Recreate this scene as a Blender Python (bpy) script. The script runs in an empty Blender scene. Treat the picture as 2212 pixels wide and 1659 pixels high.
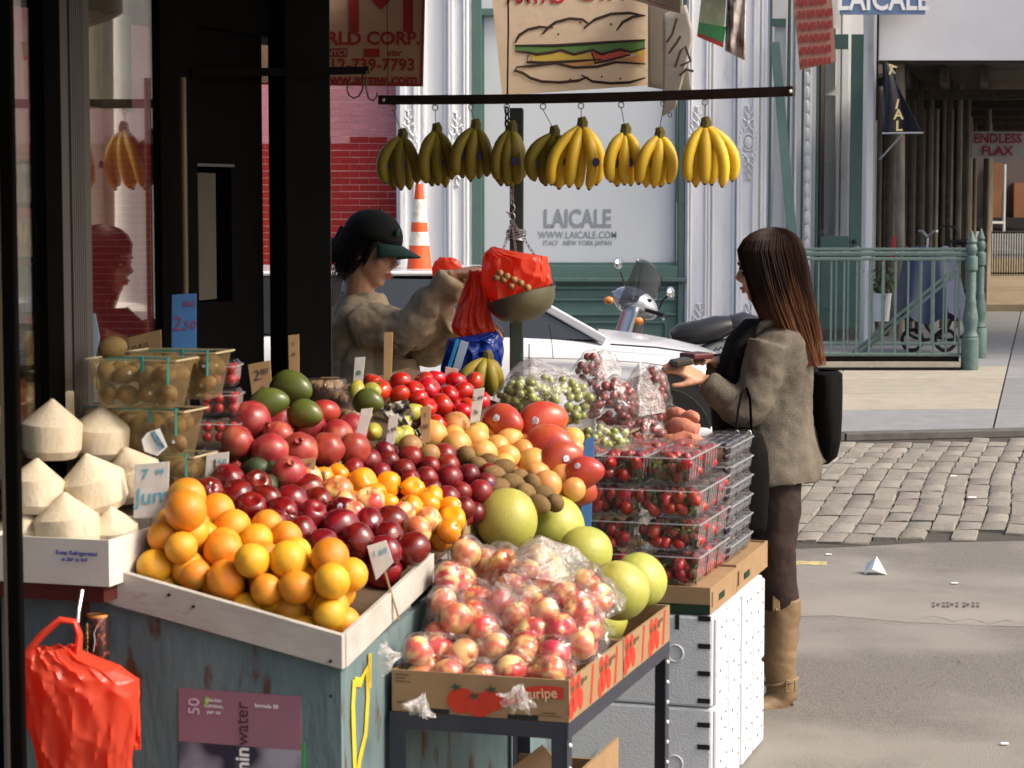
import bpy, bmesh, math, random
from mathutils import Vector, Matrix, Euler, noise
R = math.radians
random.seed(11)
S = bpy.context.scene
C = S.collection
# ------------------------------------------------------------------ camera
FPX, CU, CV, CH = 4937.5, 1106.0, 829.5, 1.75
PITCH = math.atan((CV - 420.0) / FPX)
cam = bpy.data.cameras.new("camera")
camo = bpy.data.objects.new("camera", cam); C.objects.link(camo)
cam.sensor_width = 36.0; cam.lens = 36.0 * FPX / 2212.0
cam.clip_start = 0.1; cam.clip_end = 1000
camo.location = (0, 0, CH); camo.rotation_euler = (R(90) - PITCH, 0, 0)
cam.dof.use_dof = True; cam.dof.focus_distance = 10.5; cam.dof.aperture_fstop = 11.0
S.camera = camo
# ------------------------------------------------------------------ sky and sun
SUN_AZ = Vector((0.93, -0.30, 0)).normalized(); SUN_EL = R(42)
w = bpy.data.worlds.new("World"); S.world = w; w.use_nodes = True
nt = w.node_tree; bg = nt.nodes["Background"]
sky = nt.nodes.new("ShaderNodeTexSky"); sky.sky_type = 'NISHITA'; sky.sun_disc = False
sky.sun_elevation = SUN_EL; sky.sun_rotation = math.atan2(SUN_AZ.x, SUN_AZ.y)
sky.air_density = 0.8; sky.dust_density = 5.0; sky.ozone_density = 0.3
nt.links.new(sky.outputs[0], bg.inputs[0]); bg.inputs[1].default_value = 0.15
sl = bpy.data.lights.new("sun", 'SUN'); so = bpy.data.objects.new("sun", sl); C.objects.link(so)
sl.energy = 2.0; sl.angle = R(13); sl.color = (1.0, 0.90, 0.74)
tos = Vector((SUN_AZ.x * math.cos(SUN_EL), SUN_AZ.y * math.cos(SUN_EL), math.sin(SUN_EL)))
so.rotation_euler = (-tos).to_track_quat('-Z', 'Y').to_euler(); so.location = (8, -4, 12)
S.view_settings.view_transform = 'Standard'; S.view_settings.look = 'None'
S.view_settings.exposure = 0.80; S.view_settings.gamma = 1.0
S.view_settings.use_curve_mapping = False
S.render.engine = 'CYCLES'
S.cycles.use_denoising = True
S.cycles.max_bounces = 8; S.cycles.transparent_max_bounces = 24
S.cycles.diffuse_bounces = 3; S.cycles.glossy_bounces = 4; S.cycles.transmission_bounces = 6
S.cycles.caustics_reflective = False; S.cycles.caustics_refractive = False
# ------------------------------------------------------------------ measuring helpers
_cp, _sp = math.cos(PITCH), math.sin(PITCH)
def ray(u, v):
    a = (u - CU) / FPX; b = -(v - CV) / FPX
    return Vector((a, _cp + b * _sp, -_sp + b * _cp))
def W(u, v, D):                       # point seen at (u, v) at a real distance D in front of the camera
    d = ray(u, v); k = D / d.y
    return Vector((0, 0, CH)) + d * k
def G(u, v, z=0.0):                   # point seen at (u, v) on the level z
    d = ray(u, v); k = (z - CH) / d.z
    return Vector((0, 0, CH)) + d * k
def PX(p):                            # where a point shows (for ordering labels)
    q = Vector(p) - Vector((0, 0, CH))
    dz = q.y * _cp - q.z * _sp; up = q.y * _sp + q.z * _cp
    return CU + FPX * q.x / dz, CV - FPX * up / dz
# stall directions: A runs away along the shop front, B runs towards the street
SA = R(17)
A = Vector((math.sin(SA), math.cos(SA), 0)); B = Vector((math.cos(SA), -math.sin(SA), 0)); Z = Vector((0, 0, 1))
# ------------------------------------------------------------------ mesh helpers
class M:
    def __init__(s): s.v = []; s.f = []; s.mi = []; s.cur = 0
    def add(s, vs, fs, mat=None):
        o = len(s.v)
        for p in vs:
            p = Vector(p); s.v.append(mat @ p if mat else p)
        for f in fs: s.f.append([i + o for i in f]); s.mi.append(s.cur)
        return s
    def box(s, c, d, mat=None):
        x, y, z = c; a, b, e = d[0] / 2, d[1] / 2, d[2] / 2
        vs = [(x + i * a, y + j * b, z + k * e) for k in (-1, 1) for j in (-1, 1) for i in (-1, 1)]
        return s.add(vs, [(0, 2, 3, 1), (4, 5, 7, 6), (0, 1, 5, 4), (2, 6, 7, 3), (0, 4, 6, 2), (1, 3, 7, 5)], mat)
    def bar(s, p0, p1, w, h, up=Vector((0, 0, 1))):
        p0, p1 = Vector(p0), Vector(p1); t = (p1 - p0).normalized()
        a = t.cross(up)
        if a.length < 1e-4: a = t.cross(Vector((1, 0, 0)))
        a.normalize(); b = a.cross(t).normalized()
        vs = [p + a * (i * w / 2) + b * (j * h / 2) for p in (p0, p1) for (i, j) in ((-1, -1), (1, -1), (1, 1), (-1, 1))]
        return s.add(vs, [(3, 2, 1, 0), (4, 5, 6, 7), (0, 1, 5, 4), (1, 2, 6, 5), (2, 3, 7, 6), (3, 0, 4, 7)])
    def tube(s, pts, rad, n=8, cap=True, flat=1.0, up=None):
        pts = [Vector(p) for p in pts]; L = len(pts)
        if not isinstance(rad, (list, tuple)): rad = [rad] * L
        o = len(s.v); pa = None
        for i, p in enumerate(pts):
            t = (pts[min(i + 1, L - 1)] - pts[max(i - 1, 0)])
            t = t.normalized() if t.length > 1e-9 else Vector((0, 0, 1))
            if pa is None:
                r0 = up if up is not None else (Vector((0, 0, 1)) if abs(t.z) < .9 else Vector((1, 0, 0)))
                a = t.cross(r0).normalized()
            else:
                a = (pa - t * pa.dot(t)).normalized()
            pa = a; b = t.cross(a)
            for k in range(n):
                an = 2 * math.pi * k / n
                s.v.append(p + a * (math.cos(an) * rad[i]) + b * (math.sin(an) * rad[i] * flat))
        for i in range(L - 1):
            for k in range(n):
                k2 = (k + 1) % n
                s.f.append([o + i * n + k, o + i * n + k2, o + (i + 1) * n + k2, o + (i + 1) * n + k]); s.mi.append(s.cur)
        if cap:
            s.f.append([o + k for k in range(n)][::-1]); s.mi.append(s.cur)
            s.f.append([o + (L - 1) * n + k for k in range(n)]); s.mi.append(s.cur)
        return s
    def lathe(s, prof, n=16, mat=None, sx=1, sy=1):
        o = len(s.v)
        vs = []
        for (r, z) in prof:
            for k in range(n):
                an = 2 * math.pi * k / n; p = Vector((r * sx * math.cos(an), r * sy * math.sin(an), z))
                vs.append(p)
        fs = []
        for i in range(len(prof) - 1):
            for k in range(n):
                k2 = (k + 1) % n
                fs.append((i * n + k, i * n + k2, (i + 1) * n + k2, (i + 1) * n + k))
        if prof[0][0] > 1e-6: fs.append(tuple(range(n))[::-1])
        if prof[-1][0] > 1e-6: fs.append(tuple((len(prof) - 1) * n + k for k in range(n)))
        return s.add(vs, fs, mat)
    def sphere(s, c, r, nu=12, nv=8, sc=(1, 1, 1)):
        prof = [(max(1e-7, math.sin(math.pi * i / nv)), -math.cos(math.pi * i / nv)) for i in range(nv + 1)]
        m = Matrix.Translation(Vector(c)) @ Matrix.Diagonal((r * sc[0], r * sc[1], r * sc[2], 1))
        return s.lathe(prof, nu, m)
    def prism(s, poly, th, axis=Vector((0, 1, 0))):     # closed outline (3-D points) pushed along axis
        n = len(poly); ax = Vector(axis) * th
        vs = [Vector(p) for p in poly] + [Vector(p) + ax for p in poly]
        fs = [tuple(range(n)), tuple(range(2 * n - 1, n - 1, -1))]
        fs += [(i, i + n, (i + 1) % n + n, (i + 1) % n)[::-1] for i in range(n)]
        return s.add(vs, fs)
    def grid(s, fn, nu, nv, closed_u=False):
        o = len(s.v); m = nu if closed_u else nu + 1
        for j in range(nv + 1):
            for i in range(m): s.v.append(Vector(fn(i / nu, j / nv)))
        for j in range(nv):
            for i in range(nu):
                i2 = (i + 1) % m
                s.f.append([o + j * m + i, o + j * m + i2, o + (j + 1) * m + i2, o + (j + 1) * m + i]); s.mi.append(s.cur)
        return s
    def mesh(s, name, mats, smooth=False, sharp=None):
        me = bpy.data.meshes.new(name)
        me.from_pydata([tuple(p) for p in s.v], [], s.f)
        bm = bmesh.new(); bm.from_mesh(me)
        bmesh.ops.recalc_face_normals(bm, faces=bm.faces); bm.to_mesh(me); bm.free()
        for m in (mats if isinstance(mats, (list, tuple)) else [mats]):
            if m: me.materials.append(m)
        if len(me.polygons) == len(s.mi):
            me.polygons.foreach_set("material_index", s.mi)
        if smooth:
            me.polygons.foreach_set("use_smooth", [True] * len(me.polygons))
            if sharp: me.set_sharp_from_angle(angle=R(sharp))
        me.update()
        return me
def link(name, me, parent=None, loc=None, rot=None):
    o = bpy.data.objects.new(name, me); C.objects.link(o)
    if parent: o.parent = parent
    if loc is not None: o.location = loc
    if rot is not None: o.rotation_euler = rot
    return o
def part(name, m, mats, parent, smooth=False, sharp=40, loc=None, rot=None, label=None, bevel=0, subsurf=0, solid=0):
    me = m if isinstance(m, bpy.types.Mesh) else m.mesh(name, mats, smooth, sharp)
    o = link(name, me, parent, loc, rot)
    if label: o['label'] = label
    mods(o, bevel, subsurf, solid)
    return o
def mods(o, bevel=0, subsurf=0, solid=0):
    if solid:
        b = o.modifiers.new("solid", 'SOLIDIFY'); b.thickness = solid; b.offset = 0
    if bevel:
        b = o.modifiers.new("bevel", 'BEVEL'); b.width = bevel; b.segments = 2; b.limit_method = 'ANGLE'
    if subsurf:
        b = o.modifiers.new("sub", 'SUBSURF'); b.levels = subsurf; b.render_levels = subsurf
def tag(o, label=None, cat=None, group=None, kind=None):
    if label: o['label'] = label
    if cat: o['category'] = cat
    if group: o['group'] = group
    if kind: o['kind'] = kind
    return o
def thing(name, label, cat, loc=(0, 0, 0), rotz=0, group=None, rot=None):
    o = bpy.data.objects.new(name, None); C.objects.link(o); o.empty_display_size = .05
    o.location = loc; o.rotation_euler = rot if rot is not None else (0, 0, rotz)
    return tag(o, label, cat, group)
def single(name, m, mats, label, cat, group=None, **k):
    return tag(part(name, m, mats, None, **k), label, cat, group)
def struct(name, m, mats, parent=None, **k):
    o = part(name, m, mats, parent, **k)
    if not parent: o['kind'] = 'structure'
    return o
# ------------------------------------------------------------------ material helpers
_mats = {}
def mat(name, col, rough=.5, spec=.5, metal=0, col2=None, scale=20, mixlo=.35, mixhi=.7, bump=0, bscale=60, coat=0,
        trans=0, rnd=0, hue=0, alpha=1, sss=0, sheen=0, stretch=(1, 1, 1), detail=4, col3=None, scale3=6, lo3=.55, hi3=.75, emit=0):
    if name in _mats: return _mats[name]
    m = bpy.data.materials.new(name); m.use_nodes = True; nt = m.node_tree; N = nt.nodes; L = nt.links
    b = N["Principled BSDF"]
    b.inputs['Roughness'].default_value = rough; b.inputs['Specular IOR Level'].default_value = spec
    b.inputs['Metallic'].default_value = metal; b.inputs['Coat Weight'].default_value = coat
    b.inputs['Coat Roughness'].default_value = .12
    b.inputs['Transmission Weight'].default_value = trans; b.inputs['Alpha'].default_value = alpha
    if sss: b.inputs['Subsurface Weight'].default_value = sss; b.inputs['Subsurface Radius'].default_value = (.02, .008, .004); b.inputs['Subsurface Scale'].default_value = .5
    if sheen: b.inputs['Sheen Weight'].default_value = sheen
    tc = N.new("ShaderNodeTexCoord"); mp = N.new("ShaderNodeMapping"); mp.inputs['Scale'].default_value = stretch
    L.new(tc.outputs['Object'], mp.inputs[0]); vec = mp.outputs[0]
    oi = N.new("ShaderNodeObjectInfo")
    ad = N.new("ShaderNodeVectorMath"); ad.operation = 'ADD'
    sc_ = N.new("ShaderNodeVectorMath"); sc_.operation = 'SCALE'; sc_.inputs[0].default_value = (13, 7, 5)
    L.new(oi.outputs['Random'], sc_.inputs['Scale']); L.new(vec, ad.inputs[0]); L.new(sc_.outputs[0], ad.inputs[1]); vec = ad.outputs[0]
    def rgb(c): return (c[0], c[1], c[2], 1)
    out = None
    if col2 is not None:
        nz = N.new("ShaderNodeTexNoise"); nz.inputs['Scale'].default_value = scale; nz.inputs['Detail'].default_value = detail
        L.new(vec, nz.inputs['Vector'])
        rp = N.new("ShaderNodeMapRange"); rp.inputs[1].default_value = mixlo; rp.inputs[2].default_value = mixhi
        L.new(nz.outputs[0], rp.inputs[0])
        mx = N.new("ShaderNodeMix"); mx.data_type = 'RGBA'; mx.inputs[6].default_value = rgb(col); mx.inputs[7].default_value = rgb(col2)
        L.new(rp.outputs[0], mx.inputs[0]); out = mx.outputs[2]
        if col3 is not None:
            nz3 = N.new("ShaderNodeTexNoise"); nz3.inputs['Scale'].default_value = scale3; nz3.inputs['Detail'].default_value = 6
            L.new(vec, nz3.inputs['Vector'])
            rp3 = N.new("ShaderNodeMapRange"); rp3.inputs[1].default_value = lo3; rp3.inputs[2].default_value = hi3
            L.new(nz3.outputs[0], rp3.inputs[0])
            mx3 = N.new("ShaderNodeMix"); mx3.data_type = 'RGBA'; mx3.inputs[7].default_value = rgb(col3)
            L.new(rp3.outputs[0], mx3.inputs[0]); L.new(out, mx3.inputs[6]); out = mx3.outputs[2]
    if rnd or hue:
        hs = N.new("ShaderNodeHueSaturation")
        if out is not None: L.new(out, hs.inputs['Color'])
        else: hs.inputs['Color'].default_value = rgb(col)
        if rnd:
            mr = N.new("ShaderNodeMapRange"); mr.inputs[3].default_value = 1 - rnd; mr.inputs[4].default_value = 1 + rnd
            L.new(oi.outputs['Random'], mr.inputs[0]); L.new(mr.outputs[0], hs.inputs['Value'])
        if hue:
            ml = N.new("ShaderNodeMath"); ml.operation = 'MULTIPLY'; ml.inputs[1].default_value = 7.31
            fr = N.new("ShaderNodeMath"); fr.operation = 'FRACT'
            mr = N.new("ShaderNodeMapRange"); mr.inputs[3].default_value = .5 - hue; mr.inputs[4].default_value = .5 + hue
            L.new(oi.outputs['Random'], ml.inputs[0]); L.new(ml.outputs[0], fr.inputs[0]); L.new(fr.outputs[0], mr.inputs[0]); L.new(mr.outputs[0], hs.inputs['Hue'])
        out = hs.outputs[0]
    if out is not None: L.new(out, b.inputs['Base Color'])
    else: b.inputs['Base Color'].default_value = rgb(col)
    if bump:
        nb = N.new("ShaderNodeTexNoise"); nb.inputs['Scale'].default_value = bscale; nb.inputs['Detail'].default_value = 5
        L.new(vec, nb.inputs['Vector'])
        bp = N.new("ShaderNodeBump"); bp.inputs['Strength'].default_value = bump; bp.inputs['Distance'].default_value = .01
        L.new(nb.outputs[0], bp.inputs['Height']); L.new(bp.outputs[0], b.inputs['Normal'])
    if emit: b.inputs['Emission Color'].default_value = rgb(col); b.inputs['Emission Strength'].default_value = emit
    _mats[name] = m
    return m
def film(name, tint=(1, 1, 1), opac=.12, rough=.06, bump=.6, bscale=40, white=(.8, .8, .8), crease=0.0, cscale=14):   # thin clear plastic: sees through, glints, a little milky
    if name in _mats: return _mats[name]
    m = bpy.data.materials.new(name); m.use_nodes = True; nt = m.node_tree; N = nt.nodes; L = nt.links
    N.remove(N["Principled BSDF"]); out = N["Material Output"]
    tr = N.new("ShaderNodeBsdfTransparent"); tr.inputs[0].default_value = (*tint, 1)
    gl = N.new("ShaderNodeBsdfGlossy"); gl.inputs['Roughness'].default_value = rough
    df = N.new("ShaderNodeBsdfDiffuse"); df.inputs[0].default_value = (*white, 1)
    tl = N.new("ShaderNodeBsdfTranslucent"); tl.inputs[0].default_value = (*white, 1)
    tc = N.new("ShaderNodeTexCoord"); nb = N.new("ShaderNodeTexNoise"); nb.inputs['Scale'].default_value = bscale; nb.inputs['Detail'].default_value = 3
    nb.inputs['Distortion'].default_value = 1.2
    L.new(tc.outputs['Object'], nb.inputs['Vector'])
    bp = N.new("ShaderNodeBump"); bp.inputs['Strength'].default_value = bump; bp.inputs['Distance'].default_value = .012; L.new(nb.outputs[0], bp.inputs['Height'])
    L.new(bp.outputs[0], gl.inputs['Normal'])
    lw = N.new("ShaderNodeFresnel"); L.new(bp.outputs[0], lw.inputs['Normal'])
    ge = N.new("ShaderNodeNewGeometry"); mi_ = N.new("ShaderNodeMapRange"); mi_.inputs[3].default_value = 1.45; mi_.inputs[4].default_value = 1 / 1.45
    L.new(ge.outputs['Backfacing'], mi_.inputs[0]); L.new(mi_.outputs[0], lw.inputs['IOR'])
    ms = N.new("ShaderNodeMixShader"); ms.inputs[0].default_value = .5; L.new(df.outputs[0], ms.inputs[1]); L.new(tl.outputs[0], ms.inputs[2])
    m1 = N.new("ShaderNodeMixShader"); m1.inputs[0].default_value = opac; L.new(tr.outputs[0], m1.inputs[1]); L.new(ms.outputs[0], m1.inputs[2])
    if crease:      # white streaks painted in for glints on creased film
        n2 = N.new("ShaderNodeTexNoise"); n2.inputs['Scale'].default_value = cscale; n2.inputs['Detail'].default_value = 3; n2.inputs['Distortion'].default_value = 1.6
        L.new(tc.outputs['Object'], n2.inputs['Vector'])
        s1_ = N.new("ShaderNodeMath"); s1_.operation = 'SUBTRACT'; s1_.inputs[1].default_value = .5; L.new(n2.outputs[0], s1_.inputs[0])
        a1_ = N.new("ShaderNodeMath"); a1_.operation = 'ABSOLUTE'; L.new(s1_.outputs[0], a1_.inputs[0])
        r1_ = N.new("ShaderNodeMapRange"); r1_.inputs[1].default_value = 0; r1_.inputs[2].default_value = .045; r1_.inputs[3].default_value = min(1, opac + crease); r1_.inputs[4].default_value = opac
        L.new(a1_.outputs[0], r1_.inputs[0]); L.new(r1_.outputs[0], m1.inputs[0])
    mu = N.new("ShaderNodeMath"); mu.operation = 'MULTIPLY_ADD'; mu.inputs[1].default_value = 1.1; mu.inputs[2].default_value = .0; L.new(lw.outputs[0], mu.inputs[0])
    m2 = N.new("ShaderNodeMixShader"); L.new(mu.outputs[0], m2.inputs[0]); L.new(m1.outputs[0], m2.inputs[1]); L.new(gl.outputs[0], m2.inputs[2])
    L.new(m2.outputs[0], out.inputs[0])
    _mats[name] = m
    return m
def pane_glass(name, tint=(1, 1, 1), strength=1.0, dirt=.03, dcol=(.5, .5, .5)):   # flat window glass: clear with a Fresnel mirror
    if name in _mats: return _mats[name]
    m = film(name, tint, dirt, .01, 0.0, 5, dcol)
    for n in m.node_tree.nodes:
        if n.type == 'MATH': n.inputs[1].default_value = strength
    return m
BF = None
def text(s, h, material, parent, loc, rot, name='lettering', bold=0.0, ext=.0008, align='CENTER', xs=1.0, space=1.0, shear=0):
    cu = bpy.data.curves.new("t", 'FONT'); cu.body = s; cu.size = h; cu.align_x = align; cu.align_y = 'CENTER'
    cu.extrude = ext; cu.offset = bold * h; cu.space_character = space; cu.shear = shear; cu.resolution_u = 3
    to = bpy.data.objects.new("t", cu); C.objects.link(to)
    dg = bpy.context.evaluated_depsgraph_get(); dg.update()
    me = bpy.data.meshes.new_from_object(to.evaluated_get(dg)); bpy.data.objects.remove(to); bpy.data.curves.remove(cu)
    for p in me.vertices: p.co.x *= xs
    me.materials.clear(); me.materials.append(material); me.name = name
    return link(name, me, parent, loc, rot)
def text_mesh_on(s, h, material, name, parent, origin, ex, ez, **k):     # lettering laid on a plane: ex reading direction, ez up
    ex = Vector(ex).normalized(); ez = Vector(ez).normalized(); n = ex.cross(ez).normalized()
    m = Matrix((ex, ez, n)).transposed().to_euler()
    return text(s, h, material, parent, origin, m, name=name, **k)
ORD = ['first', 'second', 'third', 'fourth', 'fifth', 'sixth', 'seventh', 'eighth', 'ninth', 'tenth', 'eleventh', 'twelfth',
       'thirteenth', 'fourteenth', 'fifteenth', 'sixteenth']
ORD += ['seventeenth', 'eighteenth', 'nineteenth', 'twentieth'] + ['twenty-' + x for x in ORD[:9]] + ['thirtieth'] + ['thirty-' + x for x in ORD[:9]] + ['fortieth']
def ORDX(k): return ORD[min(k, len(ORD) - 1)]
# ================================================================== materials of the setting
m_asph = mat('asphalt', (.20, .188, .168), .92, .2, col2=(.115, .107, .095), scale=130, mixlo=.40, mixhi=.66, bump=.6, bscale=240, col3=(.245, .23, .205), scale3=1.6, lo3=.42, hi3=.66, detail=8)
m_patch = mat('worn_concrete', (.225, .21, .186), .9, .25, col2=(.175, .163, .144), scale=90, bump=.3, bscale=200, col3=(.265, .243, .212), scale3=1.4, lo3=.45, hi3=.7)
m_slab = mat('sidewalk_concrete', (.225, .228, .235), .9, .3, col2=(.185, .188, .192), scale=5, rnd=.10, bump=.2, bscale=120, col3=(.26, .26, .258), scale3=60)
m_slabw = mat('sandy_concrete', (.34, .31, .25), .9, .3, col2=(.28, .255, .205), scale=5, rnd=.06, bump=.2, bscale=120, col3=(.38, .35, .285), scale3=40)
m_kerb = mat('kerb_stone', (.115, .108, .10), .8, .3, col2=(.075, .07, .066), scale=12, bump=.2)
m_cob = mat('granite_sett', (.225, .208, .178), .85, .3, col2=(.17, .157, .134), scale=35, rnd=.13, hue=.015, bump=.5, bscale=60, detail=6)
m_bed = mat('sett_joint_dirt', (.085, .078, .066), .95, .2, col2=(.05, .046, .04), scale=60, bump=.6, bscale=120)
m_white = mat('white_iron_paint', (.78, .785, .79), .55, .4, col2=(.70, .705, .71), scale=3, stretch=(1, 1, .3), bump=.06, bscale=40, col3=(.50, .49, .47), scale3=9, lo3=.62, hi3=.85)
m_green = mat('green_paint', (.080, .150, .130), .5, .4, col2=(.07, .13, .115), scale=6, bump=.05)
m_greenl = mat('railing_green_paint', (.095, .150, .135), .55, .35, col2=(.07, .115, .103), scale=25, bump=.15, bscale=80, col3=(.30, .33, .29), scale3=18, lo3=.66, hi3=.8)
m_brickr = mat('red_painted_brick', (.30, .011, .010), .62, .3, col2=(.25, .010, .009), scale=25, rnd=.10, bump=.3, bscale=90)
m_brickp = mat('pink_painted_brick', (.50, .20, .225), .62, .4, col2=(.44, .165, .19), scale=25, rnd=.06, bump=.3, bscale=90)
m_mortar = mat('pale_mortar', (.72, .52, .50), .9, .2, col2=(.55, .25, .23), scale=30)
m_black = mat('black_iron', (.006, .0055, .005), .6, .15, col2=(.01, .007, .005), scale=30)
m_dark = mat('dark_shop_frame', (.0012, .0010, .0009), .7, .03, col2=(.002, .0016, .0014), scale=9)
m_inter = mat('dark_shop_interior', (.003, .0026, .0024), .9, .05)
m_brown = mat('brown_old_steel', (.06, .043, .028), .7, .3, col2=(.032, .023, .016), scale=14, rnd=.2)
m_pole = mat('pale_scaffold_steel', (.24, .205, .155), .6, .3, col2=(.13, .105, .075), scale=11, rnd=.25, stretch=(1, 1, .25))
m_galv = mat('galvanised_steel', (.38, .40, .42), .4, .5, metal=.6, col2=(.28, .29, .30), scale=15)
m_hoard = mat('white_hoarding', (.72, .71, .72), .6, .3, col2=(.66, .64, .65), scale=2, bump=.25, bscale=5, detail=8)
m_blue = mat('sign_blue', (.13, .20, .34), .5, .4, col2=(.115, .18, .31), scale=10)
m_ink = mat('black_ink', (.02, .02, .02), .7, .2)
m_wht = mat('white_print', (.8, .8, .78), .7, .2)
m_sred = mat('red_print', (.36, .03, .035), .6, .3)
m_lgrey = mat('grey_vinyl_letters', (.235, .26, .29), .6, .3)
m_pglass = mat('frosted_show_window', (.54, .575, .60), .12, .6, col2=(.56, .59, .61), scale=.8, detail=2, coat=.6)
m_glass = pane_glass('window_glass', (.80, .80, .79), 3.6, .006, (.6, .5, .4))
m_glassd = pane_glass('door_glass', (.9, .92, .92), 1.2, .02)
# ================================================================== ground
HX0, HX1, HY0, HY1 = 3.10, 4.32, 22.25, 23.55          # the subway stair well, a hole in the ground
def ground_sheet():
    m = M(); xs = [-300, HX0, HX1, 300]; ys = [-60, HY0, HY1, 500]
    for i in range(3):
        for j in range(3):
            if i == 1 and j == 1: continue
            m.add([(xs[i], ys[j], 0), (xs[i + 1], ys[j], 0), (xs[i + 1], ys[j + 1], 0), (xs[i], ys[j + 1], 0)], [(0, 1, 2, 3)])
    return m
struct('ground', ground_sheet(), m_asph)
# a lighter worn band across the road and a thin yellow paint mark
def sheet(pts, z): return M().add([(p.x, p.y, z) for p in pts], [tuple(range(len(pts)))])
lo = [(1560, 1335), (1800, 1330), (1960, 1345), (2120, 1352), (2300, 1356)]; hi = [(1560, 1262), (1750, 1266), (1900, 1275), (2100, 1286), (2300, 1298)]
struct('road_patch', sheet([G(*q) for q in lo] + [G(*q) for q in hi[::-1]], .0012), m_patch)
m_yel = mat('worn_yellow_paint', (.55, .44, .13), .8, .2, col2=(.25, .23, .19), scale=40, mixlo=.4, mixhi=.6)
struct('road_marking', sheet([G(*q) for q in [(1700, 1220), (1785, 1221), (1787, 1214), (1725, 1212), (1700, 1208)]], .0014), m_yel)
m_stain = mat('tar_mark', (.06, .057, .053), .9, .2, col2=(.12, .115, .105), scale=60)
mk = M()
for i, u in enumerate((2012, 2022, 2034, 2043, 2052, 2063, 2078, 2086, 2098, 2108)):
    for (v0, v1) in (((1304, 1310),) if i % 3 == 1 else ((1302, 1305), (1308, 1313))):
        mk.add([(*G(u, v1)[:2], .0024), (*G(u + 7, v1 + 1)[:2], .0024), (*G(u + 8, v0)[:2], .0024), (*G(u + 1, v0)[:2], .0024)], [(0, 1, 2, 3)])
struct('road_stencil', mk, m_stain)
# ---- setts
ca = R(14); ce1 = Vector((math.cos(ca), -math.sin(ca) * .25, 0)); ce2 = Vector((math.sin(ca), math.cos(ca), 0))
KL = G(1700, 957); KR = G(2212, 945); KD = (KR - KL).normalized(); KN = Vector((-KD.y, KD.x, 0))
def kerb_y(x): return KL.y + (x - KL.x) * KD.y / KD.x
bedp = [G(1640, 1187), G(1700, 1186), G(1800, 1183), G(1900, 1178), G(2000, 1172), G(2110, 1170), G(2330, 1165)]
bed = [Vector(p) for p in bedp] + [Vector((6.5, kerb_y(6.5) - .02, 0)), Vector((-4, kerb_y(-4) - .02, 0)), Vector((-4, bedp[0].y + .1, 0))]
bedo = struct('cobble_bed', sheet(bed, .0013), m_bed)
def sett_mesh(seed):
    r = random.Random(seed); m = M(); a, b, h = .0605, .146, .046
    top = [(-a, -b), (a, -b), (a, b), (-a, b)]
    j = lambda s: r.uniform(-s, s)
    rings = []
    for (k, z) in ((1.0, -.03), (1.0, h * .74), (.965, h * .93), (.88, h)):
        rings.append([(x * k + j(.004), y * (1 - (1 - k) * .5) + j(.004), z + j(.003)) for (x, y) in top])
    vs = [p for rg in rings for p in rg]; fs = []
    for i in range(3):
        for q in range(4): fs.append((i * 4 + q, i * 4 + (q + 1) % 4, i * 4 + 4 + (q + 1) % 4, i * 4 + 4 + q))
    fs.append((12, 13, 14, 15)); m.add(vs, fs)
    return m.mesh('sett', m_cob, True, 50)
setts = [sett_mesh(i) for i in range(9)]
org = G(1900, 1182); cnt = 0; extra = M(); rr = random.Random(4); cand = []
for i in range(-48, 34):
    y0 = rr.uniform(-.1, .1)
    for j in range(-3, 22):
        bend = .00 * i
        p = org + ce1 * (i * .134 + .02 * math.sin(j * .5)) + ce2 * (j * .312 + y0 + rr.uniform(-.02, .02))
        if p.x > 6 or p.x < -3.5 or p.y > kerb_y(p.x) - .24: continue
        # front edge of the sett field
        u, v = PX(p)
        lim = bedp[0].y if p.x < bedp[0].x else None
        if lim is None:
            for k in range(len(bedp) - 1):
                if bedp[k].x <= p.x <= bedp[k + 1].x:
                    lim = bedp[k].y + (bedp[k + 1].y - bedp[k].y) * (p.x - bedp[k].x) / (bedp[k + 1].x - bedp[k].x)
        if lim is None: lim = bedp[-1].y
        if p.y < lim + .12: continue
        seen = 1690 < u < 2235
        cand.append((seen, p, i, j))
seen_list = sorted([c for c in cand if c[0]], key=lambda c: c[1].y)
for k, (sn, p, i, j) in enumerate(seen_list[:300]):
    o = link('sett', setts[(i * 7 + j * 3) % 9], bedo, (p.x, p.y, -.028 + rr.uniform(-.003, .004)), (rr.uniform(-.012, .012), rr.uniform(-.015, .015), -ca + rr.uniform(-.03, .03)))
rest = [c for c in cand if not c[0]] + seen_list[300:]
for (sn, p, i, j) in rest:
    sm = setts[(i * 7 + j * 3) % 9]; T = Matrix.Translation((p.x, p.y, -.026)) @ Matrix.Rotation(-ca, 4, 'Z')
    extra.add([v.co for v in sm.vertices], [tuple(f.vertices) for f in sm.polygons], T)
eo = part('setts_beyond', extra, m_cob, bedo, True, 50); eo['kind'] = 'stuff'
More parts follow.
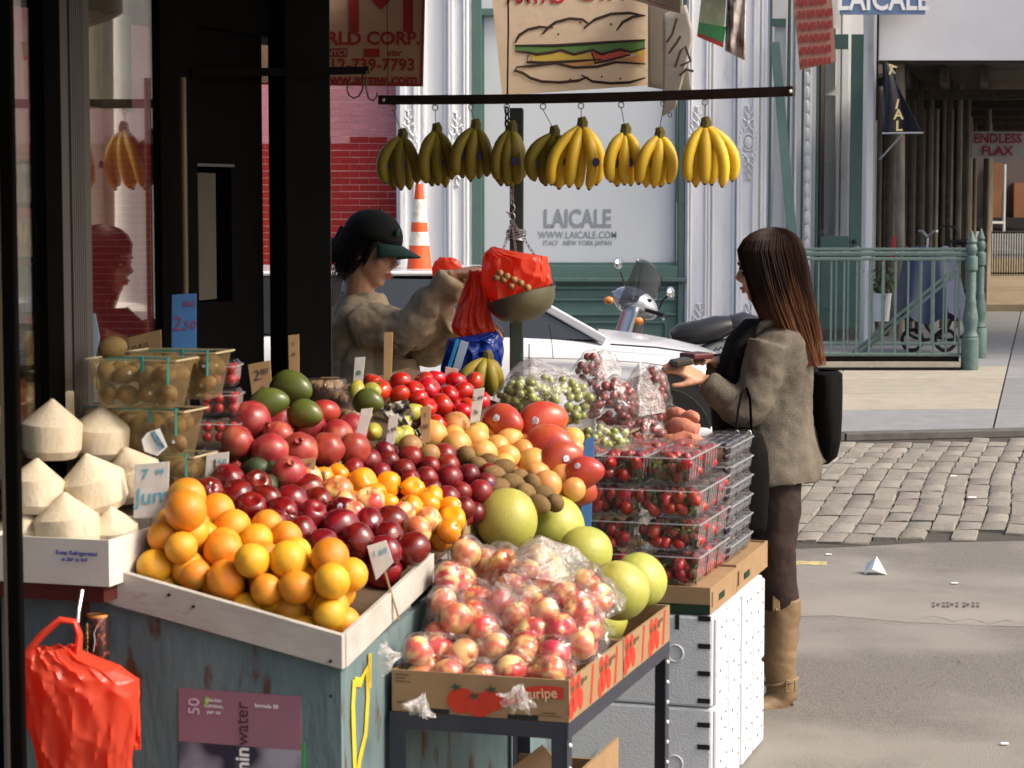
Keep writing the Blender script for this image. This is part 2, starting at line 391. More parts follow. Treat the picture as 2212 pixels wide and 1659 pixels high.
# ---- far kerb and pavement
KZ = .055
kerb = M(); x = -26.0; kobj = None
kroot = struct('kerb', M().bar((-26, kerb_y(-26) + .075, .022), (12, kerb_y(12) + .075, .022), .13, .04), m_kerb)
seg = [-26, -14, -8, -4, -2.2, -.4, 1.4, 2.35, 4.1, 5.9, 7.7, 12]
for i in range(len(seg) - 1):
    a, b = Vector((seg[i] + .006, kerb_y(seg[i]) + .075, .030)), Vector((seg[i + 1] - .006, kerb_y(seg[i + 1]) + .075, .030))
    part('kerb_stone', M().bar(a, b, .16, .056), m_kerb, kroot, bevel=.008)
e1 = Vector((1, .085, 0)).normalized(); e2 = Vector((.228, .974, 0)).normalized()
swroot = struct('pavement', M().add([(-26, kerb_y(-26) + .1, .02), (HX0, kerb_y(HX0) + .1, .02), (HX0, 26, .02), (-26, 26, .02), (HX1, kerb_y(HX1) + .1, .02), (30, kerb_y(30) + .1, .02), (30, 60, .02), (HX1, 60, .02), (HX0, 22.5, .02), (HX1, 22.5, .02), (HX1, 60, .02), (HX0, 60, .02),
                                    (HX0, HY0, .02), (HX1, HY0, .02)], [(0, 1, 2, 3), (4, 5, 6, 7), (8, 9, 10, 11), (1, 4, 13, 12)]), m_bed)
so_ = G(2154, 889, KZ)
def slab(pts, material, name='slab'):
    return part(name, M().prism([(p.x, p.y, KZ - .045) for p in pts], .045, Z), material, swroot)
def clip_y(p): return p
for i in range(-9, 6):
    js = [-.0, 1.55, 3.1, 4.65, 6.2, 8.1, 10, 12, 14, 16.5, 19, 22, 26, 30]
    for j in range(len(js) - 1):
        g = .008
        a = so_ + e1 * (i * 1.62 + g) + e2 * (js[j] - 1.32 + g); b = so_ + e1 * ((i + 1) * 1.62 - g) + e2 * (js[j] - 1.32 + g)
        c = so_ + e1 * ((i + 1) * 1.62 - g) + e2 * (js[j + 1] - 1.32 - g); d = so_ + e1 * (i * 1.62 + g) + e2 * (js[j + 1] - 1.32 - g)
        if j == 0:
            a.y = kerb_y(a.x) + .162; b.y = kerb_y(b.x) + .162
        ctr = (a + b + c + d) / 4
        if ctr.x < -4 and j > 0: continue
        def hit():    # keep the stair well open
            return max(a.x, c.x) > HX0 - .02 and min(a.x, d.x) < HX1 + .02 and max(c.y, d.y) > HY0 - .02 and min(a.y, b.y) < HY1 + .02
        warm = j in (1, 2, 3) and -4 <= i <= -1
        if hit():
            # cut the slab with the hole edges: keep the pieces to the left, right, before and behind
            def cl(poly, f):
                out = []
                for k in range(len(poly)):
                    p, q = poly[k], poly[(k + 1) % len(poly)]; fp, fq = f(p), f(q)
                    if fp >= 0: out.append(p)
                    if fp * fq < 0: out.append(p + (q - p) * (fp / (fp - fq)))
                return out
            base = [a, b, c, d]; e = .07
            pieces = [cl(base, lambda p: HX0 - e - p.x), cl(base, lambda p: p.x - HX1 - e)]
            mid = cl(cl(base, lambda p: p.x - HX0 + e), lambda p: HX1 + e - p.x)
            pieces += [cl(mid, lambda p: HY0 - e - p.y) if mid else [], cl(mid, lambda p: p.y - HY1 - e) if mid else []]
            for pc in pieces:
                if len(pc) > 2 and max(p.x for p in pc) - min(p.x for p in pc) > .05 and max(p.y for p in pc) - min(p.y for p in pc) > .05: slab(pc, m_slabw if warm else m_slab)
        else:
            slab([a, b, c, d], m_slabw if warm else m_slab)
# stair well walls, kerb and steps
pit = M()
for (cx, cy, sx, sy) in (((HX0 + HX1) / 2, HY0 - .05, HX1 - HX0 + .2, .1), ((HX0 + HX1) / 2, HY1 + .05, HX1 - HX0 + .2, .1), (HX0 - .05, (HY0 + HY1) / 2, .1, HY1 - HY0), (HX1 + .05, (HY0 + HY1) / 2, .1, HY1 - HY0)):
    pit.box((cx, cy, -1.17), (sx, sy, 2.46))
pit.box(((HX0 + HX1) / 2, (HY0 + HY1) / 2, -2.3), (1.4, 1.6, .1))
m_pit = mat('stair_well_concrete', (.20, .185, .15), .9, .2, col2=(.12, .11, .10), scale=6)
sw = struct('subway_stairwell', pit, m_pit)
for k in range(6):
    part('step', M().box((HX1 - .12 - k * .2, (HY0 + HY1) / 2, -.1 - k * .19), (.26, HY1 - HY0, .18)), m_pit, sw)
# cracks and sealed seams in the road
m_crk = mat('road_crack_tar', (.12, .111, .098), .9, .2, col2=(.17, .158, .14), scale=40)
rck = random.Random(21)
for (pa, pb, wd) in (((1990, 1335), (2230, 1345), .005), ((1990, 1420), (2120, 1440), .004)):
    a, b = G(*pa), G(*pb); n = 26; L = []; R_ = []
    nr = (b - a).normalized().cross(Z)
    for i in range(n + 1):
        f = i / n; p = a.lerp(b, f) + nr * (.10 * noise.noise(Vector((f * 5, wd * 900, 1))) + .03 * noise.noise(Vector((f * 17, wd * 900, 4))))
        w_ = wd * (.25 + .75 * abs(math.sin(f * 3.14)) ** .5) * rck.uniform(.35, 1.0)
        L.append((p + nr * w_)); R_.append((p - nr * w_))
    m = M()
    for i in range(n): m.add([(*L[i][:2], .0026), (*L[i + 1][:2], .0026), (*R_[i + 1][:2], .0026), (*R_[i][:2], .0026)], [(0, 1, 2, 3)])
    struct('road_crack', m, m_crk)
# ================================================================== far side of the street
def fb(m, u0, v0, u1, v1, D, depth):          # a block whose front stands at distance D
    a, b = W(u0, v1, D), W(u1, v0, D)
    return m.box(((a.x + b.x) / 2, D + depth / 2, (a.z + b.z) / 2), (abs(b.x - a.x), depth, abs(b.z - a.z)))
DF = 26.0; gz = KZ
def fz(v, D=DF): return W(1106, v, D).z
def vz(z, D=DF): return PX((0, D, z))[1]
VB = vz(gz)
bl = thing('cast_iron_building', 'white cast iron shop front with green trimmed show window across the street', 'building', (2, DF, gz))
def bp(name, m, material, parent=None, **k):
    o = part(name, m, material, parent or bl, **k)
    if parent is None or parent is bl:
        o.matrix_parent_inverse = Matrix.Translation((-2, -DF, -gz))
    return o
bp('wall', fb(fb(fb(M(), 858, -420, 1020, VB, DF, .4), 1478, -420, 1662, VB, DF, .4), 1020, -420, 1478, -30, DF + .05, .4), m_white)
# pilasters with mouldings
for (u0, u1) in ((862, 905), (966, 1012), (1484, 1537), (1592, 1640)):
    p = bp('pilaster', fb(M(), u0, -400, u1, VB, DF - .05, .07), m_white, bevel=.01)
    for uu in (u0 + 3, u0 + 9, u1 - 11, u1 - 5):
        part('moulding', fb(M(), uu, -398, uu + 3, VB - 30, DF - .075, .035), m_white, p, bevel=.006)
    part('plinth', fb(M(), u0 - 3, VB - 46, u1 + 3, VB, DF - .11, .08), m_white, p, bevel=.01)
for uu in (915, 960, 1541, 1586, 1646, 1653):
    bp('panel_moulding', fb(M(), uu, -398, uu + 3, VB - 60, DF - .03, .035), m_white, bevel=.006)
def ornament_mesh():
    m = M()   # units: px at DF
    q = DF / FPX; r = random.Random(5)
    def blob(x, z, a, b, ang=0):
        T = Matrix.Translation((x * q, -.012, z * q)) @ Matrix.Rotation(R(ang), 4, 'Y') @ Matrix.Diagonal((a * q, .02, b * q, 1))
        m.lathe([(1e-6, -1), (.7, -.7), (1, 0), (.7, .7), (1e-6, 1)], 8, T)
    # oval medallion with rim
    pts = [(math.cos(t) * 13 * q, -.01, math.sin(t) * 17 * q) for t in [i * 2 * math.pi / 20 for i in range(21)]]
    m.tube(pts, 2.2 * q, 6, False)
    blob(0, 0, 10, 14)
    for s in (1, -1):
        for (x, z, a, b, an) in ((0, 72, 2.2, 9, 0), (5, 62, 2, 7, 35), (-5, 62, 2, 7, -35), (0, 55, 3, 6, 0), (8, 48, 2.4, 9, 50), (-8, 48, 2.4, 9, -50),
                                 (0, 40, 4, 8, 0), (12, 34, 2.6, 9, 30), (-12, 34, 2.6, 9, -30), (7, 28, 3, 9, -40), (-7, 28, 3, 9, 40), (16, 24, 2.6, 8, 10), (-16, 24, 2.6, 8, -10),
                                 (18, 12, 2.4, 7, -20), (-18, 12, 2.4, 7, 20), (20, 3, 3, 3, 0), (-20, 3, 3, 3, 0), (4, 78, 1.4, 3, 30), (-4, 78, 1.4, 3, -30), (13, 44, 2, 4, 0), (-13, 44, 2, 4, 0)):
            blob(x, z * s, a, b, an * s)
    return m.mesh('ornament', m_white, True, 60)
om = ornament_mesh()
for (u, v) in ((882, 318), (986, 322), (1507, 310), (1616, 308), (1510, 735), (1616, 735)):
    o = part('ornament', om, None, bl); o.matrix_parent_inverse = Matrix.Translation((-2, -DF, -gz)); o.location = W(u, v, DF - .052)
# show window: green frame, pane with vinyl lettering
fr = bp('window_frame', fb(fb(fb(fb(fb(M(), 1020, -200, 1040, VB, DF - .03, .25), 1464, -200, 1480, VB, DF - .03, .25), 1040, 574, 1464, 602, DF - .03, .25), 1040, 18, 1464, 34, DF - .02, .2), 1040, -200, 1464, -150, DF - .02, .2), m_green, bevel=.006)
part('glazing_bead', fb(fb(fb(M(), 1040, 34, 1046, 574, DF + .02, .1), 1458, 34, 1464, 574, DF + .02, .1), 1046, 567, 1458, 574, DF + .02, .1), m_green, fr)
part('window_ledge', fb(M(), 1018, 600, 1482, 609, DF - .09, .16), m_greenl, fr, bevel=.008)
part('base_panel', fb(M(), 1040, 609, 1464, VB, DF + .03, .2), m_green, fr)
for (v0, v1) in ((618, 625), (644, 650), (676, 682)):
    part('base_moulding', fb(M(), 1042, v0, 1462, v1, DF - .005, .05), m_green, fr, bevel=.006)
for (u0, u1) in ((1060, 1240), (1262, 1440)):
    pm = M()
    for (a0, b0, a1, b1) in ((u0, 694, u1, 698), (u0, 700 + 40, u1, 744), (u0, 698, u0 + 4, 740), (u1 - 4, 698, u1, 740)): fb(pm, a0, b0, a1, b1, DF, .04)
    part('base_panel_moulding', pm, m_green, fr)
pn = bp('pane', fb(M(), 1040, 34, 1464, 574, DF + .08, .02), m_pglass)
bp('transom_pane', fb(M(), 1040, -150, 1464, 18, DF + .08, .02), m_pglass)
for (s, u, v, h, bo, xs, spc) in (('LAICALE', 1247, 474, .285, .026, .72, 1.0), ('WWW.LAICALE.COM', 1248, 508, .112, .010, .80, 1.05), ('ITALY', 1190, 525, .075, .01, .85, 1.05), ('NEW YORK', 1250, 525, .075, .01, .85, 1.05), ('JAPAN', 1304, 525, .075, .01, .85, 1.05)):
    p = W(u, v, DF + .075); text(s, h, m_lgrey, pn, p, (R(90), 0, 0), bold=bo, xs=xs, space=spc)
# ---- recessed doorway
rec = bp('recess_wall', fb(fb(M(), 1655, -420, 1770, VB, DF + 1.35, .2), 1862, -420, 1900, VB, DF + 1.3, .2), m_white)
for (v0, v1) in ((60, 190), (205, 330), (345, 500), (520, 690)):
    pm = M()
    for (a, b, c, d) in ((1776, v0, 1806, v0 + 4), (1776, v1 - 4, 1806, v1), (1776, v0 + 4, 1779, v1 - 4), (1803, v0 + 4, 1806, v1 - 4)): fb(pm, a, b, c, d, DF + 2.27, .03)
    part('wall_panel_moulding', pm, m_white, rec)
part('inner_wall', fb(M(), 1740, -100, 1900, VB, DF + 2.3, .1), m_white, rec)
part('inner_post', fb(M(), 1812, -100, 1822, VB, DF + 2.1, .15), m_white, rec)
jm = bp('jamb', fb(M(), 1742, -420, 1761, VB, DF + .5, .3), m_white, bevel=.015)
for k in range(26):
    part('jamb_boss', M().sphere(W(1743, -40 + k * 30, DF + .5), .035, 8, 6, (1, 1, 2.4)), m_white, jm, smooth=True)
bp('jamb', fb(M(), 1866, -420, 1896, VB, DF - .02, .3), m_white, bevel=.015)
bp('jamb', fb(M(), 1712, -420, 1728, VB, DF + .25, .3), m_white, bevel=.015)
sw2 = bp('side_window', fb(fb(fb(M(), 1662, -300, 1668, VB, DF + .3, .12), 1698, -300, 1712, VB, DF + .3, .12), 1668, 40, 1698, 56, DF + .3, .12), m_green)
part('pane', fb(M(), 1668, 56, 1698, 640, DF + .38, .02), m_pglass, sw2)
part('side_window_base', fb(M(), 1668, 640, 1698, VB, DF + .34, .1), m_green, sw2)
bp('narrow_window_frame', fb(M(), 1728, -300, 1742, VB, DF + .6, .1), m_green)
dr = bp('door', fb(fb(fb(fb(M(), 1833, 74, 1866, 716, DF + .9, .06), 1760, 74, 1771, 716, DF + .9, .06), 1771, 74, 1833, 106, DF + .9, .06), 1771, 510, 1833, 716, DF + .9, .06), m_green)
part('door_pane', fb(M(), 1771, 106, 1833, 510, DF + .92, .01), m_glassd, dr)
part('kick_panel', fb(M(), 1772, 560, 1829, 668, DF + .885, .02), m_green, dr)
part('door_handle', M().tube([W(1852, 538, DF + .82), W(1846, 539, DF + .8), W(1818, 545, DF + .8)], .012, 8).sphere(W(1851, 538, DF + .86), .045, 10, 8), m_galv, dr, smooth=True)
part('lock', M().sphere(W(1845, 522, DF + .89), .03, 8, 6), m_brown, dr, smooth=True)
part('threshold', fb(M(), 1755, 712, 1870, VB, DF + .6, .4), m_kerb, dr)
bp('lintel', fb(M(), 1662, -420, 1900, -60, DF + .2, .5), m_white)
# leaning green board
bd = M().bar(W(1674, 92, DF - .25), W(1716, 560, DF - .6), .10, .05, Vector((0, 1, 0)))
single('leaning_board', bd, m_green, 'long dark green board leaning against the white doorway', 'board')
# ---- red brick wall beside it
DB = 26.3
bw = thing('brick_wall', 'painted brick wall, pink above and dark red below, behind the vendor', 'wall', (-3, DB, gz))
def wp(name, m, material, **k):
    o = part(name, m, material, bw, **k); o.matrix_parent_inverse = Matrix.Translation((3, -DB, -gz)); return o
wp('mortar_face', fb(M(), -500, -400, 856, VB, DB - .009, .3), m_mortar)
bh = .0785; bmesh_ = {}
zsplit = fz(300, DB)
def brick_piece(w, pink):
    key = (round(w, 3), pink)
    if key not in bmesh_:
        bmesh_[key] = M().box((0, 0, 0), (w - .004, .05, bh - .0085)).mesh('brick', m_brickp if pink else m_brickr)
    return bmesh_[key]
rb = random.Random(2); stuff_p, stuff_r = M(), M(); nb_ = 0
xr = W(856, 0, DB).x; z = gz + bh / 2; row = 0
while z < fz(-60, DB):
    x = xr; k = 0
    pink = z > zsplit
    while x > W(-400, 0, DB).x:
        wd = .215 if not (k == 0 and row % 2) else .1075
        cx = x - wd / 2; u, v = PX((cx, DB, z))
        ap = pink if abs(z - zsplit) > .1 else (z + .05 * math.sin(x * 9) > zsplit)
        if 690 < u < 870 and v < 625:
            o = part('brick', brick_piece(wd, ap), None, bw); o.matrix_parent_inverse = Matrix.Translation((3, -DB, -gz))
            o.location = (cx, DB + .01 + rb.uniform(-.003, .003), z + rb.uniform(-.0015, .0015)); nb_ += 1
        else:
            (stuff_p if ap else stuff_r).box((cx, DB + .01, z), (wd - .004, .05, bh - .0085))
        x -= wd; k += 1
    z += bh; row += 1
for nm, mm, ma in (('pink_bricks', stuff_p, m_brickp), ('red_bricks', stuff_r, m_brickr)):
    o = wp(nm, mm, ma); o['kind'] = 'stuff'
# ---- scaffold shed receding to the right
sh = thing('sidewalk_shed', 'brown steel sidewalk shed with white hoarding and rows of posts', 'scaffold', (6, 26, gz))
def sp(name, m, material, **k):
    o = part(name, m, material, sh, **k); o.matrix_parent_inverse = Matrix.Translation((-6, -26, -gz)); return o
sp('hoarding', fb(M(), 1899, -420, 2460, 130, 25.4, .08), m_hoard)
sp('hoarding_lip', fb(M(), 1902, 130, 2460, 136, 25.5, .3), m_brown)
sp('black_edge', fb(M(), 1893, 30, 1899, 260, 25.35, .05), m_black)
zt = fz(131, 25.4)
sd = Vector((.2115, 1, 0)); SX0 = 4.62
def spt(off, D): return Vector((SX0 + off + .2115 * (D - 27), D, 0))
dk = M(); a, b, c, d = spt(-.9, 25.6), spt(3.4, 25.6), spt(3.4, 64), spt(-.9, 64)
for k in range(40):      # deck planks
    D0 = 25.6 + k * .96; gapk = .012 if k % 9 else .10
    lf_ = -.18 if D0 < 28.5 else -.9
    q = [spt(lf_, D0), spt(3.4, D0), spt(3.4, D0 + .96 - gapk), spt(lf_, D0 + .96 - gapk)]
    sp('deck_plank', M().prism([(p.x, p.y, zt + .02) for p in q], .05, Z), m_brown)
for off in (0, .46, .92, 2.6):
    q0, q1 = spt(off, 26), spt(off, 62)
    sp('beam', M().bar((q0.x, q0.y, zt - .12), (q1.x, q1.y, zt - .12), .09, .16), m_brown)
for D in (28, 31, 34.2, 37.5, 41, 45, 49, 54, 59):
    q0, q1 = spt(-.1, D), spt(3.2, D)
    sp('cross_beam', M().bar((q0.x, q0.y, zt - .26), (q1.x, q1.y, zt - .26), .08, .12), m_brown)
rp_ = random.Random(8)
for off, ds in ((-.6, (28.6, 31, 33.6, 36.4, 39.4, 43)), (.65, (29, 31.6, 34.4, 37.6, 41, 45)), (-.42, (28.2, 30.4, 32.8, 35.2, 38, 41)), (-.2, (27.4, 29.4, 31.8, 34.2, 37, 40, 44)), (.2, (27.8, 30, 32.4, 35, 38, 42)), (0, (27, 29.2, 31.4, 33.6, 36, 38.5, 41, 44, 47, 51, 55, 60)), (.46, (28, 30.5, 33, 35.8, 38.8, 42, 46, 50, 55, 60)), (.92, (33.5, 36.5, 39.5, 43, 47, 52, 57))):
    for D in ds + tuple(x + 1.1 for x in ds):
        q = spt(off + rp_.uniform(-.05, .05), D)
        sp('post', M().tube([(q.x, q.y, KZ), (q.x, q.y, zt - .1)], .036, 10), m_pole if rp_.random() > .35 else m_brown, smooth=True)
sp('grey_post', M().tube([W(1945, 735, 25.75), W(1945, 134, 25.75)], .05, 12), m_pole, smooth=True)
for (D0, D1) in ((36, 41), (47, 51)):
    q0, q1 = spt(2.6, D0), spt(2.6, D1)
    sp('brace', M().bar((q0.x, q0.y, KZ + .3), (q1.x, q1.y, zt - .4), .04, .04), m_pole)
# shop fronts along the shed and the end of the street
m_sf = mat('brown_shop_front', (.020, .014, .010), .7, .2, col2=(.035, .025, .017), scale=3, stretch=(1, 1, .3), rnd=.2)
m_or = mat('rust_orange_wall', (.26, .12, .055), .8, .2, col2=(.16, .075, .038), scale=1.2)
m_sky2 = mat('pale_end_wall', (.10, .08, .075), .8, .2, col2=(.06, .05, .05), scale=.6)
sf = M(); q0, q1 = spt(-1.0, 27.6), spt(-1.0, 64)
sf.bar((q0.x - .3, q0.y, 2), (q1.x - .3, q1.y, 2), .5, 4.4)
rw = single('shop_row', sf, m_sf, 'dark brown shop fronts running along under the sidewalk shed', 'building')
for k in range(9):
    D = 29 + k * 3.6; q = spt(-.98, D)
    part('shop_bay', M().bar((q.x, q.y, 1.4), (q.x + .2115 * 2.2, q.y + 2.2, 1.4), .1, 2.3), m_sf, rw)
ew = thing('end_building', 'pale building with rust orange panels closing the view under the shed', 'building', (14, 66, 0))
def ep(name, m, material):
    o = part(name, m, material, ew); o.matrix_parent_inverse = Matrix.Translation((-14, -66, 0)); return o
ep('wall', fb(M(), 1990, -100, 2330, 500, 66, .5), m_sky2)
ep('panel', fb(M(), 2140, 352, 2166, 490, 65.8, .2), m_or); ep('panel', fb(M(), 2190, 395, 2222, 470, 65.7, .3), m_or)
ep('white_frame', fb(fb(M(), 2168, 355, 2174, 500, 64.8, .2), 2130, 478, 2168, 483, 64.8, .2), m_wht); ep('base', fb(M(), 1990, 470, 2330, 492, 65.6, .3), m_ink)
gt = thing('far_railing', 'thin black railing far down the pavement under the shed', 'railing', (12, 47, KZ))
for k in range(22):
    q = W(2120 + k * 5.4, 540, 45); o = part('bar', M().tube([(q.x, q.y, KZ), (q.x, q.y, KZ + .98)], .012, 5), m_black, gt); o.matrix_parent_inverse = Matrix.Translation((-12, -47, -KZ))
for zz in (.15, .95):
    a, b = W(2116, 540, 45), W(2240, 540, 45); o = part('rail', M().bar((a.x, a.y, KZ + zz), (b.x, b.y, KZ + zz), .03, .03), m_black, gt); o.matrix_parent_inverse = Matrix.Translation((-12, -47, -KZ))
# warm paving bed under the shed with a brick-like edge
m_tan = mat('tan_paving', (.29, .23, .15), .85, .3, col2=(.22, .17, .115), scale=4, rnd=.08, bump=.15)
for k in range(14):
    D0 = 33.2 + k * 1.7; q = [spt(-.9, D0), spt(3.4, D0), spt(3.4, D0 + 1.68), spt(-.9, D0 + 1.68)]
    part('tan_slab', M().prism([(p.x, p.y, KZ - .0) for p in q], .10, Z), m_tan, swroot)
# ---- signs over there
sg = single('shop_sign', fb(M(), 1815, -66, 2000, 31, 25.1, .05), m_blue, 'blue sign with white LAICALE lettering above the green door', 'sign')
text('LAICALE', .34, m_wht, sg, W(1908, 0, 25.09), (R(90), 0, 0), bold=.022, xs=.78)
fs = single('hanging_sign', fb(M(), 2098, 284, 2260, 342, 33, .04), mat('grey_sign_board', (.50, .48, .48), .7, .2), 'pale board with red ENDLESS FLAX lettering under the shed', 'sign')
text('ENDLESS', .185, m_sred, fs, W(2155, 300, 32.98), (R(90), 0, 0), bold=.02, xs=.95)
text('FLAX', .185, m_sred, fs, W(2154, 327, 32.98), (R(90), 0, 0), bold=.022, xs=1.05)
bn = thing('banner', 'black pointed cloth banner with gold letters under the white hoarding', 'banner', W(1945, 288, 25.3))
bo_ = W(1945, 288, 25.3)
def nb2(name, m, material, **k):
    o = part(name, m, material, bn, **k); o.matrix_parent_inverse = Matrix.Translation(-bo_); return o
m_ban = mat('black_banner_cloth', (.012, .013, .02), .8, .2, sheen=.3)
def ban(i, j):
    ul, ur = 1907 + j * 1, 1916 + (1992 - 1916) * j ** 1.1
    return W(ul + (ur - ul) * i, 134 + j * 152, 25.3 + .06 * math.sin(i * 7 + j * 4))
nb2('cloth', M().grid(ban, 10, 14), m_ban, smooth=True, solid=.006)
nb2('rod', M().tube([W(1906, 288, 25.25), W(1994, 287, 25.25)], .012, 8), m_galv)
nb2('bracket', M().tube([W(1948, 292, 25.3), W(1900, 345, 25.5)], .012, 8), m_galv)
m_gold = mat('gold_print', (.70, .55, .24), .6, .3)
for (s, u, v, an) in (('T', 1925, 152, .35), ('I', 1938, 226, .2), ('A', 1941, 248, 0), ('L', 1942, 273, 0)):
    text(s, .155, m_gold, bn, W(u, v, 25.2), (R(90), an, 0), bold=.02).matrix_parent_inverse = Matrix.Translation(-bo_)
# ---- subway entrance railing
rl = thing('subway_railing', 'green iron railing with turned end posts round the subway stairs', 'railing', (4.1, 22.1, KZ))
iv = Matrix.Translation((-4.1, -22.1, -KZ))
def rpart(name, m, material=m_greenl, **k):
    o = part(name, m, material, rl, **k); o.matrix_parent_inverse = iv; return o
def newel(x, y, k=1.0):
    prof = [(.075, 0), (.075, .26), (.066, .27), (.07, .285), (.06, .30), (.052, .33), (.062, .38), (.066, .43), (.058, .49), (.045, .55), (.05, .57), (.04, .59), (.042, .80), (.036, .82), (.055, .835), (.055, .93), (.05, .945), (.033, .955), (.046, .985), (.052, 1.01), (.042, 1.04), (.030, 1.05), (.042, 1.07), (.030, 1.10), (.022, 1.12), (.012, 1.15), (1e-6, 1.165)]
    o = rpart('newel_post', M().lathe([(r * 1.15 * k, z * 1.16) for r, z in prof], 14, Matrix.Translation((x, y, KZ))), smooth=True); return o
RY0, RY1 = 22.1, 23.7
xr_ = W(2096, 700, RY0).x; xl_ = 2.72
newel(xr_, RY0); newel(W(2116, 700, RY1).x, RY1, .9)
for (ry, xe, k) in ((RY0, xr_, 1), (RY1, W(2112, 700, RY1).x, 0)):
    for zz in (1.13, 1.075):
        rpart('rail', M().bar((xl_, ry, KZ + zz), (xe, ry, KZ + zz), .035, .03), bevel=.006)
    rpart('bottom_rail', M().bar((xl_, ry, KZ + .15), (xe, ry, KZ + .15), .035, .03), bevel=.006)
    n = 12
    for i in range(n):
        x = xe - .11 - i * .124
        rpart('baluster', M().bar((x, ry, KZ + .15), (x, ry, KZ + 1.075), .018, .018))
for zz in (0, .07):
    a, b = W(2072, 572 + zz * 200, 22.4), W(1826, 776 + zz * 200, 22.4)
    rpart('stair_handrail', M().tube([a, b], .016, 8), smooth=True)
rpart('well_kerb', M().bar((xl_, RY0, KZ + .055), (xr_ - .1, RY0, KZ + .055), .14, .05), m_slabw)
rpart('kerb_shadow_strip', M().bar((xl_, RY0 - .01, KZ + .016), (xr_ - .1, RY0 - .01, KZ + .016), .13, .028), m_black)  # solid black strip put in as the shadow under the kerb
rpart('well_shade_strip', M().bar((xl_, RY0 + .03, KZ + .105), (xr_ - .1, RY0 + .03, KZ + .105), .02, .05), m_black)  # black strip standing in for the dark stairwell seen above the kerb
# ================================================================== the shop on the left
P0 = Vector((-1.12, 5.0, 0))
def Lp(t, s, z): return P0 + A * t + B * s + Z * z
def t_u(u, s=-.15):
    k = (u - CU) / FPX
    return (k * (5 - .2924 * s) + 1.12 - .9563 * s) / (.2924 - .9563 * k)
def z_v(v, t, s): 
    p = Lp(t, s, 0); return W(CU, v, p.y).z
RZ = -SA
def lbox(m, t0, t1, s0, s1, z0, z1):           # a block in shop directions
    c = Lp((t0 + t1) / 2, (s0 + s1) / 2, (z0 + z1) / 2)
    T = Matrix.Translation(c) @ Matrix.Rotation(RZ, 4, 'Z')
    return m.box((0, 0, 0), (s1 - s0, t1 - t0, z1 - z0), T)
stf = thing('corner_shop', 'dark shop front with glass panes and ribbed grey column on the left', 'shop', (0, 0, 0))
SW = -.15
m_rib = mat('grey_ribbed_metal', (.075, .062, .054), .5, .5, col2=(.06, .053, .048), scale=12, stretch=(1, 1, .15))
T1, T2, T3, T4, T5, T6, T7, T8, T9 = [t_u(u) for u in (0, 95, 130, 200, 352, 430, 596, 608, 704)]
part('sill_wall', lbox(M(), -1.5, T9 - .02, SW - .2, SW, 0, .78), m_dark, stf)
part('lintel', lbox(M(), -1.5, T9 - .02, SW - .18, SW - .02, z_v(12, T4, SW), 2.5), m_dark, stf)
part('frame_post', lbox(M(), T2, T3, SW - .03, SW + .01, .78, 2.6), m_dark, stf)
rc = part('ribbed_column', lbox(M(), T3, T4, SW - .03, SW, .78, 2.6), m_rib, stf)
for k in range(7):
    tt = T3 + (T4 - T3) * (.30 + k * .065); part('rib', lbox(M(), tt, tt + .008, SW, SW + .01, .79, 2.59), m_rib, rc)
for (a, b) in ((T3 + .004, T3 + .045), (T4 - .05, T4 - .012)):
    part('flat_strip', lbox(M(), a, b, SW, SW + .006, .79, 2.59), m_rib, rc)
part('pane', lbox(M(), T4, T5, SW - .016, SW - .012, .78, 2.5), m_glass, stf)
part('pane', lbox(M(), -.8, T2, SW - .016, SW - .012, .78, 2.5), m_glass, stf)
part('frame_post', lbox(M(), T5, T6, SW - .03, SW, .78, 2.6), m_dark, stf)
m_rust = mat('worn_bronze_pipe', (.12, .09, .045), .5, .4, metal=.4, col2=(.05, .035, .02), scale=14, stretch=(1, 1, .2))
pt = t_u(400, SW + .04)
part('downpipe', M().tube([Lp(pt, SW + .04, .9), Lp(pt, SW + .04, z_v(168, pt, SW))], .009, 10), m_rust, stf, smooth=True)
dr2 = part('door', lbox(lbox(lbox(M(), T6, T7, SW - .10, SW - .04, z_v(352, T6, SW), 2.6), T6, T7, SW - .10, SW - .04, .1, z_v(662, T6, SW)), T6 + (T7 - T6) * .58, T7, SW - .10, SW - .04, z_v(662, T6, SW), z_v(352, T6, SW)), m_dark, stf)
part('door_bead', lbox(M(), T6, T6 + (T7 - T6) * .58, SW - .06, SW - .03, z_v(358, T6, SW), z_v(352, T6, SW)), m_rib, dr2)
m_notice = mat('yellowed_paper', (.08, .073, .055), .8, .1, col2=(.065, .058, .045), scale=8)
part('notice', lbox(M(), T6 + .02, T6 + (T7 - T6) * .50, SW - .075, SW - .07, z_v(655, T6, SW), z_v(372, T6, SW)), m_notice, dr2)
cl = part('corner_column', lbox(M(), T8, T9, SW - .04, SW + .02, 0, 2.6), m_dark, stf, bevel=.006)
part('grey_edge', lbox(M(), T9 + .001, T9 + .018, SW - .03, SW + .012, .3, 2.6), m_rib, cl)
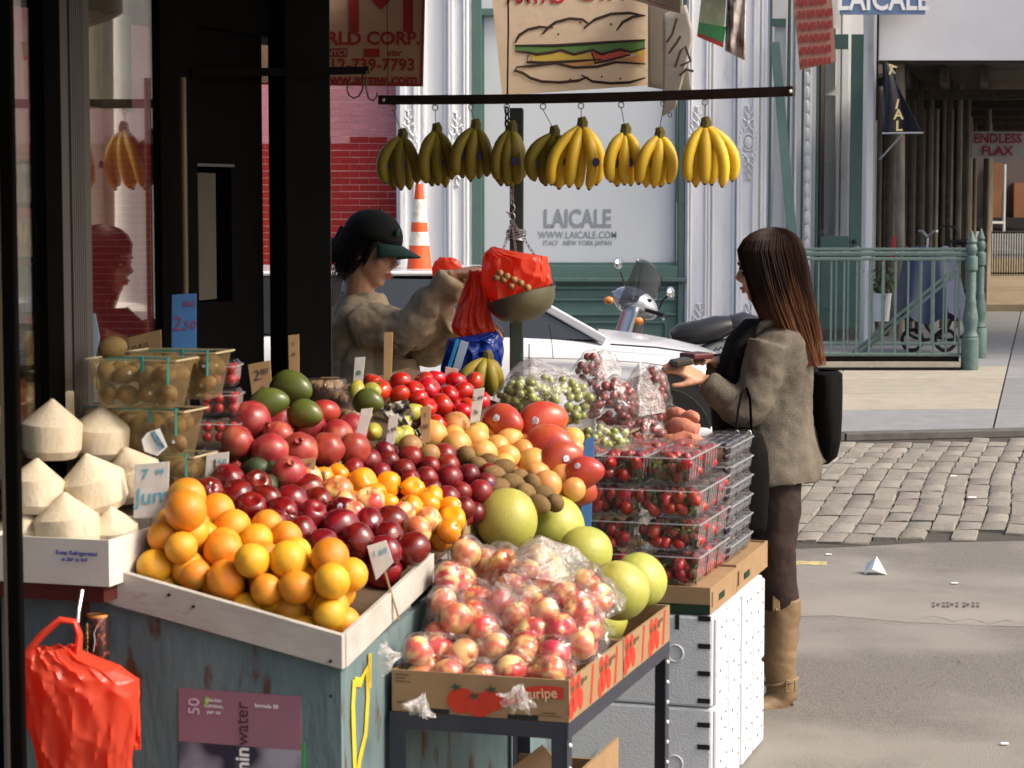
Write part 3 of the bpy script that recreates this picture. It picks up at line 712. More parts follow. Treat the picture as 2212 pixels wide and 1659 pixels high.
# side street wall of the shop, with the opening one can see through
PCt = T9
def side(m, q0, q1, z0, z1, th=.1):    # q runs away from the corner, along -B
    return lbox(m, PCt - th, PCt, SW - q1, SW - q0, z0, z1)
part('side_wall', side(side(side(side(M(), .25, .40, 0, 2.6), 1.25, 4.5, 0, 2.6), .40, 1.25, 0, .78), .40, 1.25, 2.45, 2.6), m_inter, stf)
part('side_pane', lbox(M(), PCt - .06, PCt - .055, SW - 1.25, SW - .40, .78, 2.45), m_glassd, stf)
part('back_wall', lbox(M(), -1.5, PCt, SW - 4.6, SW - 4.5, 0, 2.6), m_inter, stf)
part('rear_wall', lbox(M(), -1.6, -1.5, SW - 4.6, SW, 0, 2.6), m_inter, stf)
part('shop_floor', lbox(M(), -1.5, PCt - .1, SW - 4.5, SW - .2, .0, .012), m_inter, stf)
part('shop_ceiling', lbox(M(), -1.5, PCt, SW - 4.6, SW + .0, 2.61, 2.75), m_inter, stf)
m_upw = mat('upper_wall_paint', (.16, .14, .12), .8, .2, col2=(.12, .105, .09), scale=3)
part('upper_wall', lbox(M(), -4.0, PCt, SW - 4.6, SW + .02, 2.76, 7.5), m_upw, stf)
part('near_wall', lbox(M(), -4.0, -1.62, SW - 4.6, SW, 0, 2.75), m_upw, stf)
# awning over the stall
m_awn = mat('dark_awning_cloth', (.035, .05, .035), .8, .2, col2=(.025, .035, .025), scale=4)
aw = thing('awning', 'dark awning roof stretched over the fruit stall, above the picture', 'awning', Lp(0, 0, 2.5))
o = part('awning_cloth', M().prism([Lp(-3, SW + .03, 2.62), Lp(3.35, SW + .03, 2.62), Lp(3.35, 1.30, 2.51), Lp(-3, 1.30, 2.51)], .012, Z), m_awn, aw); o.matrix_parent_inverse = Matrix.Translation(-Lp(0, 0, 2.5))
# near awning post at the left edge of the view
pd = 4.42
pp = W(21, 800, pd)
np_ = thing('awning_post', 'black steel post at the left edge, in front of the coconuts', 'post', (pp.x, pp.y, 0))
part('shaft', M().box((0, 0, 1.25), (.034, .034, 2.5)), m_dark, np_, bevel=.004)
part('edge_strip', M().box((-.012, -.0185, 1.25), (.006, .003, 2.49)), mat('brown_edge_highlight', (.06, .045, .032), .5, .5), np_)  # brown strip painted on as the post's edge highlight
part('foot_plate', M().box((0, 0, .006), (.10, .10, .012)), m_dark, np_)
# goods on shelves behind the first pane
cols = [((.45, .04, .03), 'red'), ((.10, .22, .16), 'green'), ((.62, .50, .25), 'yellow'), ((.6, .57, .5), 'cream'), ((.08, .17, .35), 'blue'), ((.5, .2, .06), 'orange')]
cm = [mat('carton_' + n, c, .5, .4, col2=tuple(x * .6 for x in c), scale=25, mixlo=.45, mixhi=.5) for c, n in cols]
shf = thing('shop_shelf', 'dark shelf rack with packets behind the left shop window', 'shelf', Lp(.3, SW - .25, .9))
iv2 = Matrix.Translation(-Lp(.3, SW - .25, .9))
r_ = random.Random(31)
for k in range(7):
    zz = .95 + k * .13
    o = part('shelf_board', lbox(M(), -.1, T2 + .13, SW - .40, SW - .025, zz - .012, zz), m_inter, shf); o.matrix_parent_inverse = iv2
pk_n = 0
for k in range(7):
    zz = .951 + k * .13; tt = .05; i = 0
    while tt < T2 + .08:
        wd = r_.choice((.045, .06, .07)); hh = r_.uniform(.07, .11); ci = r_.randrange(6)
        single('packet', lbox(M(), tt, tt + wd - .004, SW - .11, SW - .03, zz, zz + hh), cm[ci],
               '%s packet, %s from the near end on the %s shelf in the shop window' % (cols[ci][1], ORD[i], ORD[k]), 'packet', 'packets on the shelves behind the glass')
        tt += wd; i += 1
# black rod with hooks sticking out over the pavement
rd = thing('hook_rod', 'black horizontal rod with wire hooks beside the red and white poster', 'rod', W(600, 155, 6.9))
iv3 = Matrix.Translation(-W(600, 155, 6.9))
def hp(name, m, material, **k):
    o = part(name, m, material, rd, **k); o.matrix_parent_inverse = iv3
hp('rod', M().bar(W(405, 158, 6.3), W(788, 152, 7.3), .028, .024), m_dark)
def hook_pts(u, v, D, sz=1.0): return [W(u + x * sz, v + y * sz, D) for (x, y) in ((0, -20), (0, 14), (-2, 24), (-9, 36), (-20, 40), (-30, 34), (-34, 22), (-33, 10))]
hp('hook', M().tube(hook_pts(784, 172, 7.28), .003, 6), m_rust, smooth=True)
hp('hook', M().tube([W(788 + x, 172 + y, 7.27) for (x, y) in ((4, -20), (3, 20), (8, 40), (18, 46), (26, 36), (27, 28))], .003, 6), m_rust, smooth=True)
# pale columned building round the corner, seen only mirrored in the shop windows
m_cream = mat('cream_limestone', (.80, .76, .68), .8, .3, col2=(.74, .70, .62), scale=2)
cb = thing('columned_building', 'cream stone building with columns, mirrored in the shop window', 'building', (17, 23.5, 0), R(12))
part('wall', M().box((0, .6, 6), (12, .6, 12)), m_cream, cb)
part('cornice', M().box((0, 0, 8.2), (12.4, 1.0, .7)), m_cream, cb)
for k in range(8):
    part('column', M().lathe([(.5, 0), (.5, .3), (.36, .4), (.32, 6.9), (.42, 7.1), (.55, 7.5), (.55, 7.84)], 14, Matrix.Translation((-5.2 + k * 1.5, -.1, 0))), m_cream, cb, smooth=True)
    part('window', M().box((-4.45 + k * 1.5, .29, 3.6), (.7, .04, 4.6)), m_dark, cb)
# cream cloth with printed figures hanging inside the shop window
m_prn = plastic('printed_cloth', (.42, .40, .33), .8, .6) if 'plastic' in globals() else mat('printed_cloth_dim', (.36, .34, .27), .85, .2, col2=(.22, .12, .05), scale=9, mixlo=.50, mixhi=.66, col3=(.10, .16, .13), scale3=7, lo3=.58, hi3=.7)
ct0, ct1 = T4 + .03, T5 - .005
def hcl(i, j): return Lp(ct0 + (ct1 - ct0) * i + .02 * (1 - j) * (1 - i), SW - .07 - .012 * math.sin(i * 14), 2.30 - j * (2.30 - z_v(222, T4, SW)) - .012 * i * j)
hc_ = single('hanging_cloth', M().grid(hcl, 24, 8), m_prn, 'cream printed cloth hanging in the top of the shop window', 'cloth', smooth=True, solid=.001)
# ================================================================== the stand
m_turq = mat('turquoise_flaking_paint', (.135, .195, .205), .75, .25, col2=(.10, .15, .158), scale=12, bump=.3, bscale=50, col3=(.10, .052, .030), scale3=17, lo3=.585, hi3=.66, stretch=(1, 1, .35), detail=8)
m_gwht = mat('greyed_white_board', (.44, .42, .385), .75, .3, col2=(.36, .34, .31), scale=16, stretch=(.25, 1, 1), bump=.15, bscale=50, col3=(.25, .20, .16), scale3=30, lo3=.68, hi3=.8)
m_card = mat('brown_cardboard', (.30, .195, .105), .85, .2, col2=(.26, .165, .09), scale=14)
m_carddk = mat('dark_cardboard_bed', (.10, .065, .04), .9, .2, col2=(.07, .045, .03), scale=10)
m_wood = mat('raw_wood', (.34, .245, .14), .8, .2, col2=(.27, .19, .10), scale=20, stretch=(1, 1, .15))
PL = (.981, .647, .407, .16, -.33)                 # surface the fruit lies on: height, at t, at s, rise away, fall to the street
def plane_z(t, s, P=PL): return P[0] + P[3] * (t - P[1]) + P[4] * (s - P[2])
def on_plane(u, v, P=PL, off=0.0):
    d = ray(u, v); o = Vector((0, 0, CH)); q = o - P0
    # o + k d : z - P(t, s) = off
    f0 = o.z - (P[0] + P[3] * (q.dot(A) - P[1]) + P[4] * (q.dot(B) - P[2])) - off
    f1 = d.z - P[3] * d.dot(A) - P[4] * d.dot(B)
    return o + d * (-f0 / f1)
st = thing('produce_stand', 'turquoise painted plywood stand with sloping white edge boards under the fruit', 'stand', Lp(.22, .3, 0))
ivs = Matrix.Translation(-Lp(.22, .3, 0))
def stp(name, m, material, parent=None, **k):
    o = part(name, m, material, parent or st, **k)
    if not parent: o.matrix_parent_inverse = ivs
    return o
def bed_z(t, s): return plane_z(t, s) - .10
def ztop(s): return .835 - (s - .095) * .208
TE, SE = .225, .705
end = stp('end_panel', M().prism([Lp(TE, -.14, .0), Lp(TE, SE, .0), Lp(TE, SE, ztop(SE)), Lp(TE, -.14, ztop(-.05))], .02, A), m_turq)
stp('front_panel', M().prism([Lp(TE + .021, SE - .02, 0), Lp(2.2, SE - .02, 0), Lp(2.2, SE - .02, .86), Lp(TE + .021, SE - .02, ztop(SE))], .02, B), m_turq)
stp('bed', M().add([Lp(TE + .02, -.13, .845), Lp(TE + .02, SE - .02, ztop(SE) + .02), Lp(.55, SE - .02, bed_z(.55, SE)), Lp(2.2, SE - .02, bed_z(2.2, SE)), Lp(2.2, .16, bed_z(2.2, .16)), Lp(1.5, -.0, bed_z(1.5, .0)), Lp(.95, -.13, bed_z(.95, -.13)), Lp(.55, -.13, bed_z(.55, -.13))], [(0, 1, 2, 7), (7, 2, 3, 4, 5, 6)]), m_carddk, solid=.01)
def board_z(s): return .914 - (s - .095) * .221
stp('edge_board', M().prism([Lp(TE - .022, .085, ztop(.085) - .004), Lp(TE - .022, SE + .012, ztop(SE) - .006), Lp(TE - .022, SE + .012, board_z(SE)), Lp(TE - .022, .085, board_z(.085))], .02, A), m_gwht, bevel=.002)
stp('edge_board', M().prism([Lp(TE - .001, SE + .014, ztop(SE) - .006), Lp(TE + .6, SE + .014, ztop(SE) + .09), Lp(TE + .6, SE + .014, board_z(SE) + .09), Lp(TE - .001, SE + .014, board_z(SE))], -.014, B), m_gwht, bevel=.002)
# nails and a knot in the board
for (s, dz) in ((.30, .03), (.36, .02), (.69, -.012), (.69, -.09)):
    stp('nail_head', M().sphere(Lp(TE - .024, s, board_z(s) - .05 + dz), .004, 8, 6), m_black, smooth=True)
# yellow graffiti on the front panel
m_graf = mat('yellow_spray_paint', (.62, .47, .03), .6, .3, col2=(.5, .38, .04), scale=30)
def fp(t, z): return Lp(t, SE + .0035, z)
gz_ = [[(.30, .66), (.29, .60), (.30, .44), (.31, .40)], [(.30, .655), (.34, .645), (.38, .67), (.385, .60), (.37, .52), (.33, .47), (.31, .41)], [(.40, .70), (.395, .62)]]
gm = M()
for ln in gz_:
    for k in range(len(ln) - 1):
        gm.bar(fp(*ln[k]), fp(*ln[k + 1]), .001, .014, up=A.cross(Z) if False else Z.cross(B))
gr_ = M()
for ln in gz_: gr_.tube([fp(*p) for p in ln], .0115, 8, flat=.10, up=B)
stp('graffiti', gr_, m_graf)
# advertising poster on the end panel
m_mauve = mat('mauve_poster', (.30, .145, .195), .6, .3, col2=(.27, .13, .175), scale=6)
m_pdark = mat('poster_photo_print', (.03, .028, .05), .5, .3, col2=(.32, .31, .36), scale=7, mixlo=.52, mixhi=.66, detail=2)
def ep_(u, v, off=.0):       # point on the end panel
    d = ray(u, v); o = Vector((0, 0, CH)); pl = Lp(TE - off, 0, 0)
    return o + d * ((pl - o).dot(A) / d.dot(A))
pz0, pz1 = ep_(385, 1486, .003), ep_(650, 1497, .003)
ex = (pz1 - pz0).normalized()
pw = (pz1 - pz0).length
def pquad(m, x0, x1, y0, y1, th=.0015):
    return m.prism([pz0 + B * x0 + Z * -y0, pz0 + B * x1 + Z * -y0, pz0 + B * x1 + Z * -y1, pz0 + B * x0 + Z * -y1], th, A)
po = single('poster', pquad(M(), 0, pw, .0, .123), m_mauve, 'mauve drink advertisement poster pasted on the turquoise stand end', 'poster')
part('photo_print', pquad(M(), 0, pw, .1235, .36), m_pdark, po)
part('green_strip', pquad(M(), pw + .001, pw + .009, .105, .30), mat('poster_green', (.06, .30, .08), .6, .3), po)
def ptext(s, h, x, y, material, vert=False, **k):
    p = pz0 + B * x + Z * -y - A * .0012
    return text_mesh_on(s, h, material, 'lettering', po, p, Z if vert else B, -B if vert else Z, ext=.0004, **k)
m_pk = mat('poster_dark_letters', (.06, .025, .04), .6, .3); m_pl = mat('poster_pale_letters', (.62, .50, .56), .6, .3)
ptext('vitamin', .047, .158, .1245, m_wht, True, bold=.022, align='RIGHT', xs=1.0)
ptext('water', .047, .158, .1215, m_pk, True, bold=-.004, xs=.90, align='LEFT')
ptext('50', .040, .040, .040, m_pl, True)
for k, s in enumerate(('glaceau', 'nutrition,', 'per oz')): ptext(s, .013, .088, .022 + k * .014, m_wht)
ptext('formula 50', .013, .217, .028, m_wht, bold=.02)
lf = M(); lc = pz0 + B * .070 - Z * .026 - A * .0016
lf.add([lc + Z * .014, lc + B * .008, lc - Z * .014, lc - B * .006], [(0, 1, 2, 3)])
part('green_leaf', lf, mat('poster_leaf', (.25, .55, .03), .6, .3), po)
# hanging drink can packet
m_cho = mat('can_print', (.035, .012, .010), .35, .5, col2=(.30, .075, .055), scale=75, mixlo=.56, mixhi=.62)
cz = ep_(210, 1375, .03)
cn = thing('drink_can', 'tall dark drink can with red blossoms fixed on the turquoise stand', 'can', cz, RZ)
part('can_body', M().lathe([(.024, -.053), (.0285, -.049), (.0285, .040), (.026, .046)], 20, sy=.8), m_cho, cn, smooth=True)
part('can_rim', M().lathe([(.026, .046), (.024, .052), (.0235, .049)], 20, sy=.8), mat('can_gold_red', (.55, .22, .04), .4, .5), cn, smooth=True)
part('branch', M().tube([(.002, -.0235, -.03), (.006, -.0235, -.005), (.004, -.0235, .012), (.012, -.0215, .03)], .0012, 5), mat('can_branch', (.45, .45, .45), .5, .4), cn)
text('AriZona', .020, mat('can_letters', (.7, .55, .2), .5, .4), cn, (-.017, -.0195, .0), (R(90), R(-90), R(-36)), bold=.02)
# ---- angle-iron table with two fruit cartons
TB0, TB1, SB0, SB1, ZT = .50, 1.52, .722, 1.150, .545
m_slot = mat('dark_blue_angle_iron', (.022, .026, .042), .5, .5, col2=(.03, .032, .045), scale=20)
tb = thing('steel_table', 'dark slotted angle iron table carrying the apple and pomelo cartons', 'table', Lp(TB0, SB0, 0))
ivt = Matrix.Translation(-Lp(TB0, SB0, 0))
def tp(name, m, material=m_slot, parent=None, **k):
    o = part(name, m, material, parent or tb, **k)
    if not parent: o.matrix_parent_inverse = ivt
    return o
for (a, b) in ((TB0, SB0), (TB0, SB1), (TB1, SB0), (TB1, SB1)):
    sg_ = -1 if a == TB0 else 1; sb_ = -1 if b == SB0 else 1
    lg = tp('leg', lbox(lbox(M(), a - (.003 if a == TB0 else .037), a + (.037 if a == TB0 else .003), b - .0015, b + .0015, 0, ZT), a - .0015, a + .0015, b - (0.002 if b == SB0 else .037), b + (.037 if b == SB0 else -.002), 0, ZT))
for (a, b) in ((TB0, SB1), (TB1, SB1)):
    for k in range(9):
        zz = .05 + k * .055
        tp('bolt_hole', M().sphere(Lp(a + (.018 if a == TB0 else -.018), b + .0015, zz), .0055, 8, 6, (1, 1, 1)), m_wht)
tp('rail', lbox(M(), TB0 - .002, TB0 + .001, SB0, SB1, ZT - .038, ZT)); tp('rail', lbox(M(), TB1, TB1 + .003, SB0, SB1, ZT - .038, ZT))
tp('rail', lbox(M(), TB0, TB1, SB1, SB1 + .003, ZT - .038, ZT)); tp('rail', lbox(M(), TB0, TB1, SB0 - .003, SB0, ZT - .038, ZT))
tp('table_top', lbox(M(), TB0 + .002, TB1 - .002, SB0 + .002, SB1 - .002, ZT - .012, ZT - .002), m_wood)
def open_carton(name, label, t0, t1, s0, s1, z0, h, material, th=.006, cat='carton', group=None, inner=None, base_drop=0):
    o = thing(name, label, cat, Lp(t0, s0, z0), 0, group)
    iv = Matrix.Translation(-Lp(t0, s0, z0))
    for nm, bx_ in (('front_wall', (t0, t0 + th, s0 + th, s1 - th, z0, z0 + h)), ('back_wall', (t1 - th, t1, s0 + th, s1 - th, z0, z0 + h)), ('side_wall', (t0, t1, s0, s0 + th, z0, z0 + h * 1.0)), ('side_wall', (t0, t1, s1 - th, s1, z0, z0 + h)), ('bottom', (t0 + th, t1 - th, s0 + th, s1 - th, z0 + .001, z0 + th))):
        q = part(nm, lbox(M(), *bx_), material, o); q.matrix_parent_inverse = iv
    return o, iv
CH_ = .098
c1, iv1 = open_carton('fruit_carton', 'brown cardboard carton with printed red fruit holding bagged apples', TB0 + .002, TB0 + .50, SB0 + .002, SB1 + .004, ZT + .001, CH_, m_card, group='printed fruit cartons on the steel table')
c2, iv2c = open_carton('fruit_carton', 'brown cardboard carton behind the bagged apples holding pomelos', TB0 + .508, TB1 - .005, SB0 + .002, SB1 + .004, ZT + .001, CH_, m_card, group='printed fruit cartons on the steel table')
m_pred = mat('carton_red_print', (.50, .045, .025), .8, .2); m_pgrn = mat('carton_green_print', (.04, .075, .04), .8, .2); m_pbrn = mat('carton_brown_print', (.12, .07, .04), .8, .2)
def disc_on(m, ctr, ex_, ez_, r, n=18, sx=1, sz=1, off=.0):
    nrm = ex_.cross(ez_)
    m.add([ctr + ex_ * (math.cos(2 * math.pi * k / n) * r * sx) + ez_ * (math.sin(2 * math.pi * k / n) * r * sz) + nrm * off for k in range(n)], [tuple(range(n))])
def front_prints(o, iv, t0, s0, s1, z0):
    f = lambda s, z, off=.0012: Lp(t0 - off, s, z)
    def q(name, m, material):
        x = part(name, m, material, o); x.matrix_parent_inverse = iv
    w_ = s1 - s0
    m = M()
    for k, (cs, cz_, r) in enumerate(((s0 + w_ * .40, z0 + .035, .036), (s0 + w_ * .50, z0 + .028, .034), (s0 + w_ * .57, z0 + .040, .030))):
        disc_on(m, f(cs, cz_, .0012 + k * .0003), B, Z, r, sz=.85)
    q('tomato_print', m, m_pred)
    m = M()
    for k, (cs, cz_) in enumerate(((s0 + w_ * .37, z0 + .066), (s0 + w_ * .47, z0 + .048), (s0 + w_ * .57, z0 + .066))):
        n = 10; pts = [f(cs + math.cos(6.283 * i / n) * (.017 if i % 2 else .006), cz_ + math.sin(6.283 * i / n) * (.011 if i % 2 else .004), .0025 + k * .0002) for i in range(n)]
        m.add(pts, [tuple(range(n))])
    q('leaf_print', m, m_pgrn)
    m = M(); n = 10; top = []; bot = []
    for i in range(n + 1):
        x = i / n; cs = s0 + w_ * (.64 + .33 * x); zz = z0 + .038 + .026 * x + .012 * math.sin(x * 3.1)
        top.append(f(cs, zz + .017)); bot.append(f(cs, zz - .012))
    m.add(top + bot[::-1], [tuple(range(2 * n + 2))]); q('red_banner_print', m, m_pred)
    m = M()
    for (a, b, c, d) in ((.02, .10, .086, .089), (.02, .08, .078, .0805), (.02, .11, .070, .0725), (.03, .10, .020, .024), (.85, .93, .018, .021), (.80, .96, .012, .014)): m.add([f(s0 + w_ * a, z0 + c), f(s0 + w_ * b, z0 + c), f(s0 + w_ * b, z0 + d), f(s0 + w_ * a, z0 + d)], [(0, 1, 2, 3)])
    q('small_print', m, m_pbrn)
    m = M()
    for (a, b) in ((.17, .33), (.66, .83)):
        m = M(); m.add([f(s0 + w_ * a, z0 + .001), f(s0 + w_ * b, z0 + .001), f(s0 + w_ * b, z0 + .012), f(s0 + w_ * a, z0 + .012)], [(0, 1, 2, 3)]); q('hand_slot', m, m_ink)

    tx = text_mesh_on('naturipe', .034, mat('carton_pale_letters', (.62, .45, .28), .8, .2), 'lettering', o, f(s0 + w_ * .81, z0 + .062, .0022), B + Z * .10, Z - B * .10, bold=.012, xs=.95, ext=.0003)
    tx.matrix_parent_inverse = iv
front_prints(c1, iv1, TB0 + .002, SB0 + .002, SB1 + .004, ZT + .001)
def side_prints(o, iv, t0, t1, s1, z0):
    f = lambda t, z: Lp(t, s1 + .0012, z)
    L = t1 - t0
    def put(nm, mm, ma):
        x = part(nm, mm, ma, o); x.matrix_parent_inverse = iv
    for (tt, zz) in ((.10, .05), (.62, .045)):
        m = M(); g = M()
        for (da, db, r) in ((0, 0, .030), (.03, .022, .022), (-.02, .03, .02), (.05, -.015, .02), (-.03, -.02, .022)):
            disc_on(m, f(t0 + L * tt + da, z0 + zz + db), A, Z, r, 12, sz=1.2, off=0)
        for da in (-.02, .02, .06): 
            c_ = Lp(t0 + L * tt + da, s1 + .002, z0 + zz + .022); g.add([c_ + A * .014, c_ + Z * .012, c_ - A * .014, c_ - Z * .008], [(0, 1, 2, 3)])
        put('fruit_print', m, m_pred); put('leaf_print', g, m_pgrn)
    for (tt) in (.40, .86):
        c_ = f(t0 + L * tt, z0 + .05); m = M(); m.add([c_ - A * .016 - Z * .045, c_ - Z * .045, c_ + A * .02 + Z * .045, c_ + A * .004 + Z * .045], [(0, 1, 2, 3)]); put('stripe_print', m, m_pred)
    for tt in (.25, .78):
        c_ = f(t0 + L * tt, z0 + .075); k_ = M(); k_.add([c_ - A * .03 - Z * .005, c_ + A * .03 - Z * .005, c_ + A * .03 + Z * .005, c_ - A * .03 + Z * .005], [(0, 1, 2, 3)]); put('small_print', k_, m_pbrn)
side_prints(c1, iv1, TB0 + .002, TB0 + .50, SB1 + .004, ZT + .001); side_prints(c2, iv2c, TB0 + .508, TB1 - .005, SB1 + .004, ZT + .001)
# loose cardboard under the table
ob = single('cardboard_flap', M().prism([Lp(.72, .86, .30), Lp(.74, 1.02, .43), Lp(.80, 1.12, .30), Lp(.80, 1.04, .16)], .005, A), m_card, 'loose brown cardboard flap under the steel table', 'cardboard')
o2 = single('cardboard_box', lbox(lbox(lbox(M(), .75, 1.15, .84, 1.10, 0, .22), 1.14, 1.15, .84, 1.10, .22, .30), .75, 1.15, 1.098, 1.106, .22, .36), m_card, 'open brown cardboard box on the ground under the steel table', 'box')
# ---- styrofoam boxes
m_sty = mat('white_styrofoam', (.58, .60, .635), .75, .3, col2=(.53, .55, .585), scale=10, bump=.25, bscale=160, rnd=.02)
m_slotk = mat('slot_shadow', (.02, .02, .022), .9, .1)
YB0, YB1, YS0, YS1 = 1.93, 2.70, .735, 1.185
BH = .2705
for li, (nm) in enumerate(('lower', 'upper')):
    for di, dn in enumerate(('front', 'rear')):
        t0 = YB0 + di * .386; t1 = t0 + .382; z0 = li * BH + .001; z1 = z0 + BH - .003
        sb = thing('styrofoam_box', 'white styrofoam box with ribbed side, %s %s one of the four' % (dn, nm), 'styrofoam box', Lp(t0, YS0, z0), 0, 'styrofoam boxes under the strawberries')
        ivb = Matrix.Translation(-Lp(t0, YS0, z0))
        def yp(name, m, material=m_sty, **k):
            o = part(name, m, material, sb, **k); o.matrix_parent_inverse = ivb; return o
        yp('body', lbox(M(), t0, t1, YS0, YS1, z0, z1), bevel=.008)
        nr = 2
        for k in range(nr):      # ribs on the street side
            a = t0 + .012 + k * .185
            yp('side_rib', lbox(M(), a, a + .165, YS1 - .002, YS1 + .011, z0 + .006, z1 - .006), bevel=.006)
        dm = M()
        for k in range(nr):
            for zz in (.04, .10, .165, .225):
                dm.box((0, 0, 0), (.002, .012, .007), Matrix.Translation(Lp(t0 + .065 + k * .185 + .012 * math.sin(zz * 90 + k * 3 + li), YS1 + .0125, z0 + zz + .01 * math.sin(k * 5 + di * 2))) @ Matrix.Rotation(RZ, 4, 'Z'))
                dm.box((0, 0, 0), (.002, .009, .006), Matrix.Translation(Lp(t0 + .14 + k * .185 + .014 * math.sin(zz * 70 + di), YS1 + .0125, z0 + zz + .015 + .008 * math.sin(zz * 50))) @ Matrix.Rotation(RZ, 4, 'Z'))
        yp('dimples', dm, mat('styrofoam_recess_shade', (.24, .235, .23), .9, .1))  # flat grey patches, the shade of small recesses put into their colour
        if di == 0:
            ring = lambda c, r: [c + B * (math.cos(a) * r) + Z * (math.sin(a) * r) for a in [i * 2 * math.pi / 24 for i in range(25)]]
            for cs in (1.075, .86): yp('round_boss', M().tube(ring(Lp(t0 - .001, cs, z0 + (.155 if li else .10)), .024), .0035, 6, False), smooth=True)
            sl_ = M()
            for zz in (.02, .10, .18, .26) if li else (.07, .155, .22):
                lbox(sl_, t0 - .0025, t0 + .004, YS1 - .042, YS1 - .006, z0 + zz - .007, z0 + zz + .007)
            if li:
                for cs in (.93, 1.0, 1.075): lbox(sl_, t0 - .0025, t0 + .004, cs, cs + .012, z1 - .042, z1 - .001)
            yp('slots', sl_, m_slotk)
# ================================================================== fruit shapes
def shape(name, material, fn, nu=20, nv=14):
    m = M(); vs = []; fs = []
    for j in range(nv + 1):
        ph = math.pi * j / nv
        for i in range(nu):
            th = 2 * math.pi * i / nu; vs.append(fn(th, ph))
    for j in range(nv):
        for i in range(nu):
            i2 = (i + 1) % nu; fs.append((j * nu + i, j * nu + i2, (j + 1) * nu + i2, (j + 1) * nu + i))
    m.add(vs, fs)
    me = m.mesh(name, material, True)
    bm = bmesh.new(); bm.from_mesh(me); bmesh.ops.remove_doubles(bm, verts=bm.verts, dist=1e-6); bm.to_mesh(me); bm.free()
    me.polygons.foreach_set("use_smooth", [True] * len(me.polygons))
    return me
def gs(x, w_): return math.exp(-(x / w_) ** 2)
def sph(th, ph, r=1.0, kz=1.0, dz=0.0):       # ph 0 = bottom, pi = top
    return Vector((math.sin(ph) * r * math.cos(th), math.sin(ph) * r * math.sin(th), -math.cos(ph) * kz + dz))
def f_orange(th, ph): return sph(th, ph, 1 + .012 * math.sin(3 * th + ph), .97, -.07 * gs(math.pi - ph, .22) + .03 * gs(ph, .2))
def f_navel(th, ph): return sph(th, ph, 1.0, 1.06, -.10 * gs(math.pi - ph, .18) + .05 * gs(ph, .2))
def f_apple(th, ph):
    up = ph / math.pi; r = .94 + .12 * math.sin(math.pi * (up - .12)) if up > .5 else .80 + .26 * math.sin(math.pi * up)
    lob = .055 * math.cos(5 * th) * (1 - up) ** 1.5
    return sph(th, ph, r * (1 + lob), 1.26 - .04 * math.cos(5 * th) * gs(ph, .6), -.36 * gs(math.pi - ph, .42) + .22 * gs(ph, .34))
def f_gala(th, ph):
    up = ph / math.pi
    return sph(th, ph, (.93 + .10 * math.sin(math.pi * up)) * (1 + .025 * math.cos(5 * th) * (1 - up)), .94, -.32 * gs(math.pi - ph, .42) + .22 * gs(ph, .36))
def f_plum(th, ph):
    d = min(abs(th), 2 * math.pi - abs(th)); return sph(th, ph, 1 - .07 * gs(d, .25), 1.0, -.14 * gs(math.pi - ph, .3))
def f_tomato(th, ph): return sph(th, ph, 1 + .025 * math.cos(5 * th) * (ph / math.pi), .84, -.20 * gs(math.pi - ph, .4) + .05 * gs(ph, .3))
def f_pom(th, ph): return sph(th, ph, 1 + .03 * math.cos(6 * th + .5) * math.sin(ph), .94, .06 * gs(ph, .3))
def f_mango(th, ph):
    p = sph(th, ph, 1.0, 1.28); p.y *= .84; p.x += .14 * p.z * p.z; k = 1 - .10 * p.z / 1.28; p.x *= k; p.y *= k; return p
def f_round(th, ph): return sph(th, ph, 1 + .02 * math.sin(2 * th), 1.05, -.06 * gs(math.pi - ph, .2))
def f_kiwi(th, ph): p = sph(th, ph, 1.0, 1.28); p.y *= .92; return p
def f_pomelo(th, ph):
    up = ph / math.pi; return sph(th, ph, 1.03 - .20 * max(0, up - .45), 1.03, -.07 * gs(math.pi - ph, .18) + .06 * gs(ph, .3))
def f_pepper(th, ph):
    up = ph / math.pi
    return sph(th, ph, (.92 + .10 * up) * (1 + .10 * abs(math.cos(2 * th)) - .05), 1.0, -.30 * gs(math.pi - ph, .5) + .18 * gs(ph, .5) * (1 + math.cos(4 * th)) * .5)
def f_avo(th, ph): p = sph(th, ph, 1.0, 1.35); k = 1 - .22 * max(0, p.z); p.x *= k; p.y *= k; return p
def f_berry(th, ph):
    up = ph / math.pi; r = .55 + .55 * up ** .8; return sph(th, ph, r, 1.25, -.1 * gs(math.pi - ph, .5))
def skin(name, c1, c2, c3=None, rough=.35, **k):
    kw = dict(scale=28, mixlo=.38, mixhi=.62, rnd=.14, hue=.008, bump=.05, bscale=300, coat=.08, sss=0); kw.update(k)
    for q_ in ('scale', 'bscale', 'scale3'):          # the fruit meshes have unit radius: spots per fruit, not per metre
        if q_ in kw: kw[q_] *= .055
    return mat(name, c1, rough, .45, col2=c2, col3=c3, **kw)
m_orng = skin('orange_peel', (.70, .28, .012), (.72, .35, .022), (.46, .34, .03), rough=.42, scale=14, bump=.22, bscale=520, scale3=16, lo3=.58, hi3=.80, rnd=.08, hue=.018)
m_rapp = skin('dark_red_apple_skin', (.19, .008, .008), (.10, .004, .005), (.36, .06, .02), rough=.25, scale=30, stretch=(1, 1, .22), scale3=16, lo3=.60, hi3=.80, coat=.3)
m_papp = skin('blush_apple_skin', (.56, .12, .06), (.72, .47, .17), (.70, .58, .22), rough=.28, scale=22, stretch=(1, 1, .6), mixlo=.44, mixhi=.60, detail=1.2, scale3=18, lo3=.56, hi3=.66, coat=.3, hue=.02)
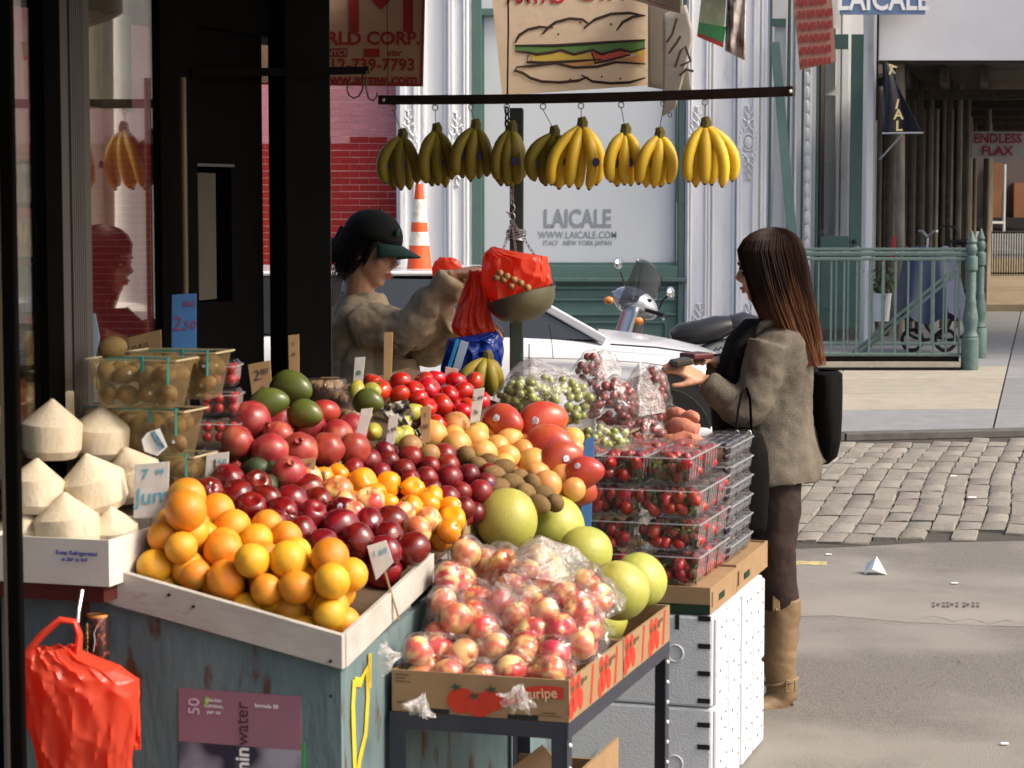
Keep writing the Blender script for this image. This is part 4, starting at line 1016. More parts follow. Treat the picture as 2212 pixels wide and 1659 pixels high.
m_gapp = skin('striped_apple_skin', (.50, .045, .025), (.68, .36, .12), (.76, .58, .22), rough=.28, scale=30, stretch=(1, 1, .45), mixlo=.50, mixhi=.66, detail=1.2, scale3=16, lo3=.54, hi3=.62, coat=.3, hue=.02)
m_plum = skin('plum_skin', (.20, .011, .012), (.11, .006, .010), (.33, .04, .03), rough=.32, scale=18, rnd=.3, hue=.008)
m_pom = skin('pomegranate_skin', (.36, .040, .034), (.26, .022, .022), (.46, .17, .09), rough=.36, scale=22, scale3=16, lo3=.5, hi3=.75, rnd=.15)
m_tom = skin('tomato_skin', (.52, .026, .012), (.44, .018, .010), None, rough=.22, scale=12, coat=.3)
m_mgrn = skin('green_mango_skin', (.075, .10, .018), (.10, .115, .022), (.20, .05, .02), rough=.35, scale=10, scale3=8, lo3=.56, hi3=.75)
m_mred = skin('red_mango_skin', (.36, .035, .03), (.46, .09, .03), (.52, .27, .05), rough=.3, scale=8, scale3=7, lo3=.56, hi3=.74)
m_mora = skin('pale_orange_fruit_skin', (.62, .29, .075), (.66, .35, .10), (.48, .38, .09), rough=.42, scale=10, scale3=9, lo3=.58, hi3=.78, rnd=.12, hue=.02)
m_kiwi = skin('kiwi_skin', (.19, .115, .035), (.145, .085, .025), None, rough=.75, scale=60, bump=.3, bscale=500, coat=0)
m_pml = skin('pomelo_skin', (.44, .41, .085), (.36, .38, .065), (.52, .44, .13), rough=.42, scale=9, bump=.18, bscale=420, rnd=.10, hue=.012)
m_pepo = skin('orange_pepper_skin', (.80, .31, .012), (.76, .27, .010), None, rough=.22, scale=6, coat=.4, rnd=.08)
m_avo = skin('dark_green_skin', (.028, .045, .018), (.05, .07, .025), None, rough=.45, scale=40, bump=.3, bscale=200)
m_pear = skin('russet_skin', (.30, .17, .06), (.25, .13, .05), None, rough=.6, scale=40)
m_yelg = skin('yellow_green_skin', (.42, .36, .06), (.30, .32, .05), None, rough=.4, scale=12)
m_coco = mat('trimmed_coconut', (.66, .57, .43), .5, .4, col2=(.60, .50, .36), scale=2.2, rnd=.05, bump=.22, bscale=5, stretch=(1.4, 1.4, .7), col3=(.50, .38, .24), scale3=1.6, lo3=.64, hi3=.82)
m_stem = mat('green_stem', (.07, .10, .025), .6, .3); m_bstem = mat('brown_stem', (.10, .055, .02), .7, .2)
ms = {
    'orange': shape('orange', m_orng, f_orange), 'navel': shape('orange', m_orng, f_navel),
    'rapple': shape('apple', m_rapp, f_apple, 25, 16), 'papple': shape('apple', m_papp, f_gala, 20, 16), 'gapple': shape('apple', m_gapp, f_gala, 20, 16),
    'plum': shape('plum', m_plum, f_plum, 24, 14), 'pom': shape('pomegranate', m_pom, f_pom, 24, 14), 'tom': shape('tomato', m_tom, f_tomato, 20, 14),
    'gmango': shape('mango', m_mgrn, f_mango), 'rmango': shape('mango', m_mred, f_mango), 'omango': shape('round_fruit', m_mora, f_round),
    'kiwi': shape('kiwi', m_kiwi, f_kiwi, 16, 12), 'pomelo': shape('pomelo', m_pml, f_pomelo, 28, 20), 'pepper': shape('bell_pepper', m_pepo, f_pepper, 24, 16),
    'avo': shape('avocado', m_avo, f_avo), 'pear': shape('russet_pear', m_pear, f_round), 'yelg': shape('papaya', m_yelg, f_avo),
}
def star(n, r0, r1, z, th=.0):
    m = M(); vs = [(0, 0, z)]
    for i in range(2 * n): 
        a = math.pi * i / n; r = r1 if i % 2 == 0 else r0; vs.append((math.cos(a) * r, math.sin(a) * r, z - (.06 if i % 2 == 0 else 0)))
    m.add(vs, [(0, 1 + i, 1 + (i + 1) % (2 * n)) for i in range(2 * n)]); return m
calyx_me = star(5, .10, .52, .70).mesh('calyx', m_stem)
crown_m = M()
crown_m.lathe([(.20, .90), (.17, 1.02), (.22, 1.14), (.16, 1.10), (.11, 1.0)], 10)
crown_me = crown_m.mesh('crown', m_pom, True)
stem_me = M().tube([(0, 0, .55), (.02, 0, .80), (.06, .02, 1.02)], [.035, .03, .045], 6).mesh('stem', m_bstem, True)
pstem_me = M().tube([(0, 0, .55), (.03, 0, .85), (.10, .02, 1.0)], [.14, .09, .10], 7).mesh('stem', m_stem, True)
stk_me = M().lathe([(1e-6, 0.012), (.16, .006), (.20, 0)], 14).mesh('sticker', mat('fruit_sticker', (.62, .60, .62), .4, .4, col2=(.30, .30, .45), scale=9, mixlo=.5, mixhi=.55), True)
stkb_me = stk_me.copy(); stkb_me.materials.clear(); stkb_me.materials.append(mat('blue_fruit_sticker', (.03, .04, .22), .4, .4))
rf = random.Random(3)
def place(name, me, c, r, label, cat, group, rot=None, child=None, sticker=None, scale=None):
    o = link(name, me); o.location = c
    sc_ = scale or (r * rf.uniform(.955, 1.045), r * rf.uniform(.955, 1.045), r * rf.uniform(.95, 1.05)); o.scale = sc_
    o.rotation_euler = rot if rot is not None else (rf.uniform(-2.6, 2.6), rf.uniform(-1.2, 1.2), rf.uniform(0, 6.28))
    tag(o, label, cat, group)
    if child is not None: link(child.name, child, o)
    if sticker is not None:
        d = (Vector((0, 0, CH)) - Vector(c)).normalized() + Vector((rf.uniform(-.5, .5), 0, rf.uniform(-.2, .5))); d.normalize()
        k = link('sticker', sticker, o)
        # the sticker sits on the skin: shoot along the direction in the fruit's own space
        q = o.rotation_euler.to_matrix().inverted() @ d
        best = max(me.vertices, key=lambda v: v.co.normalized().dot(q)).co
        k.location = best * 1.005; k.rotation_euler = best.normalized().to_track_quat('Z', 'Y').to_euler()
    return o
def relax(pts, n=14, f=.93):
    for _ in range(n):
        for i in range(len(pts)):
            for j in range(i + 1, len(pts)):
                d = pts[j][0] - pts[i][0]; m_ = (pts[i][1] + pts[j][1]) * f
                if 1e-6 < d.length < m_:
                    k = d.normalized() * ((m_ - d.length) * .5); pts[i][0] -= k; pts[j][0] += k
    return pts
def inside(p, r, box):           # keep a fruit behind the front board and between the side boards of its tray
    t = (p - P0).dot(A); s = (p - P0).dot(B)
    dt = max(0, box[0] + r * .9 - t); ds = max(0, box[1] + r - s) - max(0, s - (box[2] - r * .8))
    p += A * dt + B * ds
def heap_labels(pts, desc, where):
    order = sorted(range(len(pts)), key=lambda i: -PX(pts[i][0])[1]); rows = []
    med = sorted(FPX * 2 * p[1] / p[0].y for p in pts)[len(pts) // 2]
    for i in order:
        v = PX(pts[i][0])[1]
        if rows and rows[-1][0] - v < .6 * med: rows[-1][1].append(i)
        else: rows.append((v, [i]))
    out = [None] * len(pts)
    for r, (v, idx) in enumerate(rows):
        idx.sort(key=lambda i: PX(pts[i][0])[0])
        for k, i in enumerate(idx):
            out[i] = '%s, %s from left in %s row of %s' % (desc, ORDX(k), ORDX(r), where)
    return out
def zoomer(x0, y0, sc_): return lambda x, y, d: ((x0 + x / sc_) * .9875, (y0 + y / sc_) * .9875, d / sc_ * .9875)
ZA = zoomer(0, 1000, 2.44); ZB = zoomer(480, 760, 3.687); ZC = zoomer(850, 760, 2.765); ZD = zoomer(750, 1120, 2.949)
def heap(name, cat, desc, where, group, spots, zf, dia, meshes, P=PL, off=0.0, child=None, childp=1.0, stick=0, stickme=None, rot=None, lim=(.86, 1.25), under=0, box=(.25, -9, 9)):
    pts = []
    for s in spots:
        u, v, d = zf(*s[:3]); c = on_plane(u, v, P, off)
        r = max(dia * lim[0], min(dia * lim[1], d * c.y / FPX)) / 2
        pts.append([c, r])
        pts[-1][1] *= 1.06
    relax(pts)
    for _ in range(6):
        for q in pts: inside(q[0], q[1], box)
        relax(pts, 3)
    for q in pts: inside(q[0], q[1], box)
    labs = heap_labels(pts, desc, where)
    # the layer underneath, showing only through the gaps
    if under:
        pr = random.Random(len(spots)); got = []
        for _ in range(under * 12):
            if len(got) >= under: break
            i, j, k = (pr.randrange(len(pts)) for _ in range(3)); a_, b_ = pr.random(), pr.random()
            if a_ + b_ > 1: a_, b_ = 1 - a_, 1 - b_
            q_ = pts[i][0] * (1 - a_ - b_) + pts[j][0] * a_ + pts[k][0] * b_
            if (pts[i][0] - pts[j][0]).length > .34 or (pts[i][0] - pts[k][0]).length > .34: continue
            q_ = q_ - Z * dia * .62 + A * dia * .25
            inside(q_, dia * .5, box)
            if all((q_ - g_).length > dia * .8 for g_ in got): got.append(q_)
        got.sort(key=lambda g_: PX(g_)[0])
        for n_, g_ in enumerate(got):
            place(name, meshes[0], g_, dia * .5, '%s in the layer underneath %s, %s from left' % (desc, where, ORDX(n_)), cat, group + ', lower layer')
    for i, (c, r) in enumerate(pts):
        me = meshes[i % len(meshes)]
        place(name, me, c, r, labs[i], cat, group, rot=rot(rf) if rot else None, child=child if (child is not None and rf.random() < childp) else None,
              sticker=(stickme or stk_me) if rf.random() < stick else None)
    return pts
PO = (.92, .214, .188, .36, -.185)
heap('orange', 'orange', 'ripe orange', 'the orange heap', 'oranges heaped behind the white board',
     [(880, 305, 205), (1120, 300, 190), (1255, 385, 200), (1410, 370, 165), (1050, 415, 195), (710, 410, 165), (810, 485, 225), (620, 575, 185), (820, 635, 185), (930, 555, 150), (1000, 615, 165), (1105, 650, 215), (1190, 515, 205), (1395, 460, 160), (1420, 545, 215), (1575, 525, 165), (1310, 655, 190), (1540, 665, 215), (1770, 650, 205), (1900, 640, 175), (1640, 800, 215), (1265, 775, 185), (1465, 820, 190), (1380, 770, 150), (1850, 850, 195), (1735, 925, 180), (1660, 620, 150), (1500, 430, 150), (985, 330, 150), (1900, 750, 150), (760, 560, 150), (1560, 760, 150), (1880, 930, 185), (1930, 860, 180), (560, 620, 170)],
     ZA, .084, [ms['orange'], ms['navel'], ms['orange']], PO, stick=.14, under=22, box=(.235, .19, .700))
PR = PL
heap('apple', 'apple', 'glossy dark red apple', 'the red apple heap', 'dark red apples behind the oranges',
     [(95, 1075, 210), (110, 1200, 240), (270, 1120, 200), (390, 1235, 230), (520, 1345, 260), (700, 1150, 250), (645, 1500, 250), (770, 1385, 230), (870, 1285, 200), (930, 1440, 270), (1150, 1390, 215), (1360, 1410, 230), (830, 1600, 260), (1120, 1560, 260), (1530, 1610, 230), (1390, 1540, 190), (-40, 1180, 210), (420, 1440, 190), (250, 1300, 200), (560, 1240, 200), (1310, 1640, 220), (990, 1330, 180), (500, 1580, 200)],
     ZB, .084, [ms['rapple']], PL, -.002, stem_me, .7, .16, under=16)
heap('apple', 'apple', 'pale pink and yellow apple', 'the pale apple patch', 'pale apples among the red ones',
     [(700, 1050, 255), (950, 1160, 240), (1010, 1260, 200), (1210, 1240, 240), (1590, 1480, 230), (1690, 1390, 210), (1480, 1350, 180), (1070, 1340, 180)],
     ZB, .074, [ms['papple']], PL, .005, stem_me, .7, .1)
heap('bell_pepper', 'pepper', 'shiny orange bell pepper', 'the pepper heap', 'orange bell peppers in the middle',
     [(920, 1060, 190), (1140, 1090, 250), (1370, 1120, 225), (1520, 1150, 180), (1370, 1260, 165), (1530, 1285, 210), (1690, 1270, 200), (1830, 1290, 170), (1880, 1390, 225), (1620, 1180, 150), (1850, 1480, 180), (1250, 1180, 160), (1030, 1070, 150)],
     ZB, .070, [ms['pepper']], PL, .0, pstem_me, .5, under=10)
heap('plum', 'plum', 'dark red plum', 'the plum heap', 'dark plums behind the peppers',
     [(1200, 920, 210), (1340, 840, 180), (1480, 990, 190), (1540, 890, 200), (1640, 1060, 190), (1810, 880, 210), (1840, 960, 190), (1850, 1060, 220), (2010, 1030, 180), (2150, 1100, 170), (1840, 1220, 200), (2090, 1170, 205), (1960, 1170, 170), (1960, 1290, 180), (1080, 980, 165), (1300, 1010, 160), (1720, 1150, 150), (1380, 930, 160), (1560, 1060, 160), (1700, 960, 150), (2180, 1010, 150)],
     ZB, .062, [ms['plum']], PL, .0, None, 1, .18, stkb_me, under=16)
pp_ = heap('pomegranate', 'pomegranate', 'big red pomegranate', 'the pomegranate pile', 'pomegranates at the back left',
     [(320, 620, 340), (590, 620, 250), (350, 830, 300), (640, 820, 300), (870, 820, 270), (730, 650, 190), (890, 690, 240), (1030, 680, 200), (560, 1010, 190), (470, 720, 200), (200, 780, 200), (1010, 790, 180)],
     ZB, .098, [ms['pom']], PL, .03, crown_me, 1.0, under=8)
heap('mango', 'mango', 'dark green mango', 'the green mangoes', 'green mangoes above the pomegranates',
     [(570, 330, 280), (390, 450, 250), (690, 530, 230), (1200, 430, 150)], ZB, .078, [ms['gmango']], PL, .075, rot=lambda r: (r.uniform(-.4, .4), R(80) + r.uniform(-.3, .3), r.uniform(-.6, .6)))
heap('mango', 'mango', 'red and green mango', 'the far mangoes', 'red mangoes beside the green ones', [(830, 520, 220)], ZB, .08, [ms['rmango']], PL, .06)
heap('tomato', 'tomato', 'ripe red tomato', 'the tomato heap', 'tomatoes at the back of the stand',
     [(1490, 290, 175), (1720, 345, 190), (1890, 270, 185), (2050, 275, 155), (1770, 250, 155), (1960, 370, 185), (1830, 480, 200), (1590, 420, 150), (1330, 350, 190), (1250, 290, 150), (1650, 270, 140), (1930, 500, 150), (2000, 490, 150), (1760, 620, 140), (1880, 600, 140), (1440, 380, 150), (1690, 470, 150), (2090, 420, 150), (1800, 360, 150), (1600, 330, 150)],
     ZB, .066, [ms['tom']], PL, .0, calyx_me, .8, rot=lambda r: (r.uniform(-.9, .9), r.uniform(-.9, .9), r.uniform(0, 6)), under=14)
heap('round_fruit', 'fruit', 'smooth pale orange fruit', 'the pale orange heap', 'pale orange fruit beside the plums',
     [(300, 540, 180), (445, 490, 165), (570, 560, 155), (435, 590, 170), (570, 640, 170), (645, 510, 155), (650, 610, 145), (735, 570, 165), (800, 620, 150), (830, 690, 200), (970, 720, 130), (1050, 780, 155), (960, 830, 175), (1120, 860, 140), (1110, 550, 135), (1110, 610, 125), (740, 660, 150), (900, 760, 140), (1040, 680, 140), (520, 520, 120), (380, 550, 130), (690, 700, 130)],
     ZC, .064, [ms['omango']], PL, .0, under=16)
heap('mango', 'mango', 'large red mango', 'the red mangoes', 'large red mangoes right of the pale orange fruit',
     [(690, 450, 215), (920, 450, 240), (960, 580, 240), (1060, 690, 210), (1150, 740, 160)], ZC, .098, [ms['rmango']], PL, .035, None, 1, .5, rot=lambda r: (r.uniform(-.5, .5), R(70) + r.uniform(-.4, .4), r.uniform(-.8, .8)), under=4)
heap('kiwi', 'kiwi', 'brown fuzzy kiwi', 'the loose kiwi heap', 'loose kiwis beside the pale orange fruit',
     [(465, 660, 125), (545, 720, 110), (640, 775, 115), (690, 730, 115), (750, 830, 125), (860, 835, 125), (850, 885, 120), (930, 900, 120), (660, 845, 110), (790, 790, 110), (990, 930, 110), (600, 690, 100), (700, 900, 110), (800, 930, 110), (910, 950, 110)], ZC, .050, [ms['kiwi']], PL, .0, under=8)
heap('avocado', 'avocado', 'dark green avocado', 'the avocado patch', 'avocados in front of the pomegranates', [(440, 1030, 180), (215, 850, 150), (385, 1115, 120), (300, 980, 150)], ZB, .062, [ms['avo']], PL, .0)
heap('russet_pear', 'pear', 'brown russet pear', 'the plums', 'russet pears by the plums', [(1540, 800, 185), (1690, 860, 130)], ZB, .062, [ms['pear']], PL, .02)
heap('papaya', 'papaya', 'yellow green papaya', 'the papaya box', 'papayas in the newspaper lined box', [(1480, 600, 125), (1500, 700, 125), (1240, 680, 125), (1560, 520, 125), (1220, 350, 120), (1110, 345, 130), (1420, 720, 110)], ZB, .055, [ms['yelg']], PL, .015)
# ---- pomelos
pl_ = [(1095, 1122, 5.95, .083), (1200, 1136, 6.12, .080), (1264, 1193, 5.97, .070), (1336, 1275, 5.76, .076), (1382, 1254, 6.06, .072)]
names_ = ['large green yellow pomelo at the left end of the pomelo row', 'pomelo partly behind the leftmost large pomelo', 'small pale pomelo top between bagged apples and strawberries', 'large yellow pomelo in front at the carton corner', 'greener pomelo behind the yellow one at the carton corner']
for (u, v, D, r), lb in zip(pl_, names_):
    place('pomelo', ms['pomelo'], W(u, v, D), r, lb, 'pomelo', 'pomelos in the rear carton', rot=(R(rf.uniform(-50, -10)), R(rf.uniform(-20, 25)), rf.uniform(0, 6)))
PLH = ('near left', 'near right', 'far left', 'far right', 'raised middle')
hid = [(1.20, .82, .63, .075), (1.20, .97, .63, .075), (1.38, .82, .63, .075), (1.38, 1.0, .62, .07), (1.28, .88, .75, .07)]
for k, (t, s, z, r) in enumerate(hid):
    place('pomelo', ms['pomelo'], Lp(t, s, z), r, 'half hidden pomelo in the rear carton, %s one of the bottom layer' % PLH[k], 'pomelo', 'pomelos at the bottom of the carton')
# ---- apples in the carton, later wrapped in film
PA = (.636, .54, .863, .49, -.03)
ap_pts = heap('apple', 'apple', 'red and yellow apple', 'the bagged apples', 'bagged apples in the front carton',
     [(300, 510, 195), (450, 390, 190), (510, 485, 205), (660, 400, 180), (720, 515, 205), (460, 665, 195), (320, 650, 170), (680, 710, 195), (900, 760, 190), (560, 890, 195), (770, 920, 205), (925, 620, 185), (1090, 665, 180), (980, 880, 180), (1170, 900, 210), (1325, 770, 205), (1300, 650, 185), (650, 1070, 195), (890, 1090, 195), (440, 1010, 170), (1340, 1020, 210), (1000, 340, 175), (1250, 310, 170), (1330, 490, 195), (1170, 400, 180), (1560, 480, 175), (1620, 570, 165), (1430, 900, 170), (1560, 860, 165), (1640, 740, 150), (1100, 500, 175), (850, 340, 160), (1540, 640, 170), (1470, 750, 170), (270, 940, 150), (820, 620, 170), (590, 600, 160), (1210, 560, 170), (1080, 1020, 170), (1460, 560, 170)],
     ZD, .082, [ms['gapple'], ms['papple'], ms['gapple']], PA, .0, stem_me, .8, under=28, box=(.515, .735, 1.165))
# ---- trimmed coconuts
def coco_me():
    rng = random.Random(12); n = 28; prof = [(.30, -1.0), (.80, -.94), (.97, -.66), (1.0, .10), (.985, .18), (.05, .96)]
    m = M(); vs = []
    for j, (r, z) in enumerate(prof):
        for i in range(n):
            a = 2 * math.pi * i / n; f = 1 + .018 * math.cos(7 * a + .3 * j) * (1 if j < 4 else .5) + rng.uniform(-.004, .004)
            vs.append((r * f * math.cos(a), r * f * math.sin(a), z))
    fs = [(j * n + i, j * n + (i + 1) % n, (j + 1) * n + (i + 1) % n, (j + 1) * n + i) for j in range(5) for i in range(n)] + [tuple(range(n))[::-1], tuple(5 * n + i for i in range(n))]
    m.add(vs, fs); return m.mesh('coconut', m_coco, True, 24)
cme = coco_me()
cl_ = [(144, 1130, 5.27, .070, 'front coconut standing in the white carton'), (243, 1145, 5.33, .058, 'small coconut right of the front one, beside the oranges'), (50, 1145, 5.30, .060, 'shaded coconut half behind the black post, lowest row'),
       (77, 1050, 5.32, .064, 'coconut half behind the black post, middle row'), (200, 1040, 5.36, .068, 'tilted coconut in the middle of the pile'), (285, 1020, 5.52, .064, 'coconut behind the tall blue price card'),
       (112, 925, 5.44, .068, 'large coconut on the upper row, left'), (218, 930, 5.55, .062, 'coconut on the upper row, beside the kiwi baskets'), (95, 860, 5.62, .072, 'topmost coconut at the back of the pile')]
for k, (u, v, D, r, lb) in enumerate(cl_):
    place('coconut', cme, W(u, v, D), r * 1.09, 'white trimmed ' + lb, 'coconut', 'trimmed coconuts', rot=(R(rf.uniform(-12, 8)), R((-4, 12, -8, 6, 14, 16, -3, 8, -6)[k]), rf.uniform(0, 6)))
m_wcart = mat('white_carton', (.62, .60, .57), .6, .3, col2=(.56, .54, .51), scale=8, col3=(.40, .36, .32), scale3=12, lo3=.64, hi3=.8)
wc, ivw = open_carton('coconut_carton', 'white carton with blue print holding the trimmed coconuts', .135, .50, -.12, .185, .872, .105, m_wcart, cat='carton')
o = part('red_base', lbox(M(), .137, .498, -.118, .17, .835, .871), mat('dark_red_wood', (.06, .012, .010), .7, .2), wc); o.matrix_parent_inverse = ivw
for (s, h, ss, zz) in (('Keep Refrigerated', .014, .105, .945), ('at 36F to 41F', .012, .10, .930)):
    o = text_mesh_on(s, h, mat('blue_print', (.04, .06, .35), .7, .2), 'lettering', wc, Lp(.1335, ss, zz), B, Z, bold=.015, ext=.0003); o.matrix_parent_inverse = ivw
# ================================================================== boxes, bags, cards and hanging things
m_clear = film('clear_clamshell', (.97, .975, .975), .02, .10, .5, 26, (.8, .82, .85), .10, 20)
m_bagf = film('clear_poly_bag', (1, .99, .99), .035, .20, 1.0, 13, (.92, .86, .86), .14, 5)
m_bagm = film('milky_poly_bag', (.98, .98, .98), .22, .16, .9, 38, (.9, .88, .88), .4, 16)
m_bask = film('amber_clear_basket', (.95, .90, .72), .22, .2, .2, 30, (.55, .45, .25))
m_teal = mat('teal_plastic_tie', (.02, .26, .24), .4, .4)
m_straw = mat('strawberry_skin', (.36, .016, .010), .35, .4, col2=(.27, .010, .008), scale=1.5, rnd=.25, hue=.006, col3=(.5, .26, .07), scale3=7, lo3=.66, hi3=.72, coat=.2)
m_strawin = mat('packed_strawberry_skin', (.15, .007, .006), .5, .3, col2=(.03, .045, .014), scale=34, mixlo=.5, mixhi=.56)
m_leafg = mat('strawberry_leaf', (.045, .085, .02), .6, .3, col2=(.07, .11, .03), scale=60)
# ---- strawberry clamshells
SWd, SDp, SHt = .192, .132, .0905
def shell_mesh(w_, d, h):
    b = M(); k = .90
    rng = [(k, 0), (k + .02, .012), (1.0, h - .016), (1.06, h - .015), (1.06, h - .010)]
    def ring(f, z): return [(f * w_ / 2 * x, f * d / 2 * y, z) for (x, y) in ((-1, -.8), (-.86, -1), (.86, -1), (1, -.8), (1, .8), (.86, 1), (-.86, 1), (-1, .8))]
    vs = [p for (f, z) in rng for p in ring(f, z)]; fs = []
    for j in range(len(rng) - 1):
        for i in range(8): fs.append((j * 8 + i, j * 8 + (i + 1) % 8, (j + 1) * 8 + (i + 1) % 8, (j + 1) * 8 + i))
    fs.append(tuple(range(8))[::-1]); b.add(vs, fs); body = b.mesh('tub', m_clear, False)
    l = M(); rng = [(1.06, h - .009), (1.0, h - .006), (.86, h + .004), (.80, h + .004)]
    vs = [p for (f, z) in rng for p in ring(f, z)]; fs = []
    for j in range(len(rng) - 1):
        for i in range(8): fs.append((j * 8 + i, j * 8 + (i + 1) % 8, (j + 1) * 8 + (i + 1) % 8, (j + 1) * 8 + i))
    fs.append(tuple(3 * 8 + i for i in range(8))); l.add(vs, fs); lid = l.mesh('lid', m_clear, False)
    rb = M()
    for i in range(5):
        y = -d * .40 + i * d * .2
        rb.bar((w_ * .47, y, .014), (w_ * .505, y, h - .018), .0022, .0015)
    for y in (-1, 1): rb.bar((-w_ * .52, y * d * .53, h - .0115), (w_ * .52, y * d * .53, h - .0115), .003, .003)
    for x in (-1, 1): rb.bar((x * w_ * .53, -d * .52, h - .0115), (x * w_ * .53, d * .52, h - .0115), .004, .005)
    ribs = rb.mesh('rib_and_rim', film('clear_rim', (.97, .97, .98), .50, .08, .1, 50, (.85, .87, .9)), False)
    return body, lid, ribs
sh_big = shell_mesh(SWd, SDp, SHt); sh_small = shell_mesh(.128, .190, SHt); sh_dark = shell_mesh(.125, .110, .058)
straw_me = shape('strawberry', m_straw, f_berry, 12, 9)
leaf_me = star(6, .18, .62, 1.12).mesh('calyx', m_leafg)
leaf_blob = M()
for k in range(5):
    a = k * 1.256; leaf_blob.add([(0, 0, 0), (math.cos(a - .4) * .5, math.sin(a - .4) * .5, .25), (math.cos(a) * 1.0, math.sin(a) * 1.0, .12), (math.cos(a + .4) * .5, math.sin(a + .4) * .5, .25)], [(0, 1, 2, 3)])
leaf_bl = leaf_blob.mesh('leaf', m_leafg)
n_str = 0
def clamshell(t, s, z, meshes, label, rz=0, dims=(SWd, SDp, SHt), fill='straw', faces='fr', group='clear strawberry clamshells'):
    global n_str
    c = Lp(t, s, z); o = thing('clamshell', label, 'clamshell', c, RZ + rz, group)
    for me in meshes: link(me.name, me, o)
    Mw = Matrix.Translation(c) @ Matrix.Rotation(RZ + rz, 4, 'Z')
    w_, d, h = dims; rg = random.Random(int(t * 1000 + s * 777 + z * 333))
    spots = []
    if fill == 'straw':
        inn = M()       # the fruit packed behind the outer ones
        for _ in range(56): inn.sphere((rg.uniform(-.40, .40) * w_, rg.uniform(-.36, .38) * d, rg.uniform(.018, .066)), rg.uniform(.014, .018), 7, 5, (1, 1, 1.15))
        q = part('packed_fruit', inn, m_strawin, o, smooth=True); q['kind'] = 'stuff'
        nx = max(2, int(w_ / .038))
        if 'f' in faces: spots += [(-w_ / 2 + (i + .5) * w_ / nx, -d / 2 + .024, .022 + j * .034) for i in range(nx) for j in range(2)]
        if 'r' in faces: spots += [(w_ / 2 - .024, -d / 2 + (i + .5) * d / 3 + .01, .022 + j * .034) for i in range(1, 3) for j in range(2)]
        if 't' in faces: spots += [(-w_ / 2 + (i + .5) * w_ / nx, -d / 2 + (j + 1.5) * d / 4, .068) for i in range(nx) for j in range(3)]
        for k, (x, y, zz) in enumerate(spots):
            p = Mw @ Vector((x + rg.uniform(-.006, .006), y + rg.uniform(-.003, .003), zz + rg.uniform(-.005, .005)))
            if rg.random() < .36 and n_str > 0:
                lo_ = link('leaf_sprig', leaf_bl); lo_.location = p; lo_.scale = (.026, .026, .026); lo_.rotation_euler = (R(70) + rg.uniform(-.6, .6), rg.uniform(-.5, .5), rg.uniform(0, 6))
                tag(lo_, 'green leaves, %s inside the %s' % (ORDX(k), label), 'leaf', 'leaf sprigs in the clamshells')
            else:
                so2 = link('strawberry', straw_me); so2.location = p; r = rg.uniform(.0185, .0235); so2.scale = (r, r, r)
                so2.rotation_euler = (R(rg.uniform(-60, 230)), R(rg.uniform(-60, 60)), rg.uniform(0, 6.28)); n_str += 1
                tag(so2, 'red strawberry, %s inside the %s' % (ORDX(k), label), 'strawberry', 'strawberries packed in clamshells')
                if rg.random() < .6: link('calyx', leaf_me, so2)
    return o
ZS = .628
lay = ['bottom', 'second', 'third', 'top']
for L_ in range(3):
    z = ZS + L_ * (SHt + .005)
    for ci in range(2):
        clamshell(YB0 + .07, 1.145 - SWd / 2 - .005 - (1 - ci) * (SWd + .012), z, sh_big, '%s strawberry box, front %s column' % (lay[L_], ('left', 'right')[ci]), faces='fr' if ci else 'f')
    for ri in range(1, 3):
        clamshell(YB0 + .07 + ri * (SDp + .01), 1.145 - SWd / 2 - .005, z, sh_big, '%s strawberry box, right column, %s from the front' % (lay[L_], ORD[ri]), faces='r')
z = ZS + 3 * (SHt + .005)
for ci in range(3):
    clamshell(YB0 + .10, 1.115 - .066 - (2 - ci) * .138, z, sh_small, 'top strawberry box, %s' % ('left end beside blue card', 'in the middle', 'right end of front row')[ci], dims=(.128, .19, SHt), faces='ftr' if ci == 2 else 'ft')
for ci in range(2):
    clamshell(YB0 + .31, 1.115 - .066 - (1 - ci) * .138, z, sh_small, 'top strawberry box of the second row, %s one' % ('left', 'right')[ci], dims=(.128, .19, SHt), faces='tr' if ci else 't')
# dark berry boxes behind on the street side
m_bberry = mat('blackberry_skin', (.018, .010, .02), .3, .5, col2=(.03, .012, .03), scale=80)
bb = M(); rg = random.Random(9)
for L_ in range(6):
    for ri in range(3):
        t = YB0 + .49 + ri * .116; s = 1.145 - .0625; z = ZS + L_ * .0615
        if L_ == 5 and ri == 0: pass
        clamshell(t, s, z, sh_dark, 'dark berry box, %s layer, %s from the street end' % (ORD[L_], ORD[2 - ri]), dims=(.125, .11, .058), fill=None, group='dark berry clamshells')
        for i in range(5):
            for j in range(2):
                for (dt, ds) in ((-.045 + i * .022, .045),):
                    p = Lp(t + dt, s + ds, z + .014 + j * .022); bb.sphere(p, .0105, 7, 5)
        if L_ == 5:
            for i in range(4):
                for j in range(4): bb.sphere(Lp(t - .04 + i * .025, s - .045 + j * .03, z + .046), .0105, 7, 5)
tag(part('blackberries', bb, m_bberry, None, smooth=True), 'small dark berries packed in the rear clamshells', 'berries', None, 'stuff')
ca1, ivc1 = open_carton('flat_carton', 'brown and green flat carton under the strawberries, front one', YB0 + .002, YB0 + .384, YS0 + .05, YS1 - .008, .5435, .078, m_card, group='flat cartons on the styrofoam boxes')
ca2, ivc2 = open_carton('flat_carton', 'brown and green flat carton under the dark berries, rear one', YB0 + .388, YB1 + .13, YS0 + .05, YS1 - .010, .5435, .085, m_card, group='flat cartons on the styrofoam boxes')
m_cgr = mat('carton_dark_green', (.015, .035, .022), .8, .2)
